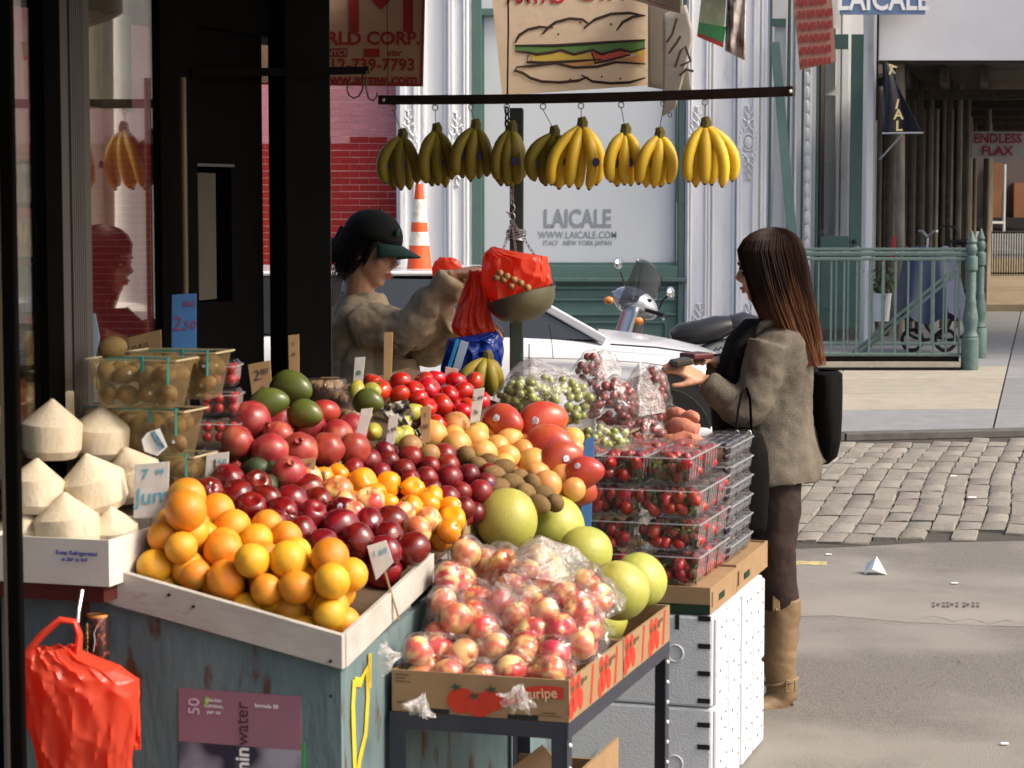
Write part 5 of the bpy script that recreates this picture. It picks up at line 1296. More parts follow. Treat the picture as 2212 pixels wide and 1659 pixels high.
for (o_, iv_, t0, t1) in ((ca1, ivc1, YB0 + .002, YB0 + .384), (ca2, ivc2, YB0 + .388, YB1 + .13)):
    q = part('green_band', lbox(M(), t0 - .001, t0 + .0, YS0 + .05, YS1 - .008, .5437, .572), m_cgr, o_); q.matrix_parent_inverse = iv_
    q = part('red_side_print', lbox(M(), t0 + .02, t0 + .035, YS1 - .0082, YS1 - .0068, .56, .605), m_pbrn, o_); q.matrix_parent_inverse = iv_
    q = part('green_side_print', lbox(M(), t0 + .12, t0 + .20, YS1 - .0082, YS1 - .0068, .565, .585), m_cgr, o_); q.matrix_parent_inverse = iv_
    q = part('carton_lid_board', lbox(M(), t0 + .005, t1 - .005, YS0 + .06, YS1 - .016, .612, .622), m_card, o_); q.matrix_parent_inverse = iv_
# support crate behind, carrying grape bags and sweet potatoes
bc = thing('wooden_crate', 'brown crate under the grape bags behind the strawberries', 'crate', Lp(2.28, .2, 0))
ivk = Matrix.Translation(-Lp(2.28, .2, 0))
for k in range(5):
    o = part('slat', lbox(M(), 2.26, 2.275, .12, .70, .10 + k * .18, .25 + k * .18), m_wood, bc); o.matrix_parent_inverse = ivk
for k in range(5):
    o = part('slat', lbox(M(), 2.26, 2.95, .70, .715, .10 + k * .18, .25 + k * .18), m_wood, bc); o.matrix_parent_inverse = ivk
o = part('crate_top', lbox(M(), 2.2, 3.0, .12, 1.08, .93, .945), m_card, bc); o.matrix_parent_inverse = ivk
for (t, s) in ((2.9, .16), (2.9, 1.03), (2.82, 1.03), (2.3, .16)):
    o = part('corner_post', lbox(M(), t - .02, t + .02, s - .02, s + .02, 0, .93), m_wood, bc); o.matrix_parent_inverse = ivk
# ---- grapes
m_ggr = mat('green_grape_skin', (.27, .30, .07), .25, .5, col2=(.21, .25, .05), scale=.8, rnd=.2, coat=.2)
m_rgr = mat('red_grape_skin', (.20, .028, .03), .28, .5, col2=(.27, .06, .05), scale=.8, rnd=.35, coat=.2)
grape_me = {'g': shape('grape', m_ggr, lambda th, ph: sph(th, ph, 1, 1.18), 10, 8), 'r': shape('grape', m_rgr, lambda th, ph: sph(th, ph, 1, 1.05), 10, 8)}
def grapes(label, c, radii, n, kind, r, seed):
    o = thing('grape_bunch', label, 'grapes', c, 0, 'bagged grape bunches'); rg = random.Random(seed); pts = []
    tries = 0
    while len(pts) < n and tries < 6000:
        tries += 1
        d = Vector((rg.gauss(0, 1), rg.gauss(0, 1), rg.gauss(0, 1))).normalized()
        if d.y > .5: continue
        f = rg.uniform(.75, 1.0); p = Vector((d.x * radii[0] * f, d.y * radii[1] * f, d.z * radii[2] * f))
        if all((p - q).length > r * 1.55 for q in pts): pts.append(p)
    for p in pts:
        g = link('grape', grape_me[kind], o, p, (rg.uniform(-1, 1), rg.uniform(-1, 1), 0)); k = r * rg.uniform(.85, 1.12); g.scale = (k, k, k)
    link('stalk', M().tube([(-radii[0] * .5, 0, -radii[2] * .2), (0, 0, radii[2] * .3), (radii[0] * .2, 0, radii[2] * 1.05)], .003, 5).mesh('stalk', m_stem, True), o)
    return [(Vector(c) + p, r) for p in pts]
gp1 = grapes('green grapes in the largest clear bag', W(1185, 868, 7.05), (.135, .08, .075), 70, 'g', .0135, 1)
gp1 += grapes('green grapes low at the front of the largest bag', W(1130, 850, 6.95), (.07, .05, .045), 26, 'g', .013, 2)
gp2 = grapes('green grapes in the small bag below the blue card top', W(1300, 950, 6.85), (.085, .05, .035), 30, 'g', .012, 3)
gp3 = grapes('red grapes showing plainly in the middle bag', W(1322, 873, 7.15), (.075, .06, .075), 48, 'r', .0135, 4)
gp3 += grapes('red grapes in the top of the middle bag', W(1275, 800, 7.3), (.045, .04, .05), 22, 'r', .012, 5)
gp4 = grapes('dark red grapes in the tall right hand bag', W(1408, 862, 7.2), (.042, .04, .10), 34, 'r', .0125, 6)
gp4 += grapes('red grapes at the foot of the tall bag', W(1385, 935, 7.05), (.075, .04, .035), 22, 'r', .0125, 7)
def drape(name, label, pts, ex_, ey_, nrm, material, pad=.006, res=.008, wr=.005, group=None, seed=0, skirt=.03, knots=(), cat='bag'):
    c = sum((p for p, r in pts), Vector()) / len(pts)
    xs = [(p - c).dot(ex_) for p, r in pts]; ys = [(p - c).dot(ey_) for p, r in pts]; rm = max(r for p, r in pts)
    x0, x1, y0, y1 = min(xs) - rm - skirt, max(xs) + rm + skirt, min(ys) - rm - skirt, max(ys) + rm + skirt
    nu, nv = max(8, int((x1 - x0) / res)), max(8, int((y1 - y0) / res))
    loc = [((p - c).dot(ex_), (p - c).dot(ey_), (p - c).dot(nrm), r) for p, r in pts]
    base = min(l[2] for l in loc) - rm * .4
    H = [[base] * (nu + 1) for _ in range(nv + 1)]; In = [[False] * (nu + 1) for _ in range(nv + 1)]
    for j in range(nv + 1):
        for i in range(nu + 1):
            x = x0 + (x1 - x0) * i / nu; y = y0 + (y1 - y0) * j / nv; h = base; near = 9
            for (a, b, z, r) in loc:
                d2 = (x - a) ** 2 + (y - b) ** 2; rr_ = r + pad
                if d2 < rr_ * rr_: h = max(h, z + math.sqrt(rr_ * rr_ - d2))
                near = min(near, math.sqrt(d2) - r)
            H[j][i] = h; In[j][i] = near < skirt
    for _ in range(5):       # pull the film taut between the fruit: raise low spots
        H2 = [row[:] for row in H]
        for j in range(1, nv):
            for i in range(1, nu):
                av = (H[j - 1][i] + H[j + 1][i] + H[j][i - 1] + H[j][i + 1]) / 4; H2[j][i] = max(H[j][i], av)
        H = H2
    m = M(); idx = {}
    for j in range(nv + 1):
        for i in range(nu + 1):
            if not In[j][i]: continue
            x = x0 + (x1 - x0) * i / nu; y = y0 + (y1 - y0) * j / nv
            w1 = noise.noise(Vector((x * 22 + seed, y * 9, seed))) + .6 * noise.noise(Vector((x * 50, y * 40 + seed, 3))) ; w2 = abs(noise.noise(Vector((x * 14 - y * 20, y * 14 + x * 11, seed + 5))))
            h = H[j][i] + .003 + wr * (.6 * w1 + (.25 - w2) * 1.6)
            idx[(i, j)] = len(m.v); m.v.append(c + ex_ * (x + .002 * w1) + ey_ * y + nrm * h)
    for j in range(nv):
        for i in range(nu):
            k = [(i, j), (i + 1, j), (i + 1, j + 1), (i, j + 1)]
            if all(q in idx for q in k): m.f.append([idx[q] for q in k]); m.mi.append(0)
    o = thing(name, label, cat, c, 0, group)
    q = part('film', m, material, o, smooth=True, sharp=None); q.matrix_parent_inverse = Matrix.Translation(-c)
    for (kc, kr, kdir) in knots: 
        q = part('gathered_end', tuft(kc, kr, kdir, seed + int(kc.x * 100)), m_bagm, o, smooth=False); q.matrix_parent_inverse = Matrix.Translation(-c)
    return o
def tuft(c, r, d, seed):                 # crumpled twisted end of a bag
    d = Vector(d).normalized(); a = d.orthogonal().normalized(); b = d.cross(a); m = M()
    def fn(i, j):
        an = i * 2 * math.pi; rad = r * (.10 + .95 * j ** 1.3) * (1 + .35 * math.sin(an * 7 + seed) + .22 * math.sin(an * 11 + j * 5 + seed)); rad *= 1
        n_ = noise.noise(Vector((math.cos(an) * 3 + seed, math.sin(an) * 3, j * 4))) * .35
        return Vector(c) + d * (r * (1.5 * j + n_)) + a * (math.cos(an) * rad) + b * (math.sin(an) * rad)
    m.grid(fn, 40, 9, True); return m
nA = (Z - A * PA[3]).normalized(); eyA = B.cross(nA) * -1
if eyA.dot(A) < 0: eyA = -eyA
def sel(f): return [(p, r) for (p, r) in ap_pts if f(*PX(p))]
tw = Vector((0, -1, .3))
drape('apple_bag', 'clear plastic bag of apples at the left front of the carton', sel(lambda u, v: u < 1075 and v > 1285), B, eyA, nA, m_bagf, res=.006, wr=.011, seed=1, group='clear bags of apples', knots=((W(865, 1415, 5.16), .030, (-1, -.5, -.1)), (W(915, 1500, 5.14), .030, (-.4, -.5, -1))))
drape('apple_bag', 'clear plastic bag of apples at the back left of the carton', sel(lambda u, v: u < 1090 and v <= 1310), B, eyA, nA, m_bagf, res=.006, wr=.011, seed=2, group='clear bags of apples', knots=((W(1105, 1285, 5.32), .034, (.2, -.8, .5)),))
drape('apple_bag', 'clear plastic bag of apples at the right front of the carton', sel(lambda u, v: u >= 1040 and v > 1290), B, eyA, nA, m_bagf, res=.006, wr=.012, seed=3, group='clear bags of apples', knots=((W(1125, 1480, 5.13), .034, (-.2, -.7, -.6)),))
drape('apple_bag', 'clear plastic bag of apples at the back right, tented above the rest', sel(lambda u, v: u >= 1060 and v <= 1340), B, eyA, nA, m_bagf, pad=.014, res=.006, wr=.014, seed=4, group='clear bags of apples')
def peak(name, label, base_pts, apex, material, o=None, seed=0, fold=7):        # loose tented bag top rising to a point
    m = M(); n = len(base_pts)
    cc = sum(base_pts, Vector()) / n
    def fn(i, j):
        k = i * n; a0 = int(k) % n; fq = k - int(k); p = base_pts[a0] * (1 - fq) + base_pts[(a0 + 1) % n] * fq
        q = p * (1 - j) + apex * j
        out = (p - cc); bul = math.sin(j * math.pi) * .35
        w_ = noise.noise(Vector((i * fold * 2 + seed, j * 3, seed))) * .02 * math.sin(math.pi * min(1, j * 1.1))
        return q + out * bul * .5 + Vector((w_, -abs(w_) * .6, w_ * .5))
    m.grid(fn, 36, 10, True)
    q = part('loose_top', m, material, o, smooth=True, sharp=None)
    if o: q.matrix_parent_inverse = Matrix.Translation(-o.location)
    return q
def bpts(cs, D): return [W(u, v, D + dd) for (u, v, dd) in cs]
ob_ = bpy.data.objects['apple_bag.003']
peak('t', '', bpts([(1095, 1230, 5.45), (1160, 1240, 5.4), (1240, 1260, 5.4), (1270, 1215, 5.55), (1190, 1200, 5.7), (1110, 1205, 5.6)] if False else [(1095, 1235, .0), (1160, 1250, -.05), (1240, 1265, 0), (1275, 1215, .1), (1190, 1200, .2), (1110, 1205, .15)], 5.5), W(1170, 1158, 5.55), m_bagm, ob_, 5)
nG = Vector((0, -.72, .69)); exG = Vector((1, 0, 0)); eyG = Vector((0, .69, .72))
o = drape('grape_bag', 'big clear bag of green grapes at the back of the stall', gp1, exG, eyG, nG, m_bagf, .008, .008, .008, 'bags of grapes', 7)
peak('', '', bpts([(1080, 840, 0), (1150, 830, -.12), (1240, 850, -.1), (1270, 830, 0), (1190, 800, .1), (1110, 805, .1)], 7.1), W(1150, 772, 7.15), m_bagm, o, 2)
o = drape('grape_bag', 'small clear bag of green grapes beside the blue card', gp2, exG, eyG, nG, m_bagf, .008, .008, .008, 'bags of grapes', 8)
o = drape('grape_bag', 'clear bag of red grapes in the middle with white top', gp3, exG, eyG, nG, m_bagf, .007, .008, .007, 'bags of grapes', 9)
peak('', '', bpts([(1240, 815, 0), (1290, 830, -.08), (1345, 820, 0), (1340, 790, .08), (1280, 780, .08)], 7.3), W(1305, 752, 7.3), m_bagm, o, 4)
o = drape('grape_bag', 'tall clear bag of red grapes beside the sweet potatoes', gp4, exG, eyG, nG, m_bagf, .007, .008, .007, 'bags of grapes', 10)
peak('', '', bpts([(1345, 870, 0), (1380, 900, -.1), (1440, 890, -.02), (1430, 850, .08), (1370, 840, .08)], 7.15), W(1382, 780, 7.2), m_bagm, o, 6)
# ---- sweet potatoes
m_swp = mat('sweet_potato_skin', (.50, .20, .13), .6, .3, col2=(.43, .155, .10), scale=25, rnd=.12, bump=.35, bscale=60, col3=(.30, .12, .08), scale3=30, lo3=.66, hi3=.8)
def swp(pts, rads): return M().tube(pts, rads, 12)
for k, (p0, p1, rr_, lb) in enumerate((((1445, 905), (1480, 900), .026, 'sweet potato at the top of the sweet potato pile'), ((1450, 935), (1500, 920), .034, 'sweet potato bending right in the middle of the pile'), ((1465, 945), (1525, 965), .034, 'long sweet potato at the right end with a pointed tip'), ((1440, 960), (1485, 950), .034, 'sweet potato at the lower left of the pile'), ((1455, 985), (1515, 985), .03, 'sweet potato at the bottom of the pile'), ((1470, 920), (1500, 905), .028, 'short sweet potato at the back of the pile'))):
    D = 7.22 - (p0[1] - 900) * .003
    a, b = W(p0[0], p0[1], D), W(p1[0], p1[1], D - .05)
    pts = [a + (b - a) * f + Vector((0, .01 * math.sin(f * 5 + k), .008 * math.sin(f * 4 + k))) for f in (-.35, -.2, 0, .25, .5, .75, 1.0, 1.15, 1.25)]
    single('sweet_potato', swp(pts, [rr_ * x for x in (.15, .55, .9, 1.08, 1.05, .95, .7, .35, .12)]), m_swp, 'pinkish brown ' + lb, 'sweet potato', 'sweet potatoes', smooth=True)
# ---- kiwi baskets
def basket_mesh(w_, d, h):
    def ring(f, z): return [(f * w_ / 2 * x, f * d / 2 * y, z) for (x, y) in ((-1, -.9), (-.93, -1), (.93, -1), (1, -.9), (1, .9), (.93, 1), (-.93, 1), (-1, .9))]
    rng = [(.80, 0), (1.0, h - .006), (1.05, h - .005), (1.05, h)]; vs = [p for (f, z) in rng for p in ring(f, z)]; m = M()
    fs = [(j * 8 + i, j * 8 + (i + 1) % 8, (j + 1) * 8 + (i + 1) % 8, (j + 1) * 8 + i) for j in range(3) for i in range(8)] + [tuple(range(8))[::-1]]
    m.add(vs, fs)
    return m.mesh('tub', m_bask, False)
bk = basket_mesh(.225, .125, .118)
rim_me = M()
pts = [(-.118, -.066, .118), (.118, -.066, .118), (.118, .066, .118), (-.118, .066, .118), (-.118, -.066, .118)]
for k in range(4): rim_me.bar(pts[k], pts[k + 1], .005, .004)
rim_me = rim_me.mesh('rim', mat('basket_rim', (.50, .43, .26), .4, .4, alpha=.8), False)
tie_me = M()
tie_me.bar((-.06, -.068, .122), (.10, -.062, .124), .006, .003); tie_me.bar((.100, -.069, .124), (.096, -.064, .06), .005, .002); tie_me.bar((.03, -.069, .128), (.03, -.067, .09), .008, .003)
tie_me = tie_me.mesh('tie', m_teal)
bas = [(308, 878, 5.55, .03, 'front basket of the top kiwi layer'), (392, 858, 5.78, .05, 'rear basket of the top kiwi layer'), (330, 985, 5.60, -.02, 'basket of the middle kiwi layer with hanging tag'), (225, 978, 5.72, .06, 'basket of the middle kiwi layer, behind the coconuts'), (352, 1080, 5.66, -.02, 'basket of the lowest kiwi layer behind the price card')]
rg = random.Random(77)
for k, (u, v, D, rz, lb) in enumerate(bas):
    c = W(u, v, D); o = thing('kiwi_basket', 'amber clear plastic ' + lb, 'basket', c, RZ + rz, 'kiwi baskets')
    for me in (bk, rim_me, tie_me): link(me.name, me, o)
    Mw = Matrix.Translation(c) @ Matrix.Rotation(RZ + rz, 4, 'Z'); i = 0
    for layer in range(2):
        for gx in range(4):
            for gy in range(2):
                if layer == 0 and gy == 1: continue
                p = Mw @ Vector((-.078 + gx * .052 + rg.uniform(-.004, .004), -.030 + gy * .055, .032 + layer * .048 + rg.uniform(-.003, .006)))
                place('kiwi', ms['kiwi'], p, .0245, 'brown kiwi, %s in the %s' % (ORD[i], lb), 'kiwi', 'kiwis in baskets', sticker=stk_me if rg.random() < .15 else None); i += 1
place('kiwi', ms['kiwi'], W(243, 752, 5.62), .028, 'single brown kiwi lying on top of the kiwi baskets', 'kiwi', None, rot=(0, R(80), .4))
tg = M().add([W(318, 935, 5.44), W(345, 925, 5.44), W(362, 965, 5.44), W(340, 985, 5.44), W(312, 975, 5.44), W(306, 950, 5.44)], [(0, 1, 2, 3, 4, 5)])
tgo = single('basket_tag', tg, m_wht, 'white paper tag with dark label hanging on the kiwi basket', 'tag', solid=.001)
part('tag_print', M().add([W(323, 935, 5.435), W(334, 930, 5.435), W(357, 966, 5.435), W(344, 975, 5.435)], [(0, 1, 2, 3)]), mat('tag_blue_print', (.05, .10, .14), .6, .3, col2=(.25, .4, .55), scale=60), tgo)
# ---- little boxes of cherry tomatoes
cbx = shell_mesh(.10, .10, .064); m_chr = mat('cherry_tomato_skin', (.42, .025, .025), .3, .5, rnd=.2, coat=.2)
chr_me = shape('cherry_tomato', m_chr, lambda th, ph: sph(th, ph), 10, 8)
for k in range(5):
    v = 832 + k * 62; c = W(468 + (6, 10, 12, 14, 4)[k], v, 5.92 - .01 * k); lb = 'clear box of cherry tomatoes, %s from the top of the stack' % ORD[k]; kt = 0
    o = thing('tomato_box', lb, 'clamshell', c, RZ + .25, 'cherry tomato boxes')
    for me in cbx: link(me.name, me, o)
    Mw = Matrix.Translation(c) @ Matrix.Rotation(RZ + .25, 4, 'Z')
    for i in range(3):
        for j in range(2):
            for (x, y) in ((-.032 + i * .032, -.034), (.036, -.03 + i * .03)):
                if y > -.031 or x < .03:
                    t_ = link('cherry_tomato', chr_me); t_.location = Mw @ Vector((x, y, .018 + j * .026)); t_.scale = (.0135,) * 3
                    tag(t_, 'cherry tomato, %s in the clear box %s from top' % (ORDX(kt), ORD[k]), 'tomato', 'cherry tomatoes in clear boxes'); kt += 1
# ---- wrapped mushroom trays behind the mangoes
m_mush = mat('brown_mushroom', (.20, .12, .06), .6, .3, col2=(.36, .25, .15), scale=45, mixlo=.45, mixhi=.6)
m_wrap = film('shrink_wrap', (.97, .95, .92), .06, .08, .7, 60, (.8, .75, .7))
for k, (u, v, D, rr_) in enumerate(((705, 843, 6.55, .062), (752, 868, 6.45, .058), (768, 905, 6.35, .05))):
    c = W(u, v, D); o = thing('mushroom_tray', 'film wrapped brown tray of mushrooms, %s from the top' % ORD[k], 'tray', c, .3 * k, 'wrapped mushroom trays')
    part('tray', M().lathe([(rr_ * .8, -.03), (rr_, .012), (rr_ * .96, .012)], 12, sy=.8), mat('blue_brown_tray', (.10, .05, .03), .6, .3), o, smooth=True)
    for i in range(9):
        a = i * .7; part('mushroom', M().sphere((math.cos(a) * rr_ * .6 * (i > 0), math.sin(a) * rr_ * .5 * (i > 0), .012), .021, 8, 6, (1, 1, .8)), m_mush, o, smooth=True)
    part('wrap', M().lathe([(rr_ * .84, -.031), (rr_ * 1.04, .012), (rr_ * .9, .033), (1e-6, .036)], 14, sy=.82), m_wrap, o, smooth=True)
    part('label', M().box((.01, -.005, .037), (.05, .03, .001)), mat('mushroom_label', (.30, .10, .05), .5, .3, col2=(.12, .16, .05), scale=40), o)
# ---- crumpled newspaper lining
m_news = mat('grey_newspaper', (.40, .37, .33), .85, .2, col2=(.30, .28, .25), scale=120, stretch=(1, 1, 4))
def crumple(uv, D, amp, seed, n=10):
    def fn(i, j):
        u = (uv[0][0] * (1 - i) + uv[1][0] * i) * (1 - j) + (uv[3][0] * (1 - i) + uv[2][0] * i) * j
        v = (uv[0][1] * (1 - i) + uv[1][1] * i) * (1 - j) + (uv[3][1] * (1 - i) + uv[2][1] * i) * j
        w_ = noise.noise(Vector((i * 3 + seed, j * 3, seed))) ; w2 = noise.noise(Vector((i * 7 + seed, j * 7, seed + 3)))
        return W(u, v, D + amp * (w_ + .5 * w2))
    return M().grid(fn, n, n)
single('newspaper', crumple([(815, 880), (880, 862), (895, 900), (870, 950)], 6.25, .10, 3), m_news, 'crumpled grey newspaper lining between papayas and tomatoes', 'newspaper', solid=.001)
single('newspaper', crumple([(893, 930), (905, 925), (925, 975), (912, 970)], 6.2, .06, 8), m_news, 'strip of newspaper standing beside the papayas', 'newspaper', solid=.001)
# ---- price cards
m_cblu = mat('blue_card', (.055, .17, .40), .6, .3, col2=(.05, .15, .36), scale=10); m_clbl = mat('pale_blue_card', (.30, .38, .50), .6, .3, col2=(.27, .35, .47), scale=9)
m_ctan = mat('tan_card', (.40, .26, .13), .85, .2, col2=(.35, .22, .11), scale=14); m_cwht = mat('white_card', (.58, .56, .54), .7, .3, col2=(.50, .48, .46), scale=30)
m_hred = mat('red_marker', (.28, .05, .10), .7, .2); m_hblu = mat('light_blue_marker', (.10, .36, .48), .7, .2); m_hblk = mat('dark_marker', (.06, .05, .05), .7, .2)
def card(label, corners, D, material, marks=(), stick=True, D2=None, th=.003):
    # corners: top left, top right, bottom right, bottom left in picture measure; D distance of the card
    P4 = [W(u, v, D) for (u, v) in corners]
    base = (P4[2] + P4[3]) / 2
    o = thing('price_card', label, 'price card', base, 0, 'price cards')
    iv = Matrix.Translation(-base)
    q = part('board', M().prism(P4, th, Vector((0, 1, 0))), material, o, bevel=.0012); q.matrix_parent_inverse = iv
    if stick:
        mid = (P4[0] + P4[1]) / 2; dn = (base - mid).normalized()
        q = part('stick', M().bar(mid * .3 + base * .7 + Vector((0, th + .003, 0)), base + dn * .12 + Vector((0, th + .003, 0)), .008, .004), m_wood, o); q.matrix_parent_inverse = iv
    ex_ = (P4[1] - P4[0]).normalized(); h_ = (P4[0] - P4[3]); ez_ = h_.normalized()
    for (s, fx, fz_, fh, mm, bo) in marks:
        p = P4[3] + (P4[2] - P4[3]) * fx + h_ * fz_ + Vector((0, -.0015, 0))
        q = text_mesh_on(s, fh * h_.length, mm, 'lettering', o, p, ex_, ez_, bold=bo, ext=.0003, shear=.15); q.matrix_parent_inverse = iv
    return o
card('tall blue price card with red writing above the kiwi baskets', [(371, 637), (424, 634), (424, 768), (370, 768)], 5.9, m_cblu, (('BIG', .7, .85, .14, m_hred, -.005), ('2.', .3, .52, .34, m_hred, -.01), ('50', .75, .5, .2, m_hred, -.01)))
card('pale blue blank price card leaning behind the coconuts', [(150, 677), (206, 677), (216, 730), (188, 846)], 5.75, m_clbl)
card('blue price card behind the black post, topmost left', [(20, 652), (55, 656), (60, 845), (24, 862)], 5.65, m_cblu, (('79', .55, .72, .22, m_hblk, -.005),))
card('tan cardboard sign lying behind the kiwi baskets', [(212, 745), (348, 712), (350, 768), (215, 790)], 5.95, m_ctan, (('KIWI', .6, .5, .55, m_hblk, -.01),), False)
card('white price card with light blue writing in front of coconuts', [(292, 1003), (366, 997), (362, 1118), (288, 1120)], 5.33, m_cwht, (('7', .28, .80, .26, m_hblu, .012), ('99', .72, .84, .16, m_hblu, .008), ('Jum', .52, .40, .42, m_hblu, .0)))
card('small white price card in front of the cherry tomato boxes', [(446, 982), (495, 976), (490, 1045), (440, 1060)], 5.62, m_cwht, (('1', .38, .60, .5, m_hblk, .0), ('50', .72, .65, .24, m_hblu, .0)))
card('square tan cardboard card marked with two above the green mangoes', [(535, 788), (584, 778), (588, 850), (545, 862)], 6.3, m_ctan, (('2.', .42, .62, .42, m_hblk, -.012), ('00', .75, .68, .24, m_hblk, -.01), ('lb', .6, .2, .24, m_hblk, -.01)))
card('tall narrow tan card standing above the green mango', [(622, 725), (646, 722), (647, 815), (624, 818)], 6.45, m_ctan, (('1', .5, .8, .12, m_hblk, 0), ('25', .5, .55, .10, m_hblk, 0)))
card('small white card with green mark left of the tomatoes', [(766, 773), (789, 771), (783, 829), (762, 830)], 6.7, m_cwht, (('n', .5, .45, .35, mat('green_marker', (.03, .18, .07), .7, .2), .02),))
card('tall narrow tan card standing behind the tomatoes', [(829, 719), (849, 717), (846, 822), (828, 822)], 6.85, m_ctan)
card('long white slat leaning between pomegranates and plums', [(780, 884), (806, 881), (775, 1000), (750, 1022)], 5.95, m_cwht)
card('narrow white card with dark print before the newspaper', [(840, 900), (861, 893), (851, 960), (831, 966)], 6.05, m_cwht, (('4 99', .5, .5, .2, m_hblk, 0),))
card('tan card with dark writing right of the newspaper', [(908, 880), (931, 876), (929, 955), (910, 960)], 6.1, m_ctan, (('1', .5, .75, .2, m_hblk, 0), ('00', .5, .45, .16, m_hblk, 0)))
card('grey white card with print before the tomatoes', [(1023, 841), (1047, 838), (1036, 910), (1014, 915)], 6.35, m_cwht, (('2 49', .5, .7, .18, m_hblk, 0), ('lb', .5, .3, .18, m_hblk, 0)))
card('tan arrow shaped card in front of the pomegranates', [(534, 992), (560, 980), (570, 1000), (566, 1052), (538, 1050)][:1] + [(562, 981), (568, 1052), (536, 1052)], 5.78, m_ctan)
card('small tan card under the pomegranates', [(646, 993), (682, 988), (680, 1014), (648, 1016)], 5.7, m_ctan, (('2 50', .5, .5, .4, m_hblk, 0),))
card('rounded white card between the red apples and bagged apples', [(792, 1180), (834, 1167), (850, 1215), (812, 1254)], 5.28, m_cwht, (('1 69', .5, .55, .25, m_hblu, 0),))
card('tall blue card at the left end of the strawberry boxes', [(1262, 950), (1284, 943), (1276, 1170), (1250, 1175)], 6.38, m_cblu, stick=False, th=.006)
card('thin pale stick card beside the blue bag', [(995, 735), (1013, 740), (994, 800), (977, 798)], 7.2, m_clbl, stick=False)
card('thin blue stick card beside the blue bag', [(985, 732), (993, 734), (972, 800), (964, 799)], 7.25, mat('bright_blue_card', (.02, .25, .55), .6, .3), stick=False)
card('small pink card behind the tomatoes', [(962, 792), (992, 798), (985, 818), (960, 815)], 6.95, mat('pink_card', (.55, .32, .25), .7, .2), stick=False)
single('wood_divider', M().prism([W(700, 1018, 5.72), W(755, 985, 6.0), W(757, 1000, 6.0), W(704, 1036, 5.72)], .006, Z.cross(A)), m_wood, 'raw wooden divider strip between pomegranates and peppers', 'divider')
single('wood_divider', M().prism([W(1012, 1090, 5.85), W(1034, 1088, 6.1), W(1026, 1172, 6.0), W(1002, 1170, 5.8)], .006, Z.cross(A)), m_wood, 'raw wooden divider board left of the largest pomelo', 'divider')
# ================================================================== hanging bananas, scale, signs
def bar_D(u): return 7.55 + (u - 820) / (1715 - 820) * (6.88 - 7.55)
def bar_v(u): return 216 + (u - 820) / (1715 - 820) * (197 - 216) + 5 * math.sin((u - 820) / 895 * math.pi)
br = thing('banana_rail', 'dark brown steel rail with eye hooks for hanging bananas', 'rail', W(1268, 210, 7.2))
ivr = Matrix.Translation(-W(1268, 210, 7.2))
def brp(name, m, material, **k):
    o = part(name, m, material, br, **k); o.matrix_parent_inverse = ivr; return o
m_rail = mat('dark_brown_rail', (.022, .012, .009), .6, .3, col2=(.04, .022, .015), scale=18)
us = [820, 1000, 1180, 1360, 1540, 1715]
for a, b in zip(us[:-1], us[1:]):
    brp('rail_length', M().bar(W(a, bar_v(a), bar_D(a)), W(b, bar_v(b), bar_D(b)), .02, .030), m_rail)
for u in (829, 1708): brp('end_hole', M().sphere(W(u, bar_v(u), bar_D(u) - .011), .006, 8, 6), m_wht)
rings = [850, 940, 1018, 1095, 1173, 1255, 1342, 1433, 1523]
for u in rings:
    D = bar_D(u); v = bar_v(u) + 17; c = W(u, v, D); q = D / FPX
    brp('eye_hook', M().tube([c + Vector((math.cos(a) * 6 * q, 0, math.sin(a) * 6 * q)) for a in [i * 6.283 / 12 for i in range(13)]], 1.4 * q, 6, False), m_galv, smooth=True)
brp('hanger_wire', M().tube([W(1097, -60, bar_D(1097)), W(1098, 60, bar_D(1097)), W(1096, 205, bar_D(1097))], .0032, 6), m_black, smooth=True)
brp('hanger_wire', M().tube([W(838, 205, bar_D(838)), W(836, 0, bar_D(838)), W(835, -60, bar_D(838))], .0014, 5), m_black, smooth=True)
brp('hanger_wire', M().tube([W(1700, 190, bar_D(1700)), W(1706, -60, bar_D(1700))], .0014, 5), m_black, smooth=True)
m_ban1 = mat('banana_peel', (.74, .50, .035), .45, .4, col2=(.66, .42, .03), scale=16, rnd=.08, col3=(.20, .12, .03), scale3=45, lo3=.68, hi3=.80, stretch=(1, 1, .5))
m_ban2 = mat('shaded_green_banana_peel', (.27, .195, .022), .5, .3, col2=(.22, .185, .022), scale=14, rnd=.08, col3=(.16, .11, .03), scale3=45, lo3=.68, hi3=.80)  # greener peel, with the awning's shade put into its darker colour
m_bant = mat('banana_tip', (.035, .022, .012), .8, .2); m_bans = mat('banana_crown', (.13, .12, .025), .7, .2, col2=(.10, .06, .02), scale=60)
def banana_mesh(L, bulge, x, y, r, material, lean=0):
    m = M(); n = 12; pts = []; rad = []
    for i in range(n + 1):
        t = (0, .05, .14, .25, .37, .49, .60, .70, .79, .87, .93, .975, 1.0)[i]
        lat = math.sin(min(1.0, t * 1.06) * 1.95) / math.sin(1.57)
        pts.append(Vector((x * lat + lean * t, y * lat - bulge * math.sin(t * math.pi) * .5, -L * (t - .06 * math.sin(t * 3.1)))))
        prof = (.30, .36, .66, .92, 1.02, 1.04, 1.04, 1.03, 1.0, .94, .80, .42, .20)
        rad.append(r * prof[i])
    m.tube(pts, rad, 7)
    # crown end and tip in their own colours
    k = 0
    for i in range(n):
        for q in range(7): m.mi[k] = 1 if i < 1 else (2 if i >= n - 1 else 0); k += 1
    m.mi[k] = 1; m.mi[k + 1] = 2
    return m.mesh('banana', [material, m_bans, m_bant], True, 60)
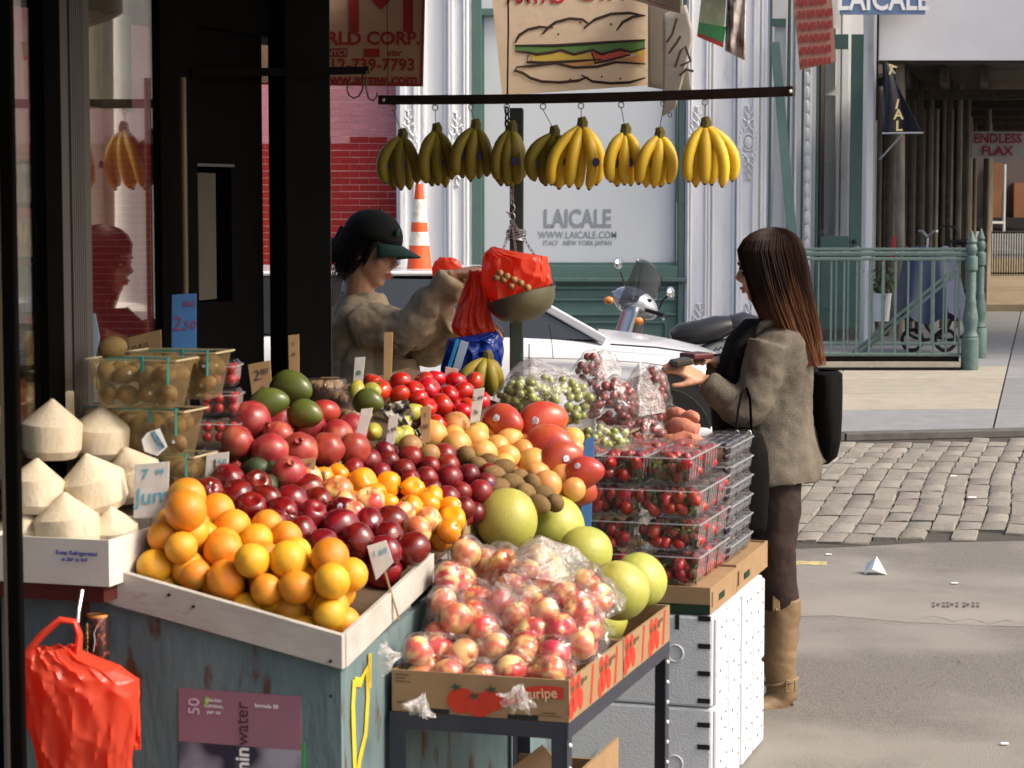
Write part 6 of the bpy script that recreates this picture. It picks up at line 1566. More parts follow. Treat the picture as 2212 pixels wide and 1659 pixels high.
def bunch(label, u0, vt, uL, uR, vb, n, material, seed, ringu=None, group='banana bunches on the rail', D=None, stick=1, lean=0):
    D = D or bar_D(u0); q = D / FPX; rg = random.Random(seed)
    o = thing('banana_bunch', label, 'bananas', W(u0, vt, D), 0, group)
    H = (vb - vt) * q
    for i in range(n):
        f = i / (n - 1) if n > 1 else .5
        back = i % 2
        x = ((uL + 10) + (uR - uL - 20) * f - u0) * q * 1.1
        L = H * rg.uniform(.93, 1.0) * (1 if abs(f - .5) < .35 else .93)
        b = banana_mesh(L, rg.uniform(.015, .05), x * rg.uniform(.85, 1.12), (.028 if back else -.018) + rg.uniform(-.006, .006), .0185 * rg.uniform(.95, 1.1), material, lean=lean)
        bo = link('banana', b, o)
        if stick and i in (1, n - 2):
            stp_ = link('sticker', stkb_me, bo, (x * .96, (.028 if back else -.018) - .036 - .012, -L * .58), (R(90), 0, 0)); stp_.scale = (.055, .07, .03)
    part('crown', M().tube([(0, 0, .022), (.004, 0, .006), (0, 0, -.018)], [.012, .017, .019], 8), m_bans, o, smooth=True)
    if ringu is not None:
        a = W(ringu, bar_v(ringu) + 24, bar_D(ringu)) - W(u0, vt, D)
        part('cord', M().tube([a, Vector((0, 0, .01))], .0012, 5), m_black, o)
    return o
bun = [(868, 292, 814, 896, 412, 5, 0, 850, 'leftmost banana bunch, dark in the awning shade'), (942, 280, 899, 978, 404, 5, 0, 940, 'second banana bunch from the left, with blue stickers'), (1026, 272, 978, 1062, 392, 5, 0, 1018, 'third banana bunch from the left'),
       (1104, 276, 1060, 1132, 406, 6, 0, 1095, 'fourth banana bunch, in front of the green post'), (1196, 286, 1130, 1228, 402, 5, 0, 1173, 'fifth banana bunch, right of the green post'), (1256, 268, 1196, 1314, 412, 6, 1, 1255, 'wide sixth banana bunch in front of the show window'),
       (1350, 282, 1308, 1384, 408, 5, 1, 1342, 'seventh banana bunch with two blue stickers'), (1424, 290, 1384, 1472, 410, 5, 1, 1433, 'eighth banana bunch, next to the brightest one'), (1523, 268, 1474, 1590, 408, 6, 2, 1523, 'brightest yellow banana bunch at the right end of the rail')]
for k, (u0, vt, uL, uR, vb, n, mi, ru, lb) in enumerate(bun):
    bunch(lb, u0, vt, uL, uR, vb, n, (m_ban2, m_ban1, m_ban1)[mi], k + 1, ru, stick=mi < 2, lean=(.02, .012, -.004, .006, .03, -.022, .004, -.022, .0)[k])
bunch('green yellow banana bunch standing behind the tomatoes', 1052, 772, 998, 1086, 858, 6, m_ban2, 33, None, None, 7.15, 0)
# green post
pst = thing('green_post', 'slim dark green post behind the bananas and scale', 'post', (*W(1115, 700, 7.75)[:2], 0))
pm_ = mat('dark_green_post_paint', (.018, .035, .026), .5, .4, col2=(.03, .028, .02), scale=22, col3=(.06, .09, .07), scale3=20, lo3=.6, hi3=.75)
part('shaft', M().box((0, 0, 1.02), (.044, .044, 2.04)), pm_, pst, bevel=.003)
part('edge_strip', M().box((.0235, -.018, 1.02), (.003, .006, 2.03)), m_green, pst)
wr = M()
for k in range(6): wr.tube([Vector((math.cos(a) * .033, math.sin(a) * .033, 1.60 + k * .006 + .004 * math.sin(a * 2 + k))) for a in [i * 6.283 / 14 for i in range(15)]], .0022, 5, False)
part('wire_wrap', wr, m_galv, pst, smooth=True)
# ---- hanging scale
sc0 = W(1106, 405, 7.6); scl = thing('hanging_scale', 'hanging scale pan on chains holding a red bag', 'scale', sc0)
ivc = Matrix.Translation(-sc0)
def scp(name, m, material, **k):
    o = part(name, m, material, scl, **k); o.matrix_parent_inverse = ivc; return o
def chain(p0, p1, link_l=.022, r=.0016):
    m = M(); p0, p1 = Vector(p0), Vector(p1); L = (p1 - p0).length; n = max(2, int(L / (link_l * .8))); t = (p1 - p0).normalized(); a = t.orthogonal().normalized(); b = t.cross(a)
    for k in range(n):
        c = p0 + (p1 - p0) * ((k + .5) / n); s_ = a if k % 2 else b
        m.tube([c + t * (math.cos(x) * link_l * .5) + s_ * (math.sin(x) * link_l * .26) for x in [i * 6.283 / 8 for i in range(9)]], r, 4, False)
    return m
scp('chain', chain(W(1095, 232, 7.45), W(1096, 290, 7.5), .03, .0035), m_black)
scp('chain', chain(W(1106, 405, 7.55), W(1106, 440, 7.58), .025, .003), m_galv)
hkp = [W(u, v, 7.58) for (u, v) in ((1108, 440), (1112, 448), (1108, 458), (1100, 462), (1094, 456))]
scp('hook', M().tube(hkp, .0035, 6), m_galv, smooth=True)
scp('ring', M().tube([W(1106 + math.cos(a) * 6, 468 + math.sin(a) * 8, 7.58) for a in [i * 6.283 / 12 for i in range(13)]], .002, 5, False), m_galv, smooth=True)
pc = W(1128, 648, 7.6); tilt = Matrix.Translation(pc) @ Matrix.Rotation(R(-16), 4, 'Y') @ Matrix.Rotation(R(-8), 4, 'X')
PR_ = .117
scp('pan', M().lathe([(1e-6, -.072), (.045, -.068), (.085, -.050), (.108, -.020), (PR_, .012), (PR_ + .004, .014), (PR_ - .002, .010), (.104, -.018), (.082, -.046), (.044, -.063), (1e-6, -.067)], 32, tilt), mat('dull_brass_pan', (.17, .155, .10), .42, .5, metal=.45, col2=(.13, .12, .08), scale=6, bump=.08, bscale=14), smooth=True)
top = W(1106, 476, 7.58)
for k, (x, y) in enumerate(((-PR_, 0), (PR_, 0), (0, PR_))):
    scp('chain', chain(top, tilt @ Vector((x, y, .012)), .018, .0016), m_galv)
scp('cord', M().tube([W(1186, 700, 7.6), W(1192, 740, 7.6), W(1195, 775, 7.6)], .0012, 5), m_black)
# plastic pouches: outline rows (v, left u, right u)
def plastic(name, c, rough=.3, tr=.45):
    if name in _mats: return _mats[name]
    m = mat(name, c, rough, .5, bump=.25, bscale=30); nt_ = m.node_tree; N = nt_.nodes; L = nt_.links
    b = N["Principled BSDF"]; o = N["Material Output"]; t = N.new("ShaderNodeBsdfTranslucent"); t.inputs[0].default_value = (*c, 1); x = N.new("ShaderNodeMixShader"); x.inputs[0].default_value = tr
    L.new(b.outputs[0], x.inputs[1]); L.new(t.outputs[0], x.inputs[2]); L.new(x.outputs[0], o.inputs[0]); return m
def pouch(rows, D, bulge, amp, seed, nu=44, nv=60, freq=5.0, dD=0.0, top=True):
    def edge(j):
        k = j * (len(rows) - 1); a = min(int(k), len(rows) - 2); f = k - a
        return [rows[a][q] * (1 - f) + rows[a + 1][q] * f for q in range(3)]
    m = M()
    def fn(i, j):
        v, l, r = edge(j); an = i * 2 * math.pi; x = -math.cos(an); y = math.sin(an)
        env = math.sin(math.pi * min(.98, max(.04, .08 + .9 * j))) ** .6
        w_ = noise.noise(Vector((x * freq * .7 + seed, j * freq * .6, seed + y))) ; w2 = abs(noise.noise(Vector((x * freq * .8 + j * 2, j * 1.4 + seed, seed + 9 + y))))
        u = (l + r) / 2 + x * (r - l) / 2
        w3 = 1 - abs(2 * noise.noise(Vector((x * freq * .9 + j * 1.2 + seed, j * freq * .28, seed + 2)))) ; w4 = 1 - abs(2 * noise.noise(Vector((x * freq * .45 - j * freq * .7, j * freq * .4 + x * 1.1, seed + 7))))
        d = -y * bulge * env + amp * (w_ + .9 * (.3 - w2) - .45 * max(0, w3) ** 3 - .6 * max(0, w4) ** 3) * (1 if y > -.2 else .4)
        p = W(u, v, D + dD * j)
        return p + Vector((amp * .5 * w2, d, amp * .6 * w_))
    m.grid(fn, nu * 2, nv, True)
    n = nu * 2; m.f.append([nv * n + k for k in range(n)]); m.mi.append(0)
    return m
m_redp = plastic('red_plastic_bag', (.86, .11, .055), .3, .58); m_blup = plastic('blue_plastic_bag', (.01, .04, .30))
b0 = W(120, 1560, 4.92)
rb_ = thing('red_shopping_bag', 'large red plastic bag hanging on the turquoise stand', 'bag', b0)
o = part('bag_body', pouch([(1398, 60, 160), (1415, 48, 190), (1440, 44, 260), (1468, 46, 298), (1500, 50, 302), (1560, 56, 296), (1600, 70, 290), (1640, 78, 285), (1720, 90, 285)], 4.93, .055, .014, 3, freq=4.0), m_redp, rb_, smooth=True); o.matrix_parent_inverse = Matrix.Translation(-b0)
o = part('handle', M().tube([W(u, v, 4.92) for (u, v) in ((58, 1410), (90, 1372), (130, 1338), (162, 1342), (172, 1370), (168, 1420), (178, 1450))], [.016, .018, .014, .012, .014, .018, .02], 10, flat=.5), m_redp, rb_, smooth=True); o.matrix_parent_inverse = Matrix.Translation(-b0)
o = part('bag_flap', pouch([(1465, 288, 300), (1520, 284, 301), (1580, 280, 304), (1618, 282, 303)], 4.95, .012, .008, 8, 8, 14), m_redp, rb_, smooth=True); o.matrix_parent_inverse = Matrix.Translation(-b0)
hk2 = single('bag_hook', M().tube([W(168, 1345, 4.99), W(170, 1320, 5.0), W(178, 1275, 5.03)], .004, 6), m_galv, 'thin steel hook holding the large red plastic bag', 'hook')
# red bags at the scale
p_ = W(1110, 620, 7.58)
rb2 = thing('red_bag_on_scale', 'open red plastic bag full of fruit on the scale pan', 'bag', p_)
o = part('bag_body', pouch([(536, 1056, 1068), (545, 1046, 1110), (556, 1042, 1182), (580, 1040, 1186), (610, 1038, 1188), (640, 1050, 1160), (662, 1070, 1130)], 7.58, .085, .018, 5, freq=4), m_redp, rb2, smooth=True); o.matrix_parent_inverse = Matrix.Translation(-p_)
for k, (u, v) in enumerate(((1080, 590), (1095, 597), (1110, 604), (1125, 612), (1088, 604), (1104, 618), (1140, 622), (1072, 600))):
    place('longan', ms['pear'], W(u, v, 7.47), .012, 'small brown fruit in the red scale bag, %s from left' % ORD[k], 'fruit', 'small fruit in the scale bag')
p3 = W(1025, 680, 7.62)
rb3 = thing('red_bag_in_hand', 'red plastic bag hanging from the vendor\'s hand', 'bag', p3)
o = part('bag_body', pouch([(585, 1012, 1040), (600, 1008, 1045), (640, 995, 1062), (680, 982, 1060), (708, 974, 1068), (722, 978, 1082), (735, 1010, 1078), (750, 1040, 1070), (764, 1056, 1062)], 7.62, .03, .014, 12, freq=5), m_redp, rb3, smooth=True); o.matrix_parent_inverse = Matrix.Translation(-p3)
p4 = W(965, 590, 8.0)
rb4 = single('red_bag_roll', pouch([(556, 950, 975), (565, 938, 992), (580, 932, 1000), (600, 935, 1000)], 8.3, .02, .008, 15, 12, 12), m_redp, 'pale red bag bulging behind the vendor\'s wrist', 'bag', smooth=True)
blb = single('blue_plastic_bag', pouch([(718, 1055, 1075), (735, 965, 1085), (760, 958, 1086), (790, 952, 1084), (830, 950, 1070)], 7.55, .05, .015, 21, freq=4), m_blup, 'bright blue plastic bag behind the tomatoes', 'bag', smooth=True)
# ---- posters and signs hanging from the awning
def flat(m, pts, th=.002): return m.prism(pts, th, Vector((0, 1, 0)))
m_cream2 = plastic('tan_poster', (.50, .33, .22), .7, .35); m_dred = mat('poster_red', (.30, .018, .018), .6, .3)
D1 = 8.0
at = single('atm_poster', flat(M(), [W(560, -120, D1), W(921, -120, D1), W(914, 187, D1), W(556, 183, D1)]), m_cream2, 'tan poster with red ATM lettering hanging beside the shop column', 'poster')
bdm = M()
for (a, b) in (((556, 183), (914, 187)), ((921, -120), (914, 187)), ((560, -120), (556, 183))):
    bdm.bar(W(a[0] + (-4 if a[0] > 900 else 0), a[1] - 3, D1 - .003), W(b[0] - (4 if b[0] > 900 else 0), b[1] - 3, D1 - .003), .001, .006, up=Vector((0, 0, 1)) if a[1] > 0 else Vector((1, 0, 0)))
part('border', bdm, m_dred, at)
for (s, u, v, h, bo, xs, al) in (('ATM', 908, 14, .29, .0, 1.2, 'RIGHT'), ('WORLD CORP.', 908, 84, .062, .03, 1.05, 'RIGHT'), ('1-212-739-7793', 897, 141, .058, .022, 1.0, 'RIGHT'), ('www.atmw.com', 902, 172, .052, .028, 1.0, 'RIGHT')):
    text(s, h, m_dred, at, W(u, v, D1 - .003), (R(90), 0, 0), bold=bo, xs=xs, align=al)
lg_ = part('logo_patch', flat(M(), [W(700, 104, D1 - .003), W(752, 104, D1 - .003), W(750, 123, D1 - .003), W(698, 123, D1 - .003)], .001), m_dred, at)
text('NYCE', .028, m_cream2, lg_, W(727, 114, D1 - .0045), (R(90), 0, 0), bold=.02, shear=.2)
part('logo_patch', flat(M(), [W(786, 105, D1 - .003), W(820, 105, D1 - .003), W(820, 124, D1 - .003), W(786, 124, D1 - .003)], .001), m_dred, at)
text('star', .032, m_dred, at, W(853, 114, D1 - .003), (R(90), 0, 0), bold=.01, shear=.2)
# sandwich sign (open cloth box)
D2 = 8.7
m_clo = plastic('tan_sign_cloth', (.84, .70, .53), .8, .55); m_clob = plastic('pale_sign_cloth', (.62, .58, .50), .7, .3)
ss = single('sandwich_sign', flat(M(), [W(1050, -120, D2), W(1398, -120, D2), W(1407, 184, D2), W(1085, 206, D2)]), m_clo, 'tan cloth sign with a drawn sandwich hanging above the banana rail', 'sign')
m_out = mat('sign_outline_brown', (.045, .028, .02), .7, .2)
def sl2(pts, w_=3.0): 
    return M().tube([W(u, v, D2 - .004) for (u, v) in pts], [w_ * D2 / FPX * (.5 if i in (0, len(pts) - 1) else 1) for i in range(len(pts))], 6, flat=.25, up=Vector((0, 1, 0)))
def fillp(pts, k): return M().add([W(u, v, D2 - .0022 - .0003 * k) for (u, v) in pts], [tuple(range(len(pts)))])
part('lettuce', fillp([(1112, 98), (1200, 98), (1300, 92), (1393, 86), (1393, 104), (1362, 112), (1340, 106), (1300, 116), (1280, 108), (1240, 116), (1212, 108), (1190, 112), (1160, 116), (1140, 112), (1114, 110)], 1), mat('sign_green', (.10, .20, .06), .7, .2), ss)
part('cheese', fillp([(1148, 120), (1200, 114), (1300, 116), (1300, 128), (1240, 132), (1180, 134), (1148, 132)], 2), mat('sign_yellow', (.50, .36, .07), .7, .2), ss)
part('tomato_slice', fillp([(1278, 112), (1310, 118), (1340, 108), (1362, 118), (1340, 128), (1310, 130), (1286, 136)], 3), mat('sign_red', (.52, .09, .06), .7, .2), ss)
part('ham_slice', fillp([(1210, 134), (1260, 130), (1310, 132), (1275, 142), (1240, 144)], 4), mat('sign_ham', (.55, .27, .10), .7, .2), ss)
part('ham_slice', fillp([(1330, 128), (1370, 122), (1392, 122), (1392, 138), (1360, 136)], 5), mat('sign_ham', (.55, .27, .10), .7, .2), ss)
part('cheese', fillp([(1370, 112), (1393, 104), (1393, 122), (1376, 120)], 6), mat('sign_yellow', (.50, .36, .07), .7, .2), ss)
for pts in ([(1113, 93), (1122, 76), (1140, 64), (1165, 58), (1195, 60)], [(1172, 74), (1182, 62), (1200, 48), (1230, 40), (1258, 42), (1272, 52), (1262, 62)], [(1262, 60), (1285, 42), (1320, 30), (1360, 28), (1394, 34)], [(1332, 66), (1345, 48), (1368, 36), (1392, 34)], [(1112, 98), (1200, 98), (1300, 92), (1394, 86)],
            [(1114, 111), (1140, 113), (1160, 117), (1190, 113), (1212, 108), (1240, 117), (1280, 108), (1300, 117), (1340, 106), (1362, 113), (1394, 104)], [(1142, 118), (1138, 134), (1180, 135), (1240, 132), (1300, 128)], [(1116, 145), (1150, 142), (1200, 136), (1240, 146), (1290, 144), (1330, 134), (1394, 138)],
            [(1118, 143), (1112, 152), (1130, 158), (1145, 168), (1170, 176), (1210, 178), (1250, 174), (1270, 166)], [(1256, 162), (1280, 176), (1320, 180), (1360, 178), (1394, 168)], [(1278, 112), (1286, 136), (1316, 130), (1362, 118)]):
    part('drawn_line', sl2(pts), m_out, ss, smooth=True)
for (u, v) in ((1254, 48), (1206, 74), (1232, 172), (1300, 166), (1340, 170), (1320, 52)): part('drawn_seed', M().sphere(W(u, v, D2 - .003), .004, 8, 6, (1, .3, 1)), m_out, ss)
for k, s in enumerate('AMIAG'): text(s, .085, m_sred, ss, W(1108 + k * 25, -8, D2 - .003), (R(90), 0, 0), bold=.02, xs=-.8)
for k, s in enumerate('DAIV'): text(s, .085, m_sred, ss, W(1262 + k * 28, -14, D2 - .003), (R(90), 0, 0), bold=.02, xs=-.8)
s2 = part('cloth_side', M().grid(lambda i, j: W(1400 + 68 * i + 26 * j * i, -60 + (248 + 14 * i) * j, D2 - .02 - .25 * i + .02 * math.sin(i * 6)), 10, 12), m_clob, ss, smooth=True, solid=.002)
part('cloth_corner', M().grid(lambda i, j: W(1432 + 10 * i + 58 * i * (1 - abs(j - .3)) + 0 * j, 30 + 222 * j - 20 * i, D2 - .27 - .03 * i), 8, 12), m_clob, ss, smooth=True, solid=.002)
part('eyelet', M().tube([W(1447 + math.cos(a) * 4, 248 + math.sin(a) * 5, D2 - .275) for a in [i * 6.283 / 10 for i in range(11)]], .0016, 5, False), m_black, ss)
for pts in ([(1440, 92), (1452, 74), (1462, 40)], [(1444, 116), (1462, 92), (1470, 78)], [(1458, 146), (1470, 110), (1480, 100), (1492, 132), (1470, 142)], [(1468, 164), (1482, 150), (1498, 154)]):
    part('drawn_line', M().tube([W(u, v, D2 - .31) for (u, v) in pts], .0045, 6, flat=.3, up=Vector((0, 1, 0))), m_out, ss, smooth=True)
# things hanging further right
wc2 = single('white_banner_corner', M().grid(lambda i, j: W(1366 + 104 * i, -60 + (60 + 30 * i) * j, 7.4 + .02 * math.sin(i * 4)), 8, 6), m_clob, 'white banner corner with thin red line hanging above the rail', 'banner', solid=.002)
part('red_line', M().tube([W(1368 + 100 * f, -8 + 28 * f + 1, 7.375) for f in (0, .5, 1)], .0012, 5), m_sred, wc2)
pk1 = single('hanging_packet', flat(M(), [W(1522, -60, 7.2), W(1572, -60, 7.2), W(1562, 102, 7.2), W(1506, 78, 7.2)], .012), mat('packet_pale_print', (.50, .50, .38), .3, .5, col2=(.22, .34, .16), scale=22, coat=.6), 'glossy pale packet with green and red foot hanging in front of white pilaster', 'packet')
part('green_band', flat(M(), [W(1509, 48, 7.197), W(1568, 58, 7.197), W(1563, 92, 7.197), W(1507, 70, 7.197)], .002), mat('packet_green', (.02, .25, .05), .3, .5, coat=.6), pk1)
part('red_band', flat(M(), [W(1507, 71, 7.196), W(1563, 93, 7.196), W(1562, 103, 7.196), W(1506, 79, 7.196)], .002), mat('packet_red', (.45, .04, .03), .3, .5), pk1)
pk2 = single('hanging_packet', M().grid(lambda i, j: W(1572 + 40 * i - 4 * j, -60 + 170 * j + 20 * i * j, 7.15 + .012 * math.sin(i * 8 + j * 3)), 8, 10), mat('foil_packet', (.55, .50, .48), .25, .5, metal=.3, col2=(.14, .07, .06), scale=12, mixlo=.5, mixhi=.62, coat=.8), 'crinkled foil packet hanging right of the green footed packet', 'packet', smooth=True, solid=.006)
rc_ = single('red_notice', flat(M(), [W(1708, -60, 6.9), W(1793, -60, 6.9), W(1806, 132, 6.9), W(1728, 152, 6.9)]), mat('pinkish_notice', (.26, .13, .105), .7, .3), 'faded red and tan notice hanging before the green door', 'notice')
for k in range(7):
    v0 = -34 + k * 26; f = (v0 + 60) / 200
    m = M(); x0 = 1718 + 14 * f; x = x0
    rgk = random.Random(k)
    while x < x0 + 64:
        w_ = rgk.choice((6, 9, 12)); m.add([W(x, v0 + (1 - (x - x0) / 70) * 6, 6.896), W(x + w_, v0 + (1 - (x - x0) / 70) * 6 - 1, 6.896), W(x + w_ + 1, v0 + 15 + (1 - (x - x0) / 70) * 6, 6.896), W(x + 1, v0 + 16 + (1 - (x - x0) / 70) * 6, 6.896)], [(0, 1, 2, 3)]); x += w_ + 3
    o = part('red_print_line', m, mat('faded_red_print', (.20, .028, .028), .7, .2), rc_); o['kind'] = 'stuff'
# ================================================================== people
m_skin = mat('skin', (.50, .27, .17), .5, .4, col2=(.46, .24, .15), scale=30, sss=.08)
def fuse(o, voxel=.008, sm=6, fac=.5):
    b = o.modifiers.new("remesh", 'REMESH'); b.mode = 'VOXEL'; b.voxel_size = voxel; b.use_smooth_shade = True
    if sm: s_ = o.modifiers.new("smooth", 'SMOOTH'); s_.factor = fac; s_.iterations = sm
    return o
def loft(m, rings, n=24, fold=0.0, seed=0, ff=6):     # rings: (centre, half width x, half depth y)
    o = len(m.v)
    for k, (c, rx, ry) in enumerate(rings):
        for i in range(n):
            a = 2 * math.pi * i / n
            f = 1 + fold * noise.noise(Vector((math.cos(a) * ff * .5 + seed, math.sin(a) * ff * .5, k * .35 + seed)))
            m.v.append(Vector(c) + Vector((math.cos(a) * rx * f, math.sin(a) * ry * f, 0)))
    for k in range(len(rings) - 1):
        for i in range(n):
            i2 = (i + 1) % n; m.f.append([o + k * n + i, o + k * n + i2, o + (k + 1) * n + i2, o + (k + 1) * n + i]); m.mi.append(m.cur)
    m.f.append([o + i for i in range(n)][::-1]); m.mi.append(m.cur); L = len(rings) - 1
    m.f.append([o + L * n + i for i in range(n)]); m.mi.append(m.cur)
    return m
def ell(m, c, fwd, up, sx, sy, sz, nu=16, nv=12):      # ellipsoid in a head frame: sx sideways, sy forward, sz up
    f = Vector(fwd).normalized(); r = f.cross(Vector(up)).normalized(); u = r.cross(f)
    T = Matrix((( r.x * sx, f.x * sy, u.x * sz, c[0]), (r.y * sx, f.y * sy, u.y * sz, c[1]), (r.z * sx, f.z * sy, u.z * sz, c[2]), (0, 0, 0, 1)))
    prof = [(max(1e-6, math.sin(math.pi * i / nv)), -math.cos(math.pi * i / nv)) for i in range(nv + 1)]
    m.lathe(prof, nu, T); return m
def head(m, c, f, u, s=1.0):
    f = Vector(f).normalized(); r = f.cross(Vector(u)).normalized(); u = r.cross(f)
    P = lambda x, y, z: Vector(c) + (r * x + f * y + u * z) * s
    ell(m, P(0, -.012, .035), f, u, .074 * s, .094 * s, .090 * s); ell(m, P(0, .020, -.035), f, u, .060 * s, .070 * s, .075 * s)
    ell(m, P(0, .045, -.085), f, u, .034 * s, .036 * s, .026 * s); ell(m, P(.034, .052, -.022), f, u, .024 * s, .022 * s, .024 * s); ell(m, P(-.034, .052, -.022), f, u, .024 * s, .022 * s, .024 * s)
    m.tube([P(0, .080, .022), P(0, .093, -.002), P(0, .104, -.022)], [.009 * s, .011 * s, .014 * s], 8); ell(m, P(.009, .094, -.026), f, u, .008 * s, .009 * s, .007 * s); ell(m, P(-.009, .094, -.026), f, u, .008 * s, .009 * s, .007 * s)
    ell(m, P(0, .082, -.052), f, u, .022 * s, .014 * s, .009 * s); ell(m, P(0, .078, -.062), f, u, .019 * s, .014 * s, .008 * s)
    m.tube([P(-.045, .070, .032), P(0, .086, .034), P(.045, .070, .032)], [.010 * s, .011 * s, .010 * s], 8)
    for e in (-1, 1): ell(m, P(e * .072, -.012, -.008), f, u, .008 * s, .018 * s, .030 * s)
    return P
def face_parts(root, iv, c, f, u, s=1.0):
    f = Vector(f).normalized(); r = f.cross(Vector(u)).normalized(); u = r.cross(f); P = lambda x, y, z: Vector(c) + (r * x + f * y + u * z) * s
    def q(name, m, material):
        o = part(name, m, material, root, smooth=True); o.matrix_parent_inverse = iv
    for e in (-1, 1):
        q('eye', ell(M(), P(e * .032, .071, .008), f, u, .013 * s, .011 * s, .007 * s), mat('eye_white', (.55, .5, .46), .3, .5))
        q('iris', ell(M(), P(e * .031, .080, .007), f, u, .006 * s, .004 * s, .006 * s), m_ink)
        q('eyelid', M().tube([P(e * .046, .070, .010), P(e * .032, .084, .015), P(e * .016, .078, .010)], .003 * s, 6), m_ink)
        q('eyebrow', M().tube([P(e * .050, .070, .028), P(e * .034, .085, .034), P(e * .016, .088, .029)], .0035 * s, 6), m_ink)
    q('lips', M().tube([P(-.020, .082, -.056), P(-.007, .096, -.052), P(.007, .096, -.052), P(.020, .082, -.056)], [.003 * s, .006 * s, .006 * s, .003 * s], 8), mat('lips', (.42, .13, .11), .4, .4))
    q('lips', M().tube([P(-.018, .080, -.060), P(0, .092, -.064), P(.018, .080, -.060)], [.003 * s, .007 * s, .003 * s], 8), mat('lips', (.42, .13, .11), .4, .4))
def hand(m, wrist, d, nrm, curl=.6, side=1, s=1.0):     # d: along the hand, nrm: out of the back of the hand
    d = Vector(d).normalized(); nrm = Vector(nrm); nrm = (nrm - d * nrm.dot(d)).normalized(); x = d.cross(nrm) * side; w = Vector(wrist)
    for k in range(4): m.tube([w + x * (-.022 + k * .0145) * .6 * s, w + d * .045 * s + x * (-.026 + k * .0175) * s, w + d * .085 * s + x * (-.029 + k * .0195) * s], [.014 * s, .0135 * s, .0115 * s], 8)
    for k, L in enumerate((.068, .078, .074, .058)):
        p = w + d * .085 * s + x * (-.029 + k * .0195) * s; dd = d.copy(); pts = [p]; rr = [.0100 * s]
        for seg, ln in enumerate((.44, .32, .24)):
            an = curl * (.55, 1.0, .8)[seg]; dd = (dd * math.cos(an) - nrm * math.sin(an)).normalized()
            # keep the frame turning about the knuckle line
            nrm_k = x.cross(dd) * side
            p = p + dd * L * ln * s; pts.append(p); rr.append((.0092, .0085, .0068)[seg] * s)
            nrm_local = nrm
            d_prev = dd
        m.tube(pts, rr, 8)
    tb0 = w + d * .025 * s - x * .026 * s; td = (d * .75 - x * .55 - nrm * .35).normalized()
    m.tube([tb0, tb0 + td * .035 * s, tb0 + (td * .058 + d * .010 - nrm * .008) * s, tb0 + (td * .072 + d * .026 - nrm * .016) * s], [.014 * s, .012 * s, .0105 * s, .008 * s], 8)
def hair_mat(name, c1, c2, z0, z1):
    m = mat(name, c1, .55, .12, col2=tuple(x * .55 for x in c1), scale=60, stretch=(1, 1, .05), mixlo=.35, mixhi=.65)
    nt_ = m.node_tree; N = nt_.nodes; L = nt_.links; b = N["Principled BSDF"]; src = b.inputs['Base Color'].links[0].from_socket
    tc = N.new("ShaderNodeTexCoord"); sx = N.new("ShaderNodeSeparateXYZ"); L.new(tc.outputs['Object'], sx.inputs[0]); mr = N.new("ShaderNodeMapRange"); mr.inputs[1].default_value = z0; mr.inputs[2].default_value = z1
    nz = N.new("ShaderNodeTexNoise"); nz.inputs['Scale'].default_value = 24; mp = N.new("ShaderNodeMapping"); mp.inputs['Scale'].default_value = (1, 1, .1); L.new(tc.outputs['Object'], mp.inputs[0]); L.new(mp.outputs[0], nz.inputs['Vector'])
    ad = N.new("ShaderNodeMath"); ad.operation = 'MULTIPLY_ADD'; ad.inputs[1].default_value = .35; L.new(nz.outputs[0], ad.inputs[0]); L.new(sx.outputs['Z'], ad.inputs[2])
    sb = N.new("ShaderNodeMath"); sb.operation = 'SUBTRACT'; sb.inputs[1].default_value = .175; L.new(ad.outputs[0], sb.inputs[0]); L.new(sb.outputs[0], mr.inputs[0])
    mx = N.new("ShaderNodeMix"); mx.data_type = 'RGBA'; mx.inputs[7].default_value = (*c2, 1); L.new(src, mx.inputs[6]); L.new(mr.outputs[0], mx.inputs[0]); L.new(mx.outputs[2], b.inputs['Base Color'])
    return m
# ------------------------------------------------------------------ the customer on the right
DC = 7.8; K = DC / FPX
def c_(u, v, dy=0): 
    p = W(u, v, DC); return Vector((p.x, DC + dy, p.z))
croot = thing('person', 'woman in brown tweed jacket and tall tan boots, holding a purse, with long hair', 'person', (c_(1680, 1535).x, DC, 0))
ivp = Matrix.Translation((-c_(1680, 1535).x, -DC, 0))
def cp(name, m, material, **k):
    o = part(name, m, material, croot, **k); o.matrix_parent_inverse = ivp; return o
f_c = Vector((-.93, .34, -.18)); hc = c_(1655, 580, -.0)
bm_ = M(); head(bm_, hc, f_c, Z, 1.0)
bm_.tube([hc + Vector((.02, 0, -.06)), c_(1676, 700), c_(1680, 740)], [.05, .052, .07], 14)
loft(bm_, [(c_(1688, 700), .05, .07), (c_(1682, 745), .08, .12), (c_(1676, 820), .09, .12), (c_(1670, 890), .08, .10), (c_(1670, 980), .10, .13), (c_(1670, 1030), .09, .12)])
for e, (hip, knee, ank, toe) in ((-1, (c_(1676, 1020, -.08), c_(1668, 1250, -.08), c_(1686, 1490, -.06), c_(1640, 1530, -.06))), (1, (c_(1660, 1020, .09), c_(1628, 1250, .10), c_(1610, 1470, .14), c_(1565, 1515, .14)))):
    bm_.tube([hip, knee, ank, toe], [.06, .034, .026, .024], 12)
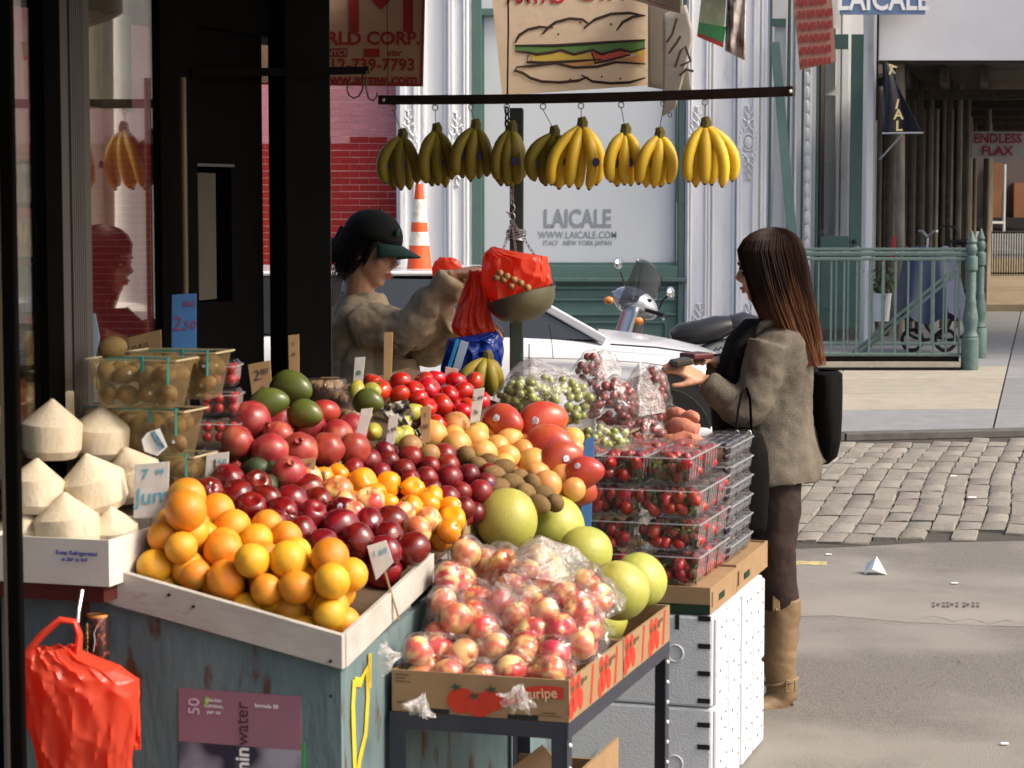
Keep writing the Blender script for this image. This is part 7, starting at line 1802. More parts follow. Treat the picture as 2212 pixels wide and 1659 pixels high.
# arms: near (left) arm and far arm
shN, elN, wrN = c_(1652, 735, -.15), c_(1606, 893, -.18), c_(1510, 812, -.16)
shF, elF, wrF = c_(1650, 735, .16), c_(1585, 860, .20), c_(1552, 782, .03)
bm_.tube([shN, elN, wrN], [.036, .034, .027], 12); bm_.tube([shF, elF, wrF], [.036, .034, .027], 12)
hand(bm_, wrN, (c_(1452, 782, -.18) - wrN), Vector((-.1, -.5, .85)), .42, 1, .95)
hand(bm_, wrF, (c_(1505, 770, -.06) - wrF), Vector((0, -.3, .95)), .35, -1, .92)
body = cp('body', bm_, m_skin); fuse(body, .0055, 5)
face_parts(croot, ivp, hc, f_c, Z)
# jacket
m_tweed = mat('brown_tweed', (.136, .118, .096), .95, .1, col2=(.085, .074, .060), scale=260, mixlo=.42, mixhi=.58, bump=.3, bscale=220, detail=3, col3=(.165, .142, .112), scale3=9, lo3=.45, hi3=.75)
jk = M()
loft(jk, [(c_(1664, 1036, .0), .176, .190), (c_(1665, 1000), .168, .184), (c_(1666, 960), .157, .176), (c_(1667, 915), .144, .164), (c_(1668, 870), .136, .154), (c_(1670, 820), .138, .157), (c_(1673, 770), .139, .173), (c_(1678, 735), .126, .185), (c_(1684, 712), .098, .165), (c_(1688, 696), .075, .115), (c_(1688, 684), .060, .075)], 32, .05, 3)
def sleeve(m, a, b, c, r0, r1, r2, seed):
    pts = []; rad = []
    for i in range(9):
        t = i / 8; pts.append(a.lerp(b, t)); rad.append(r0 + (r1 - r0) * t + .006 * math.sin(i * 2.2 + seed) * t)
    for i in range(1, 9):
        t = i / 8; pts.append(b.lerp(c, t)); rad.append(r1 + (r2 - r1) * t + .006 * math.sin(i * 2.4 + seed) * (1 - t))
    # round off the elbow
    q = pts[:]
    for i in range(2, len(pts) - 2): pts[i] = (q[i - 2] + q[i - 1] + q[i] + q[i + 1] + q[i + 2]) / 5
    m.tube(pts, rad, 16)
sleeve(jk, shN, elN, wrN + (wrN - elN).normalized() * -.01, .076, .066, .050, 1); sleeve(jk, shF, elF, wrF, .072, .062, .045, 2)
jo = cp('jacket', jk, m_tweed); fuse(jo, .009, 7)
# fold lines on the jacket
dp = jo.modifiers.new("folds", 'DISPLACE'); tx = bpy.data.textures.new("folds", 'CLOUDS'); tx.noise_scale = .16; tx.noise_type = 'HARD_NOISE'; dp.texture = tx; dp.strength = .024; dp.mid_level = .35; dp.texture_coords = 'LOCAL'
# collar and dark inner front
cp('collar', M().tube([c_(1615, 735, -.07), c_(1640, 700, -.09), c_(1690, 682, -.085), c_(1735, 690, -.03), c_(1742, 695, .05)], [.012, .022, .024, .020, .012], 10, flat=.7), m_tweed, smooth=True)
m_blk = mat('black_cloth', (.005, .0045, .0045), .9, .05, col2=(.018, .016, .015), scale=30)
cp('black_top', loft(M(), [(c_(1570, 960, .0), .045, .12), (c_(1566, 880), .05, .13), (c_(1578, 800), .05, .13), (c_(1602, 730), .05, .12), (c_(1640, 690), .05, .08)], 20), m_blk, smooth=True)
fl = cp('jacket_tail', M().grid(lambda i, j: c_(1715 + 50 * i + 22 * i * j, 925 + 100 * j - 22 * i * j, -.09 + .16 * i + .012 * math.sin(i * 5)), 8, 8), m_tweed, smooth=True, solid=.012)
# trousers and boots
m_trou = mat('dark_brown_trousers', (.035, .021, .017), .8, .25, col2=(.025, .015, .012), scale=40, bump=.3, bscale=30)
tr = M()
tr.tube([c_(1676, 1010, -.07), c_(1672, 1100, -.08), c_(1668, 1180, -.08), c_(1672, 1240, -.07), c_(1686, 1312, -.06)], [.088, .082, .078, .072, .066], 18)
tr.tube([c_(1655, 1010, .09), c_(1640, 1120, .10), c_(1628, 1230, .10), c_(1625, 1300, .11)], [.088, .082, .076, .068], 18)
to = cp('trousers', tr, m_trou); fuse(to, .010, 6)
dp = to.modifiers.new("folds", 'DISPLACE'); dp.texture = tx; dp.strength = .016; dp.mid_level = .5; dp.texture_coords = 'LOCAL'
m_boot = mat('tan_leather', (.215, .142, .075), .5, .4, col2=(.16, .102, .052), scale=9, bump=.25, bscale=26, col3=(.10, .05, .022), scale3=5, lo3=.55, hi3=.8)
m_sole = mat('dark_boot_sole', (.04, .025, .015), .7, .3)
def boot(pts, rad, toe, name='boot'):
    b = M(); b.tube(pts, rad, 18); b.tube([pts[-1] + Vector((.0, 0, -.01)), (pts[-1] + toe) / 2 + Vector((0, 0, .0)), toe], [.046, .042, .034], 14)
    o = cp(name, b, m_boot); fuse(o, .008, 5)
    dq = o.modifiers.new('creases', 'DISPLACE'); dq.texture = tx; dq.strength = .014; dq.mid_level = .4; dq.texture_coords = 'LOCAL'
    return o
b1 = boot([c_(1686, 1282, -.06), c_(1684, 1340, -.06), c_(1678, 1420, -.06), c_(1684, 1460, -.05), c_(1686, 1505, -.05)], [.066, .066, .062, .056, .054], c_(1615, 1524, -.12))
def bpart(name, m, material, parent, **k):
    o = part(name, m, material, parent, **k); return o
bpart('heel', M().box(c_(1690, 1538, -.05) + Vector((.0, 0, .015)), (.075, .06, .045)), m_sole, b1, bevel=.006)
bpart('sole', M().bar(c_(1655, 1540, -.08), c_(1605, 1543, -.13), .075, .012), m_sole, b1)
bpart('ankle_strap', M().tube([c_(1683, 1462, -.05) + Vector((math.cos(a) * .054, math.sin(a) * .054, .012 * math.cos(a))) for a in [i * 6.283 / 20 for i in range(21)]], .010, 8, False, .5), m_boot, b1, smooth=True)
bpart('buckle', M().tube([c_(u, v, -.115) for (u, v) in ((1690, 1455), (1708, 1455), (1708, 1478), (1690, 1478), (1690, 1455))], .0035, 6), mat('brass', (.45, .33, .12), .35, .5, metal=.9), b1)
bpart('pull_tab', M().box(c_(1668, 1290, -.122), (.026, .006, .055)), m_boot, b1, bevel=.003)
bpart('stud', M().sphere(c_(1668, 1302, -.127), .004, 8, 6), mat('brass', (.45, .33, .12), .35, .5, metal=.9), b1)
b2 = boot([c_(1625, 1285, .11), c_(1620, 1360, .12), c_(1614, 1440, .13), c_(1612, 1480, .14)], [.058, .057, .05, .046], c_(1560, 1512, .14))
# long hair
m_hairc = hair_mat('dark_brown_to_copper_hair', (.026, .012, .008), (.18, .070, .028), 1.44, 1.18)
hr = M()
loft(hr, [(c_(1740, 785, -.04), .016, .05), (c_(1726, 760, -.05), .034, .072), (c_(1712, 725, -.04), .062, .094), (c_(1702, 690, -.03), .078, .106), (c_(1690, 650, -.015), .086, .106), (c_(1680, 610, .0), .094, .107), (c_(1671, 570, .005), .104, .109), (c_(1666, 535, .005), .103, .105), (c_(1668, 515, .005), .086, .094), (c_(1670, 502, .005), .064, .074), (c_(1671, 494, .005), .036, .044), (c_(1672, 491, .005), .008, .01)], 40, .06, 8, 9)
ho = cp('hair', hr, m_hairc, smooth=True, sharp=None)
rgh = random.Random(6); strands = M()
for k in range(900):
    a = rgh.uniform(math.pi * .72, math.pi * 2.25); pts = []; rad = []
    ca_, sa_ = math.cos(a), math.sin(a); end = rgh.choice((rgh.uniform(.70, 1.06), rgh.uniform(.9, 1.06))); dx = rgh.uniform(-.012, .012)
    for (t, u, v, rx, ry) in ((0, 1672, 491, .004, .004), (.05, 1671, 495, .040, .046), (.1, 1669, 505, .072, .080), (.16, 1667, 518, .092, .098), (.24, 1665, 540, .107, .110), (.36, 1672, 575, .105, .111), (.5, 1682, 620, .095, .109), (.62, 1692, 655, .088, .108), (.75, 1704, 692, .078, .107), (.88, 1718, 732, .062, .098), (1.0, 1738, 786, .040, .08)):
        if t > end: break
        j = 1 + .018 * math.sin(t * 7 + k) + .03 * ((k * 37) % 17 / 17 - .4) + (.10 * t if k % 31 == 0 else 0)
        pts.append(c_(u, v, -.04 * t) + Vector((ca_ * rx * j + dx * t * 2.2, sa_ * ry * j, 0))); rad.append(.0019 * (1 - .5 * t))
    if len(pts) > 3: strands.tube(pts, rad, 4, False)
o = part('hair_strands', strands, m_hairc, ho, smooth=True); o['kind'] = 'stuff'
# purse and bags
single('purse', M().bar(c_(1444, 776, -.20), c_(1482, 770, -.19), .10, .022), mat('dark_olive_leather', (.05, .04, .028), .5, .4), 'small dark olive purse in the near hand of the woman', 'purse', bevel=.006)
single('wallet', M().bar(c_(1478, 765, -.10), c_(1522, 764, -.06), .09, .02), mat('maroon_leather', (.10, .018, .016), .5, .4), 'maroon wallet held in the far hand of the woman', 'wallet', bevel=.005)
m_bagk = mat('black_leather', (.004, .0038, .0038), .75, .06, col2=(.006, .0055, .0055), scale=20, bump=.2, bscale=60)
tp0 = c_(1782, 1000, .02)
def pouchC(rows, D, bulge, amp, seed, **k): return pouch(rows, D, bulge, amp, seed, **k)
tt_ = thing('tote_bag', 'black tote bag hanging behind the woman in tweed', 'bag', tp0)
o = part('bag_body', pouchC([(800, 1748, 1812), (806, 1745, 1819), (850, 1744, 1819), (900, 1745, 1818), (950, 1748, 1815), (985, 1752, 1808), (1002, 1762, 1790)], 7.92, .11, .002, 4, freq=2), m_bagk, tt_, smooth=True); o.matrix_parent_inverse = Matrix.Translation(-tp0)
o = part('strap', M().tube([W(1765, 806, 7.86), W(1738, 760, 7.92), W(1705, 700, 7.97), W(1690, 690, 8.0), W(1720, 720, 8.03), W(1765, 806, 8.0)], .012, 8, flat=.35), m_bagk, tt_, smooth=True); o.matrix_parent_inverse = Matrix.Translation(-tp0)
hp0 = c_(1600, 1100, -.2)
hb = thing('handbag', 'black leather handbag hanging from the forearm of the woman', 'bag', hp0)
o = part('bag_body', pouchC([(925, 1575, 1628), (940, 1548, 1648), (975, 1530, 1658), (1030, 1528, 1662), (1090, 1540, 1660), (1140, 1570, 1656), (1160, 1600, 1645)], 7.52, .06, .002, 6, freq=2), m_bagk, hb, smooth=True); o.matrix_parent_inverse = Matrix.Translation(-hp0)
for dd in (0, .06):
    o = part('strap', M().tube([W(1590, 935, 7.50 + dd), W(1594, 890, 7.53 + dd), W(1602, 850, 7.55 + dd), W(1612, 838, 7.58 + dd), W(1620, 860, 7.55 + dd), W(1624, 935, 7.50 + dd)], .009, 8, flat=.4), m_bagk, hb, smooth=True); o.matrix_parent_inverse = Matrix.Translation(-hp0)
for u in (1592, 1618):
    o = part('buckle', M().tube([W(u + math.cos(a) * 5, 938 + math.sin(a) * 8, 7.46) for a in [i * 6.283 / 10 for i in range(11)]], .002, 5, False), m_galv, hb); o.matrix_parent_inverse = Matrix.Translation(-hp0)
# ------------------------------------------------------------------ the vendor
DV = 8.05
def v_(u, v, dy=0):
    p = W(u, v, DV); return Vector((p.x, DV + dy, p.z))
vroot = thing('person', 'vendor in black cap and brown jacket reaching to the hanging scale', 'person', (v_(800, 900).x, DV, 0))
ivv = Matrix.Translation((-v_(800, 900).x, -DV, 0))
def vp(name, m, material, **k):
    o = part(name, m, material, vroot, **k); o.matrix_parent_inverse = ivv; return o
fv = Vector((.90, -.30, -.28)); uv_ = Vector((.26, 0, 1)); hv = v_(800, 545)
b = M(); head(b, hv, fv, uv_, 1.02)
b.tube([hv + Vector((-.03, 0, -.05)), v_(775, 640), v_(775, 680)], [.052, .055, .08], 14)
loft(b, [(v_(785, 650), .08, .10), (v_(790, 690), .12, .17), (v_(795, 800), .13, .14), (v_(795, 900), .13, .14), (v_(795, 1020), .14, .15)])
for e in (-1, 1): b.tube([v_(795, 1000, .09 * e), Vector((v_(795, 1000).x, DV + .10 * e, .5)), Vector((v_(795, 1000).x, DV + .10 * e, .08)), Vector((v_(795, 1000).x + .14, DV + .10 * e, .04))], [.09, .06, .045, .04], 12)
s1, e1_, w1 = v_(795, 690, -.15), v_(893, 706, -.24), v_(990, 586, -.30)
s2_, e2_, w2 = v_(815, 700, .15), v_(915, 760, -.05), v_(1010, 688, -.28)
b.tube([s1, e1_, w1], [.055, .045, .030], 12); b.tube([s2_, e2_, w2], [.055, .045, .030], 12)
hand(b, w1, Vector((.95, -.1, .12)), Vector((.15, -.35, .95)), .72, 1, .98)
hand(b, w2, Vector((.85, -.25, -.1)), Vector((.1, -.4, .9)), .6, -1, .95)
vb_ = vp('body', b, m_skin); fuse(vb_, .0055, 5)
face_parts(vroot, ivv, hv, fv, uv_, 1.02)
m_jack = mat('brown_work_jacket', (.46, .37, .255), .85, .2, col2=(.39, .31, .21), scale=14, bump=.25, bscale=40, col3=(.27, .20, .11), scale3=4)
jk = M()
loft(jk, [(v_(800, 1010), .175, .18), (v_(800, 930), .165, .17), (v_(798, 850), .160, .165), (v_(796, 780), .155, .165), (v_(792, 720), .150, .185), (v_(787, 675), .125, .180), (v_(784, 648), .095, .13), (v_(782, 628), .072, .08)], 32, .07, 5)
sleeve(jk, s1 + Vector((-.01, 0, -.01)), e1_ + Vector((0, 0, -.01)), w1 + Vector((-.015, 0, -.008)), .085, .082, .052, 4); sleeve(jk, s2_, e2_, w2 + Vector((-.03, 0, 0)), .08, .072, .045, 6)
vj = vp('jacket', jk, m_jack); fuse(vj, .009, 6)
dp = vj.modifiers.new("folds", 'DISPLACE'); tx2 = bpy.data.textures.new("folds2", 'CLOUDS'); tx2.noise_scale = .15; tx2.noise_type = 'HARD_NOISE'; dp.texture = tx2; dp.strength = .05; dp.mid_level = .35; dp.texture_coords = 'LOCAL'
vp('apron', loft(M(), [(v_(868, 1000, -.06), .10, .13), (v_(868, 860, -.06), .09, .12), (v_(862, 770, -.06), .07, .10)], 18, .12, 4), mat('cream_apron', (.42, .33, .20), .85, .2, col2=(.35, .27, .16), scale=8), smooth=True)
vp('trousers', M().tube([v_(795, 980, -.1), Vector((v_(795, 1000).x, DV - .10, .45)), Vector((v_(795, 1000).x, DV - .10, .06))], [.11, .085, .075], 14).tube([v_(795, 980, .1), Vector((v_(795, 1000).x, DV + .10, .45)), Vector((v_(795, 1000).x, DV + .10, .06))], [.11, .085, .075], 14), m_trou, smooth=True)
for e in (-1, 1):
    x0 = v_(795, 1000).x; vp('shoe', ell(M(), (x0 + .06, DV + .10 * e, .045), Vector((1, 0, 0)), Z, .045, .13, .045), m_bagk, smooth=True)
# hair, cap
m_hairv = mat('black_hair', (.007, .0055, .005), .55, .18, col2=(.016, .011, .009), scale=60, stretch=(1, 1, .1))
fh = fv.normalized(); rh = fh.cross(uv_).normalized(); uh = rh.cross(fh)
HP = lambda x, y, z: hv + (rh * x + fh * y + uh * z) * 1.02
hm = M(); ell(hm, HP(0, -.034, .030), fh, uh, .089, .090, .095); ell(hm, HP(0, -.058, -.04), fh, uh, .074, .052, .085); [(ell(hm, HP(e * .056, -.042, -.020), fh, uh, .026, .046, .078), hm.tube([HP(e * .074, .034, .045), HP(e * .077, .026, .01), HP(e * .073, .020, -.03), HP(e * .066, .012, -.055)], [.010, .011, .009, .004], 8)) for e in (-1, 1)]
hm.tube([HP(0, -.11, .0), HP(.0, -.150, -.03), HP(0, -.155, -.09), HP(0, -.13, -.13)], [.03, .036, .034, .016], 12)
hob = vp('hair', hm, m_hairv); fuse(hob, .007, 2)
sv = M(); rgv = random.Random(14)
for k in range(240):
    e = rgv.choice((-1, 1)); y0 = rgv.uniform(-.11, .04); a0 = rgv.uniform(0, 1)
    x0 = e * .082 * math.sqrt(max(.05, 1 - ((y0 + .03) / .11) ** 2)); dz = rgv.uniform(-.14, -.05) if y0 < 0 else rgv.uniform(-.05, .0)
    sv.tube([HP(x0 * 1.02, y0, .06), HP(x0 * 1.06, y0 - .006, .02), HP(x0 * rgv.uniform(.98, 1.06), y0 - .014, -.03 if y0 < 0 else dz * .6), HP(x0 * rgv.uniform(.80, .98), y0 - .02 + rgv.uniform(-.02, .012), dz)], [.0022, .002, .0018, .0006], 4, False)
q = part('hair_strands', sv, m_hairv, hob, smooth=True); q['kind'] = 'stuff'
m_cap = mat('black_cap_cloth', (.010, .011, .011), .85, .2, col2=(.014, .016, .015), scale=40); m_capb = mat('green_cap_bill', (.012, .05, .042), .7, .3)
cm_ = M()
def capf(i, j):
    a = i * 2 * math.pi; ph = j * math.pi * .5
    return HP(math.sin(a) * .092 * math.cos(ph), -.008 + math.cos(a) * .106 * math.cos(ph), .048 + .098 * math.sin(ph) ** .9 - .018 * math.cos(a) * 0)
cm_.grid(capf, 28, 9, True); cap = vp('cap', cm_, m_cap, smooth=True, sharp=None, solid=.004)
bl_ = M()
def billf(i, j):
    a = (i - .5) * 2.3; r = .095 + .075 * j * math.cos(a * .8)
    return HP(math.sin(a) * (.090 + .004 * j), -.004 + math.cos(a) * r * 1.05 + .006, .052 - .016 * j - .030 * (abs(i - .5) * 2) ** 2 * (.4 + j))
bl_.grid(billf, 18, 6)
q = part('cap_bill', bl_, m_capb, cap, smooth=True, solid=.005)
part('cap_button', M().sphere(HP(0, -.008, .147), .008, 8, 6), m_capb, cap, smooth=True)
part('cap_badge', ell(M(), HP(.035, .088, .095), fh, uh, .016, .006, .016), m_capb, cap, smooth=True)
# ================================================================== parked car, scooter, cone, bicycle
m_cwp = mat('white_car_paint', (.58, .59, .615), .25, .5, col2=(.54, .55, .58), scale=1.2, coat=.6)
m_tyre = mat('tyre_rubber', (.012, .012, .012), .85, .3); m_grpl = mat('grey_plastic_trim', (.30, .31, .33), .5, .4); m_cgls = mat('dark_car_glass', (.02, .023, .026), .06, .6, coat=.4)
m_alloy = mat('alloy', (.45, .45, .46), .3, .5, metal=.8)
m_ambr2 = mat('amber_side_lens', (.6, .25, .05), .3, .5)
DCAR = 13.3
kx = lambda u: (u - CU) / FPX * DCAR
car = thing('parked_car', 'white sedan parked across the street behind the stall', 'car', (kx(1000), DCAR + .85, 0), math.atan2(KD.y, KD.x) * .35)
x_off = kx(1000)
def X(u): return kx(u) - x_off
# body cross sections along x: (x, bottom, belt height, top height, half width)
xf = X(1642); xr__ = xf - 3.55
sec = [(xr__, .42, .70, .84, .60), (xr__ + .15, .26, .72, .92, .76), (xr__ + .6, .22, .74, .97, .84), (xr__ + 1.2, .20, .74, .95, .86), (X(1150), .20, .72, .95, .86), (X(1230), .20, .72, .915, .86), (X(1300), .20, .72, .895, .855), (X(1400), .20, .71, .87, .85), (X(1500), .22, .69, .825, .82), (X(1580), .24, .64, .765, .76), (X(1620), .28, .58, .70, .68), (xf, .36, .52, .60, .55)]
def ring(sx, b, be, tp_, w_):
    return [(sx, -w_ * .88, b), (sx, -w_ * .985, b + .10), (sx, -w_, (b + be) / 2), (sx, -w_ * .985, be), (sx, -w_ * .93, tp_ - .06), (sx, -w_ * .84, tp_ - .015), (sx, -w_ * .45, tp_ + .008), (sx, 0, tp_ + .015), (sx, w_ * .45, tp_ + .008), (sx, w_ * .84, tp_ - .015), (sx, w_ * .93, tp_ - .06), (sx, w_ * .985, be), (sx, w_, (b + be) / 2), (sx, w_ * .985, b + .10), (sx, w_ * .88, b)]
cmv = M(); n = 15
for s_ in sec: cmv.v += [Vector(p) for p in ring(*s_)]
for k in range(len(sec) - 1):
    for i in range(n): i2 = (i + 1) % n; cmv.f.append([k * n + i, k * n + i2, (k + 1) * n + i2, (k + 1) * n + i]); cmv.mi.append(0)
cmv.f.append(list(range(n))); cmv.mi.append(0); cmv.f.append([(len(sec) - 1) * n + i for i in range(n)][::-1]); cmv.mi.append(0)
part('body', cmv, m_cwp, car, smooth=True, sharp=60, subsurf=1)
# cabin
xw0, xw1, xb0, xb1 = X(1285), X(1040), xr__ + .12, xr__ + .55
zr = 1.265
gl = M(); vs = []
for (xx, zz, w_) in ((xw0, .895, .74), (xw1, zr - .02, .60), (xb1, zr, .60), (xb0, .95, .72)): vs += [(xx, -w_, zz), (xx, w_, zz)]
gl.add(vs, [(0, 1, 3, 2), (2, 3, 5, 4), (4, 5, 7, 6), (0, 2, 4, 6), (1, 7, 5, 3), (0, 6, 7, 1)])
part('cabin_glass', gl, m_cgls, car)
rfm = M(); rfm.prism([(xw1 + .03, -.61, zr + .003), (xw1 + .03, .61, zr + .003), (xb1 - .03, .61, zr + .006), (xb1 - .03, -.61, zr + .006)], .03, Z)
part('roof', rfm, m_cwp, car, bevel=.015)
for e in (-1, 1):
    part('pillar', M().bar((xw0 + .02, e * .745, .89), (xw1, e * .61, zr + .01), .045, .05), m_cwp, car, bevel=.01)
    part('pillar', M().bar((X(1000) - .8, e * .70, .93), (X(1000) - .78, e * .61, zr), .05, .07), m_ink, car)
    part('pillar', M().bar((xb0 - .02, e * .73, .94), (xb1, e * .61, zr + .01), .05, .12), m_cwp, car, bevel=.01)
part('dashboard_paper', M().prism([(X(1180), -.55, 1.0), (X(1290) - .05, -.62, .925), (X(1290) - .05, .1, .925), (X(1180), .1, 1.0)], .006, Z), mat('pale_dash_paper', (.55, .48, .30), .7, .2, col2=(.45, .25, .12), scale=14), car)
part('wiper', M().tube([(X(1290), -.5, .912), (X(1240), -.62, .945), (X(1195), -.60, .965)], .008, 6), m_ink, car)
part('wiper', M().tube([(X(1300), -.1, .918), (X(1260), -.3, .94), (X(1230), -.4, .955)], .008, 6), m_ink, car)
part('side_moulding', M().bar((xr__ + .9, -.868, .475), (X(1345), -.868, .475), .012, .05), m_grpl, car); part('side_moulding', M().bar((X(1470), -.838, .475), (X(1560), -.79, .475), .02, .05), m_grpl, car)
part('fender_stripe', M().tube([(X(1110), -.852, .80), (X(1250), -.850, .79), (X(1380), -.845, .765), (X(1500), -.812, .71)], .012, 8, flat=.35), m_grpl, car, smooth=True)
part('bumper', M().tube([(X(1470), -.845, .35), (X(1560), -.80, .35), (X(1618), -.62, .35), (xf + .03, -.2, .35), (xf + .03, .2, .35), (X(1618), .62, .35), (X(1560), .80, .35)], [.05, .085, .09, .09, .09, .09, .085], 12), m_cwp, car, smooth=True)
part('lower_trim', M().tube([(X(1470), -.84, .235), (X(1560), -.80, .235), (X(1618), -.60, .235), (xf + .02, -.2, .235), (xf + .02, .2, .235)], .035, 8), m_grpl, car, smooth=True)
part('headlight', M().box((X(1600), -.62, .58), (.10, .26, .11)), mat('lamp_glass', (.6, .62, .65), .08, .6, coat=.6), car, bevel=.02); part('headlight', M().box((X(1600), .62, .58), (.10, .26, .11)), mat('lamp_glass', (.6, .62, .65), .08, .6), car, bevel=.02)
part('hood_line', M().tube([(X(1300), -.80, .872), (X(1400), -.79, .852), (X(1500), -.75, .812), (X(1570), -.66, .765)], .005, 5), m_ink, car)
part('grille', M().box((xf - .02, 0, .52), (.05, .7, .10)), m_ink, car)
part('side_lamp', M().box((X(1545), -.822, .55), (.12, .03, .06)), m_ambr2, car, bevel=.008)
part('plate_trim', M().bar((X(1480), -.842, .60), (X(1560), -.80, .57), .01, .012), m_grpl, car)
part('door_line', M().bar((X(1120), -.862, .30), (X(1120), -.862, .88), .006, .006), m_ink, car); part('door_handle', M().box((X(1010), -.865, .76), (.16, .02, .03)), m_cwp, car, bevel=.006)
for xx in (X(1408), X(1408) - 2.25):
    part('wheel_arch', M().lathe([(.385, 0), (.385, .30)], 28, Matrix.Translation((xx, -.872, .335)) @ Matrix.Rotation(R(-90), 4, 'X')), m_ink, car)
    for e in (-1, 1):
        wh = part('wheel', M().lathe([(.22, -.09), (.30, -.095), (.318, -.07), (.318, .07), (.30, .095), (.22, .09)], 28, Matrix.Translation((xx, e * .785, .318)) @ Matrix.Rotation(R(90), 4, 'X')), m_tyre, car, smooth=True)
        part('rim', M().lathe([(.05, .10), (.20, .085), (.215, .092), (.22, .06), (1e-6, .03)], 24, Matrix.Translation((xx, e * .785, .318)) @ Matrix.Rotation(R(90 * -e), 4, 'X')), m_alloy, wh, smooth=True)
part('arch_lip', M().tube([(X(1408) + math.cos(a) * .392, -.868, .335 + math.sin(a) * .392) for a in [i * math.pi / 16 for i in range(17)]], .014, 8), m_cwp, car, smooth=True)
# ---- traffic cone standing on the car roof
m_coneo = mat('orange_cone', (.70, .10, .025), .5, .4, col2=(.62, .08, .02), scale=12); m_conew = mat('reflective_white_band', (.70, .68, .60), .5, .4, col2=(.48, .44, .36), scale=18, mixlo=.5, mixhi=.7)
cc = W(906, 597, 14.0); cone = thing('traffic_cone', 'orange traffic cone with two scuffed white bands behind the vendor', 'cone', cc)
q = 14.0 / FPX
def cr(z): return .082 - .060 * z / .565
zs = [0, .235, .352, .425, .530, .565]
for k, (a, b_, mm, nm) in enumerate(((0, .19, m_coneo, 'lower_cone'), (.19, .272, m_conew, 'white_band'), (.272, .33, m_coneo, 'middle_cone'), (.33, .47, m_conew, 'white_band'), (.47, .565, m_coneo, 'tip'))):
    part(nm, M().lathe([(cr(a), a), (cr(b_), b_)], 24), mm, cone, smooth=True)
part('base', M().box((0, 0, .012), (.30, .30, .026)), m_coneo, cone, bevel=.01)
# the van roof box it stands on
vb2 = thing('roof_rack', 'white roof carrier bar under the traffic cone', 'roof carrier', (cc.x, cc.y, cc.z - .03))
part('bar', M().box((-.25, 0, -.012), (1.7, .30, .028)), m_cwp, vb2, bevel=.008)
for dx in (-.9, .45): part('foot', M().box((dx, 0, -.045), (.06, .12, .04)), m_ink, vb2)
part('red_lamp', M().box((-.10, -.155, -.006), (.06, .008, .018)), m_sred, vb2); part('white_lamp', M().box((.1, -.155, -.006), (.10, .008, .018)), m_wht, vb2)
# ---- scooter
DS = 15.6; qs = DS / FPX
m_silv = mat('silver_scooter_paint', (.36, .38, .41), .25, .5, metal=.5, coat=.7, col2=(.32, .34, .37), scale=3)
m_chrm = mat('chrome', (.75, .75, .76), .08, .5, metal=1.0); m_seat = mat('black_vinyl', (.018, .018, .019), .38, .5, bump=.1, bscale=60); m_ambr = mat('amber_lens', (.75, .22, .02), .2, .6, coat=.5)
m_smoke = film('smoked_windscreen', (.50, .52, .54), .03, .04, 0.0, 5, (.4, .4, .4))
s0 = W(1430, 700, DS); sroot = thing('scooter', 'silver motor scooter with smoked windscreen parked behind the white car', 'scooter', (s0.x, DS, 0))
ivm = Matrix.Translation((-s0.x, -DS, 0))
def s_(u, v, dy=0): p = W(u, v, DS); return Vector((p.x, DS + dy, p.z))
def scp2(name, m, material, parent=None, **k):
    o = part(name, m, material, parent or sroot, **k)
    if not parent: o.matrix_parent_inverse = ivm
    return o
hd = M(); ell(hd, s_(1372, 655), Vector((-1, 0, .5)), Z, .12, .17, .10); ell(hd, s_(1392, 668), Vector((-1, 0, .5)), Z, .09, .10, .07)
o = scp2('headlight_cowl', hd, m_silv); fuse(o, .014, 4)
scp2('headlight', ell(M(), s_(1347, 648, -.02), Vector((-1, 0, .2)), Z, .075, .04, .075), m_chrm, smooth=True)
scp2('instrument', M().box(s_(1395, 648, -.04), (.07, .10, .02)), m_ink, bevel=.005)
def wsf(i, j): return s_(1352 + 28 * j + (1 - j) * 70 * i * .9 + j * 20 * i, 652 - 95 * j ** .9 + 36 * i * j * (1 - .2 * j), -.20 + .36 * i - .0) if False else s_(1350 + 10 * j + i * (70 - 55 * j) + 10 * math.sin(i * 3.14), 650 - 92 * j + 22 * i, -.22 + .44 * i)
scp2('windscreen', M().grid(lambda i, j: s_((1332 + 40 * j) * (1 - i) + (1424 + 10 * j) * i, (652 - 95 * j) * (1 - i) + (650 - 46 * j) * i - 14 * math.sin(i * 3.14) * j, -.24 + .44 * i - .08 * math.sin(i * 3.14)), 14, 12), m_smoke, smooth=True, solid=.004)
scp2('leg_shield', M().grid(lambda i, j: s_(1352 - 42 * j + 22 * (i - .5) ** 2 * 4, 660 + 130 * j, -.24 + .48 * i), 12, 10), m_silv, smooth=True, solid=.03)
scp2('steering_column', M().tube([s_(1380, 672), s_(1362, 730), s_(1330, 850)], .065, 12), mat('dark_grey_plastic', (.05, .052, .056), .5, .4), smooth=True)
scp2('front_fender', ell(M(), s_(1305, 890), Vector((-1, 0, 0)), Z, .08, .24, .14), m_silv, smooth=True)
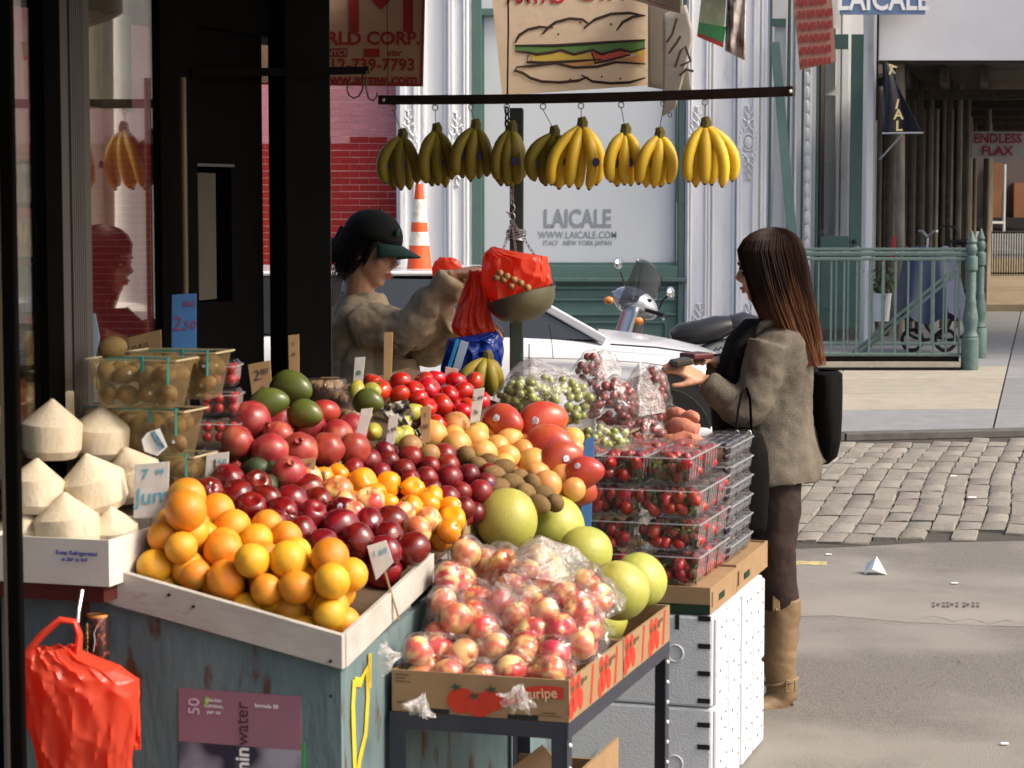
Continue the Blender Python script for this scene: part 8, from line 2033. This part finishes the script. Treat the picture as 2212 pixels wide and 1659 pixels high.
for e, (u0, u1, vm, um) in ((-1, (1398, 1440, 626, 1442)), (1, (1380, 1345, 570, 1340))):
    scp2('handlebar', M().tube([s_(1392, 668, e * .06), s_(1405, 670, e * .22), s_(1428, 676, e * .34)] if e < 0 else [s_(1380, 662, .06), s_(1368, 655, .22), s_(1355, 648, .34)], .014, 8), m_ink, smooth=True)
    scp2('brake_lever', M().tube([s_(1405, 668, e * .2), s_(1420, 672, e * .28), s_(1427, 685, e * .33)] if e < 0 else [s_(1362, 650, .2), s_(1345, 640, .3), s_(1328, 634, .33)], .007, 6), m_chrm, smooth=True)
    scp2('mirror_stem', M().tube([s_(1418, 662, -.3), s_(1424, 645, -.32), s_(1438, 632, -.34)] if e < 0 else [s_(1352, 640, .3), s_(1352, 610, .32), s_(1346, 590, .34)], .006, 6), m_ink, smooth=True)
    mr_ = M(); ell(mr_, s_(1441, 627, -.36) if e < 0 else s_(1341, 572, .36), Vector((.9, -.4, .1)), Z, .065, .022, .04); scp2('mirror', mr_, m_chrm, smooth=True)
    scp2('indicator', ell(M(), s_(1376, 690, -.2) if e < 0 else s_(1318, 652, .2), Vector((-1, 0, 0)), Z, .028, .035, .028), m_ambr, smooth=True)
st_ = M(); st_.tube([s_(1450, 730), s_(1470, 722), s_(1510, 718), s_(1550, 708), s_(1580, 700)], [.05, .075, .085, .085, .06], 14, flat=1.7, up=Vector((0, 1, 0)))
scp2('seat', st_, m_seat, smooth=True); st2 = M(); st2.tube([s_(1578, 700), s_(1605, 697), s_(1640, 700)], [.06, .075, .05], 14, flat=1.7, up=Vector((0, 1, 0))); scp2('rear_seat', st2, m_seat, smooth=True)
rbm = M(); ell(rbm, s_(1590, 790), Vector((1, 0, .12)), Z, .20, .42, .20); ell(rbm, s_(1500, 800), Vector((1, 0, 0)), Z, .16, .22, .16)
o = scp2('rear_body', rbm, m_silv); fuse(o, .018, 5)
scp2('floorboard', M().bar(s_(1330, 890), s_(1480, 890), .34, .05), m_silv, bevel=.01)
scp2('script_badge', M().tube([s_(1535 + 32 * f, 752 - 8 * f + 3 * math.sin(f * 22), -.205) for f in [i / 24 for i in range(25)]], .004, 4), m_ink)
for u in (1300, 1610):
    c = s_(u, 900); c.z = .215
    wh = scp2('wheel', M().lathe([(.12, -.045), (.19, -.05), (.212, -.03), (.212, .03), (.19, .05), (.12, .045)], 24, Matrix.Translation(c) @ Matrix.Rotation(R(90), 4, 'X')), m_tyre, smooth=True)
    part('hub', M().lathe([(.12, -.03), (.12, .03)], 18, Matrix.Translation(c) @ Matrix.Rotation(R(90), 4, 'X')), m_alloy, wh).matrix_parent_inverse = Matrix.Identity(4)
# ---- tarpaulin covered bicycle behind the railing
DT = 24.6
def t_(u, v, dy=0): p = W(u, v, DT); return Vector((p.x, DT + dy, p.z))
b0_ = t_(2005, 670); bk_ = thing('covered_bicycle', 'bicycle under a dark blue tarpaulin beside the shed', 'bicycle', (b0_.x, DT, KZ))
ivb_ = Matrix.Translation((-b0_.x, -DT, -KZ))
def bkp(name, m, material, **k):
    o = part(name, m, material, bk_, **k); o.matrix_parent_inverse = ivb_; return o
m_tarp = mat('dark_blue_tarp', (.016, .024, .062), .45, .5, col2=(.025, .035, .08), scale=5, bump=.4, bscale=9)
def tarpf(i, j):
    a = i * 2 * math.pi; u = 2008 + math.cos(a) * (52 + 32 * j); v = 536 + 140 * j + 16 * abs(math.sin(a * 2.5)) * j
    return t_(u, v) + Vector((0, math.sin(a) * (.15 + .22 * j) + .05 * math.sin(a * 6) * j, .03 * math.sin(a * 5 + j)))
tm = M().grid(tarpf, 40, 12, True); tm.f.append(list(range(40))); tm.mi.append(0)
bkp('tarpaulin', tm, m_tarp, smooth=True)
for u in (1972, 2044):
    c = t_(u, 640); c.z = KZ + .13
    bkp('wheel', M().tube([c + Vector((math.cos(a) * .11, .0, math.sin(a) * .11)) for a in [i * 6.283 / 28 for i in range(29)]], .02, 8, False), m_tyre, smooth=True)
bkp('handlebar', M().tube([t_(2002, 540), t_(2004, 512), t_(2010, 500, -.2), t_(2014, 498, -.28)], .014, 8).tube([t_(2004, 512), t_(2000, 500, .2), t_(1996, 500, .28)], .014, 8), m_galv, smooth=True)
bkp('frame', M().tube([t_(2002, 540), t_(1998, 680)], .02, 8).tube([t_(1998, 600), t_(2030, 660)], .02, 8), m_galv, smooth=True)
b2_ = thing('bicycle', 'dark bicycle leaning on the shed posts behind the blue tarpaulin', 'bicycle', (t_(2040, 560).x, 26.4, KZ)); iv5 = Matrix.Translation((-t_(2040, 560).x, -26.4, -KZ))
def b2p(name, m, material):
    o = part(name, m, material, b2_, smooth=True); o.matrix_parent_inverse = iv5
def y_(u, v): p = W(u, v, 26.4); return p
b2p('handlebar', M().tube([y_(2030, 490), y_(2048, 486), y_(2062, 492), y_(2068, 506)], .014, 8), m_ink); b2p('frame', M().tube([y_(2048, 486), y_(2052, 540), y_(2040, 640)], .02, 8), m_ink); b2p('frame', M().tube([y_(2050, 520), y_(2085, 530)], .02, 8), m_ink)
b2p('saddle', ell(M(), y_(2084, 522), Vector((1, 0, 0)), Z, .06, .13, .03), m_ink)
for u in (2000, 2052):
    c = y_(u, 640); c.z = KZ + .33; b2p('wheel', M().tube([c + Vector((math.cos(a) * .31, .0, math.sin(a) * .31)) for a in [i * 6.283 / 28 for i in range(29)]], .018, 8, False), m_tyre)
ex_ = y_(1938, 540); single('fire_extinguisher', M().lathe([(.05, -.14), (.06, -.12), (.06, .10), (.03, .14), (.02, .17)], 12, Matrix.Translation(W(1937, 536, 26.2))), mat('extinguisher_red', (.45, .03, .025), .4, .5), 'red cylinder hanging on the wall beside the grey post', 'extinguisher', smooth=True)
# ---- planter, litter
pl = thing('planter', 'small white planter with green leaves beside the green door', 'planter', W(1903, 690, 26.0)); ivq = Matrix.Translation(-W(1903, 690, 26.0))
o = part('pot', M().lathe([(.09, -.02), (.12, .30), (.11, .30), (.09, .02)], 12, Matrix.Translation(W(1903, 690, 26.0))), m_white, pl, smooth=True); o.matrix_parent_inverse = ivq
rgp = random.Random(3); lfm = M(); cc_ = W(1903, 615, 26.0)
for k in range(90):
    p = cc_ + Vector((rgp.gauss(0, .08), rgp.gauss(0, .07), rgp.gauss(0, .09))); a = Vector((rgp.uniform(-1, 1), rgp.uniform(-1, 1), rgp.uniform(-.5, 1))).normalized() * .05; b_ = a.orthogonal().normalized() * .02
    lfm.add([p - a, p + b_, p + a, p - b_], [(0, 1, 2, 3)])
o = part('foliage', lfm, mat('planter_leaf', (.04, .085, .03), .5, .4), pl); o.matrix_parent_inverse = ivq; o['kind'] = 'stuff'
g = G(1888, 1240); single('crumpled_paper', M().add([(g.x - .05, g.y - .03, .002), (g.x + .055, g.y - .03, .002), (g.x + .01, g.y - .01, .085), (g.x + .045, g.y + .04, .03), (g.x - .03, g.y + .045, .04), (g.x - .015, g.y - .045, .03)], [(0, 5, 2), (5, 1, 2), (1, 3, 2), (3, 4, 2), (4, 0, 2), (0, 5, 1, 3, 4)]), m_wht, 'crumpled white paper lying on the road', 'paper')
for k, (u, v, r) in enumerate(((2060, 1040, .012), (2100, 1087, .016), (1790, 1200, .010), (2062, 1262, .010), (2170, 1610, .008))):
    g = G(u, v); single('litter_scrap', M().box((g.x, g.y, .034 if v < 1180 else .006), (r * 3, r * 2, .004)), m_wht, 'tiny white litter scrap on the road, %s from the back' % ORD[k], 'litter', 'scraps of litter')
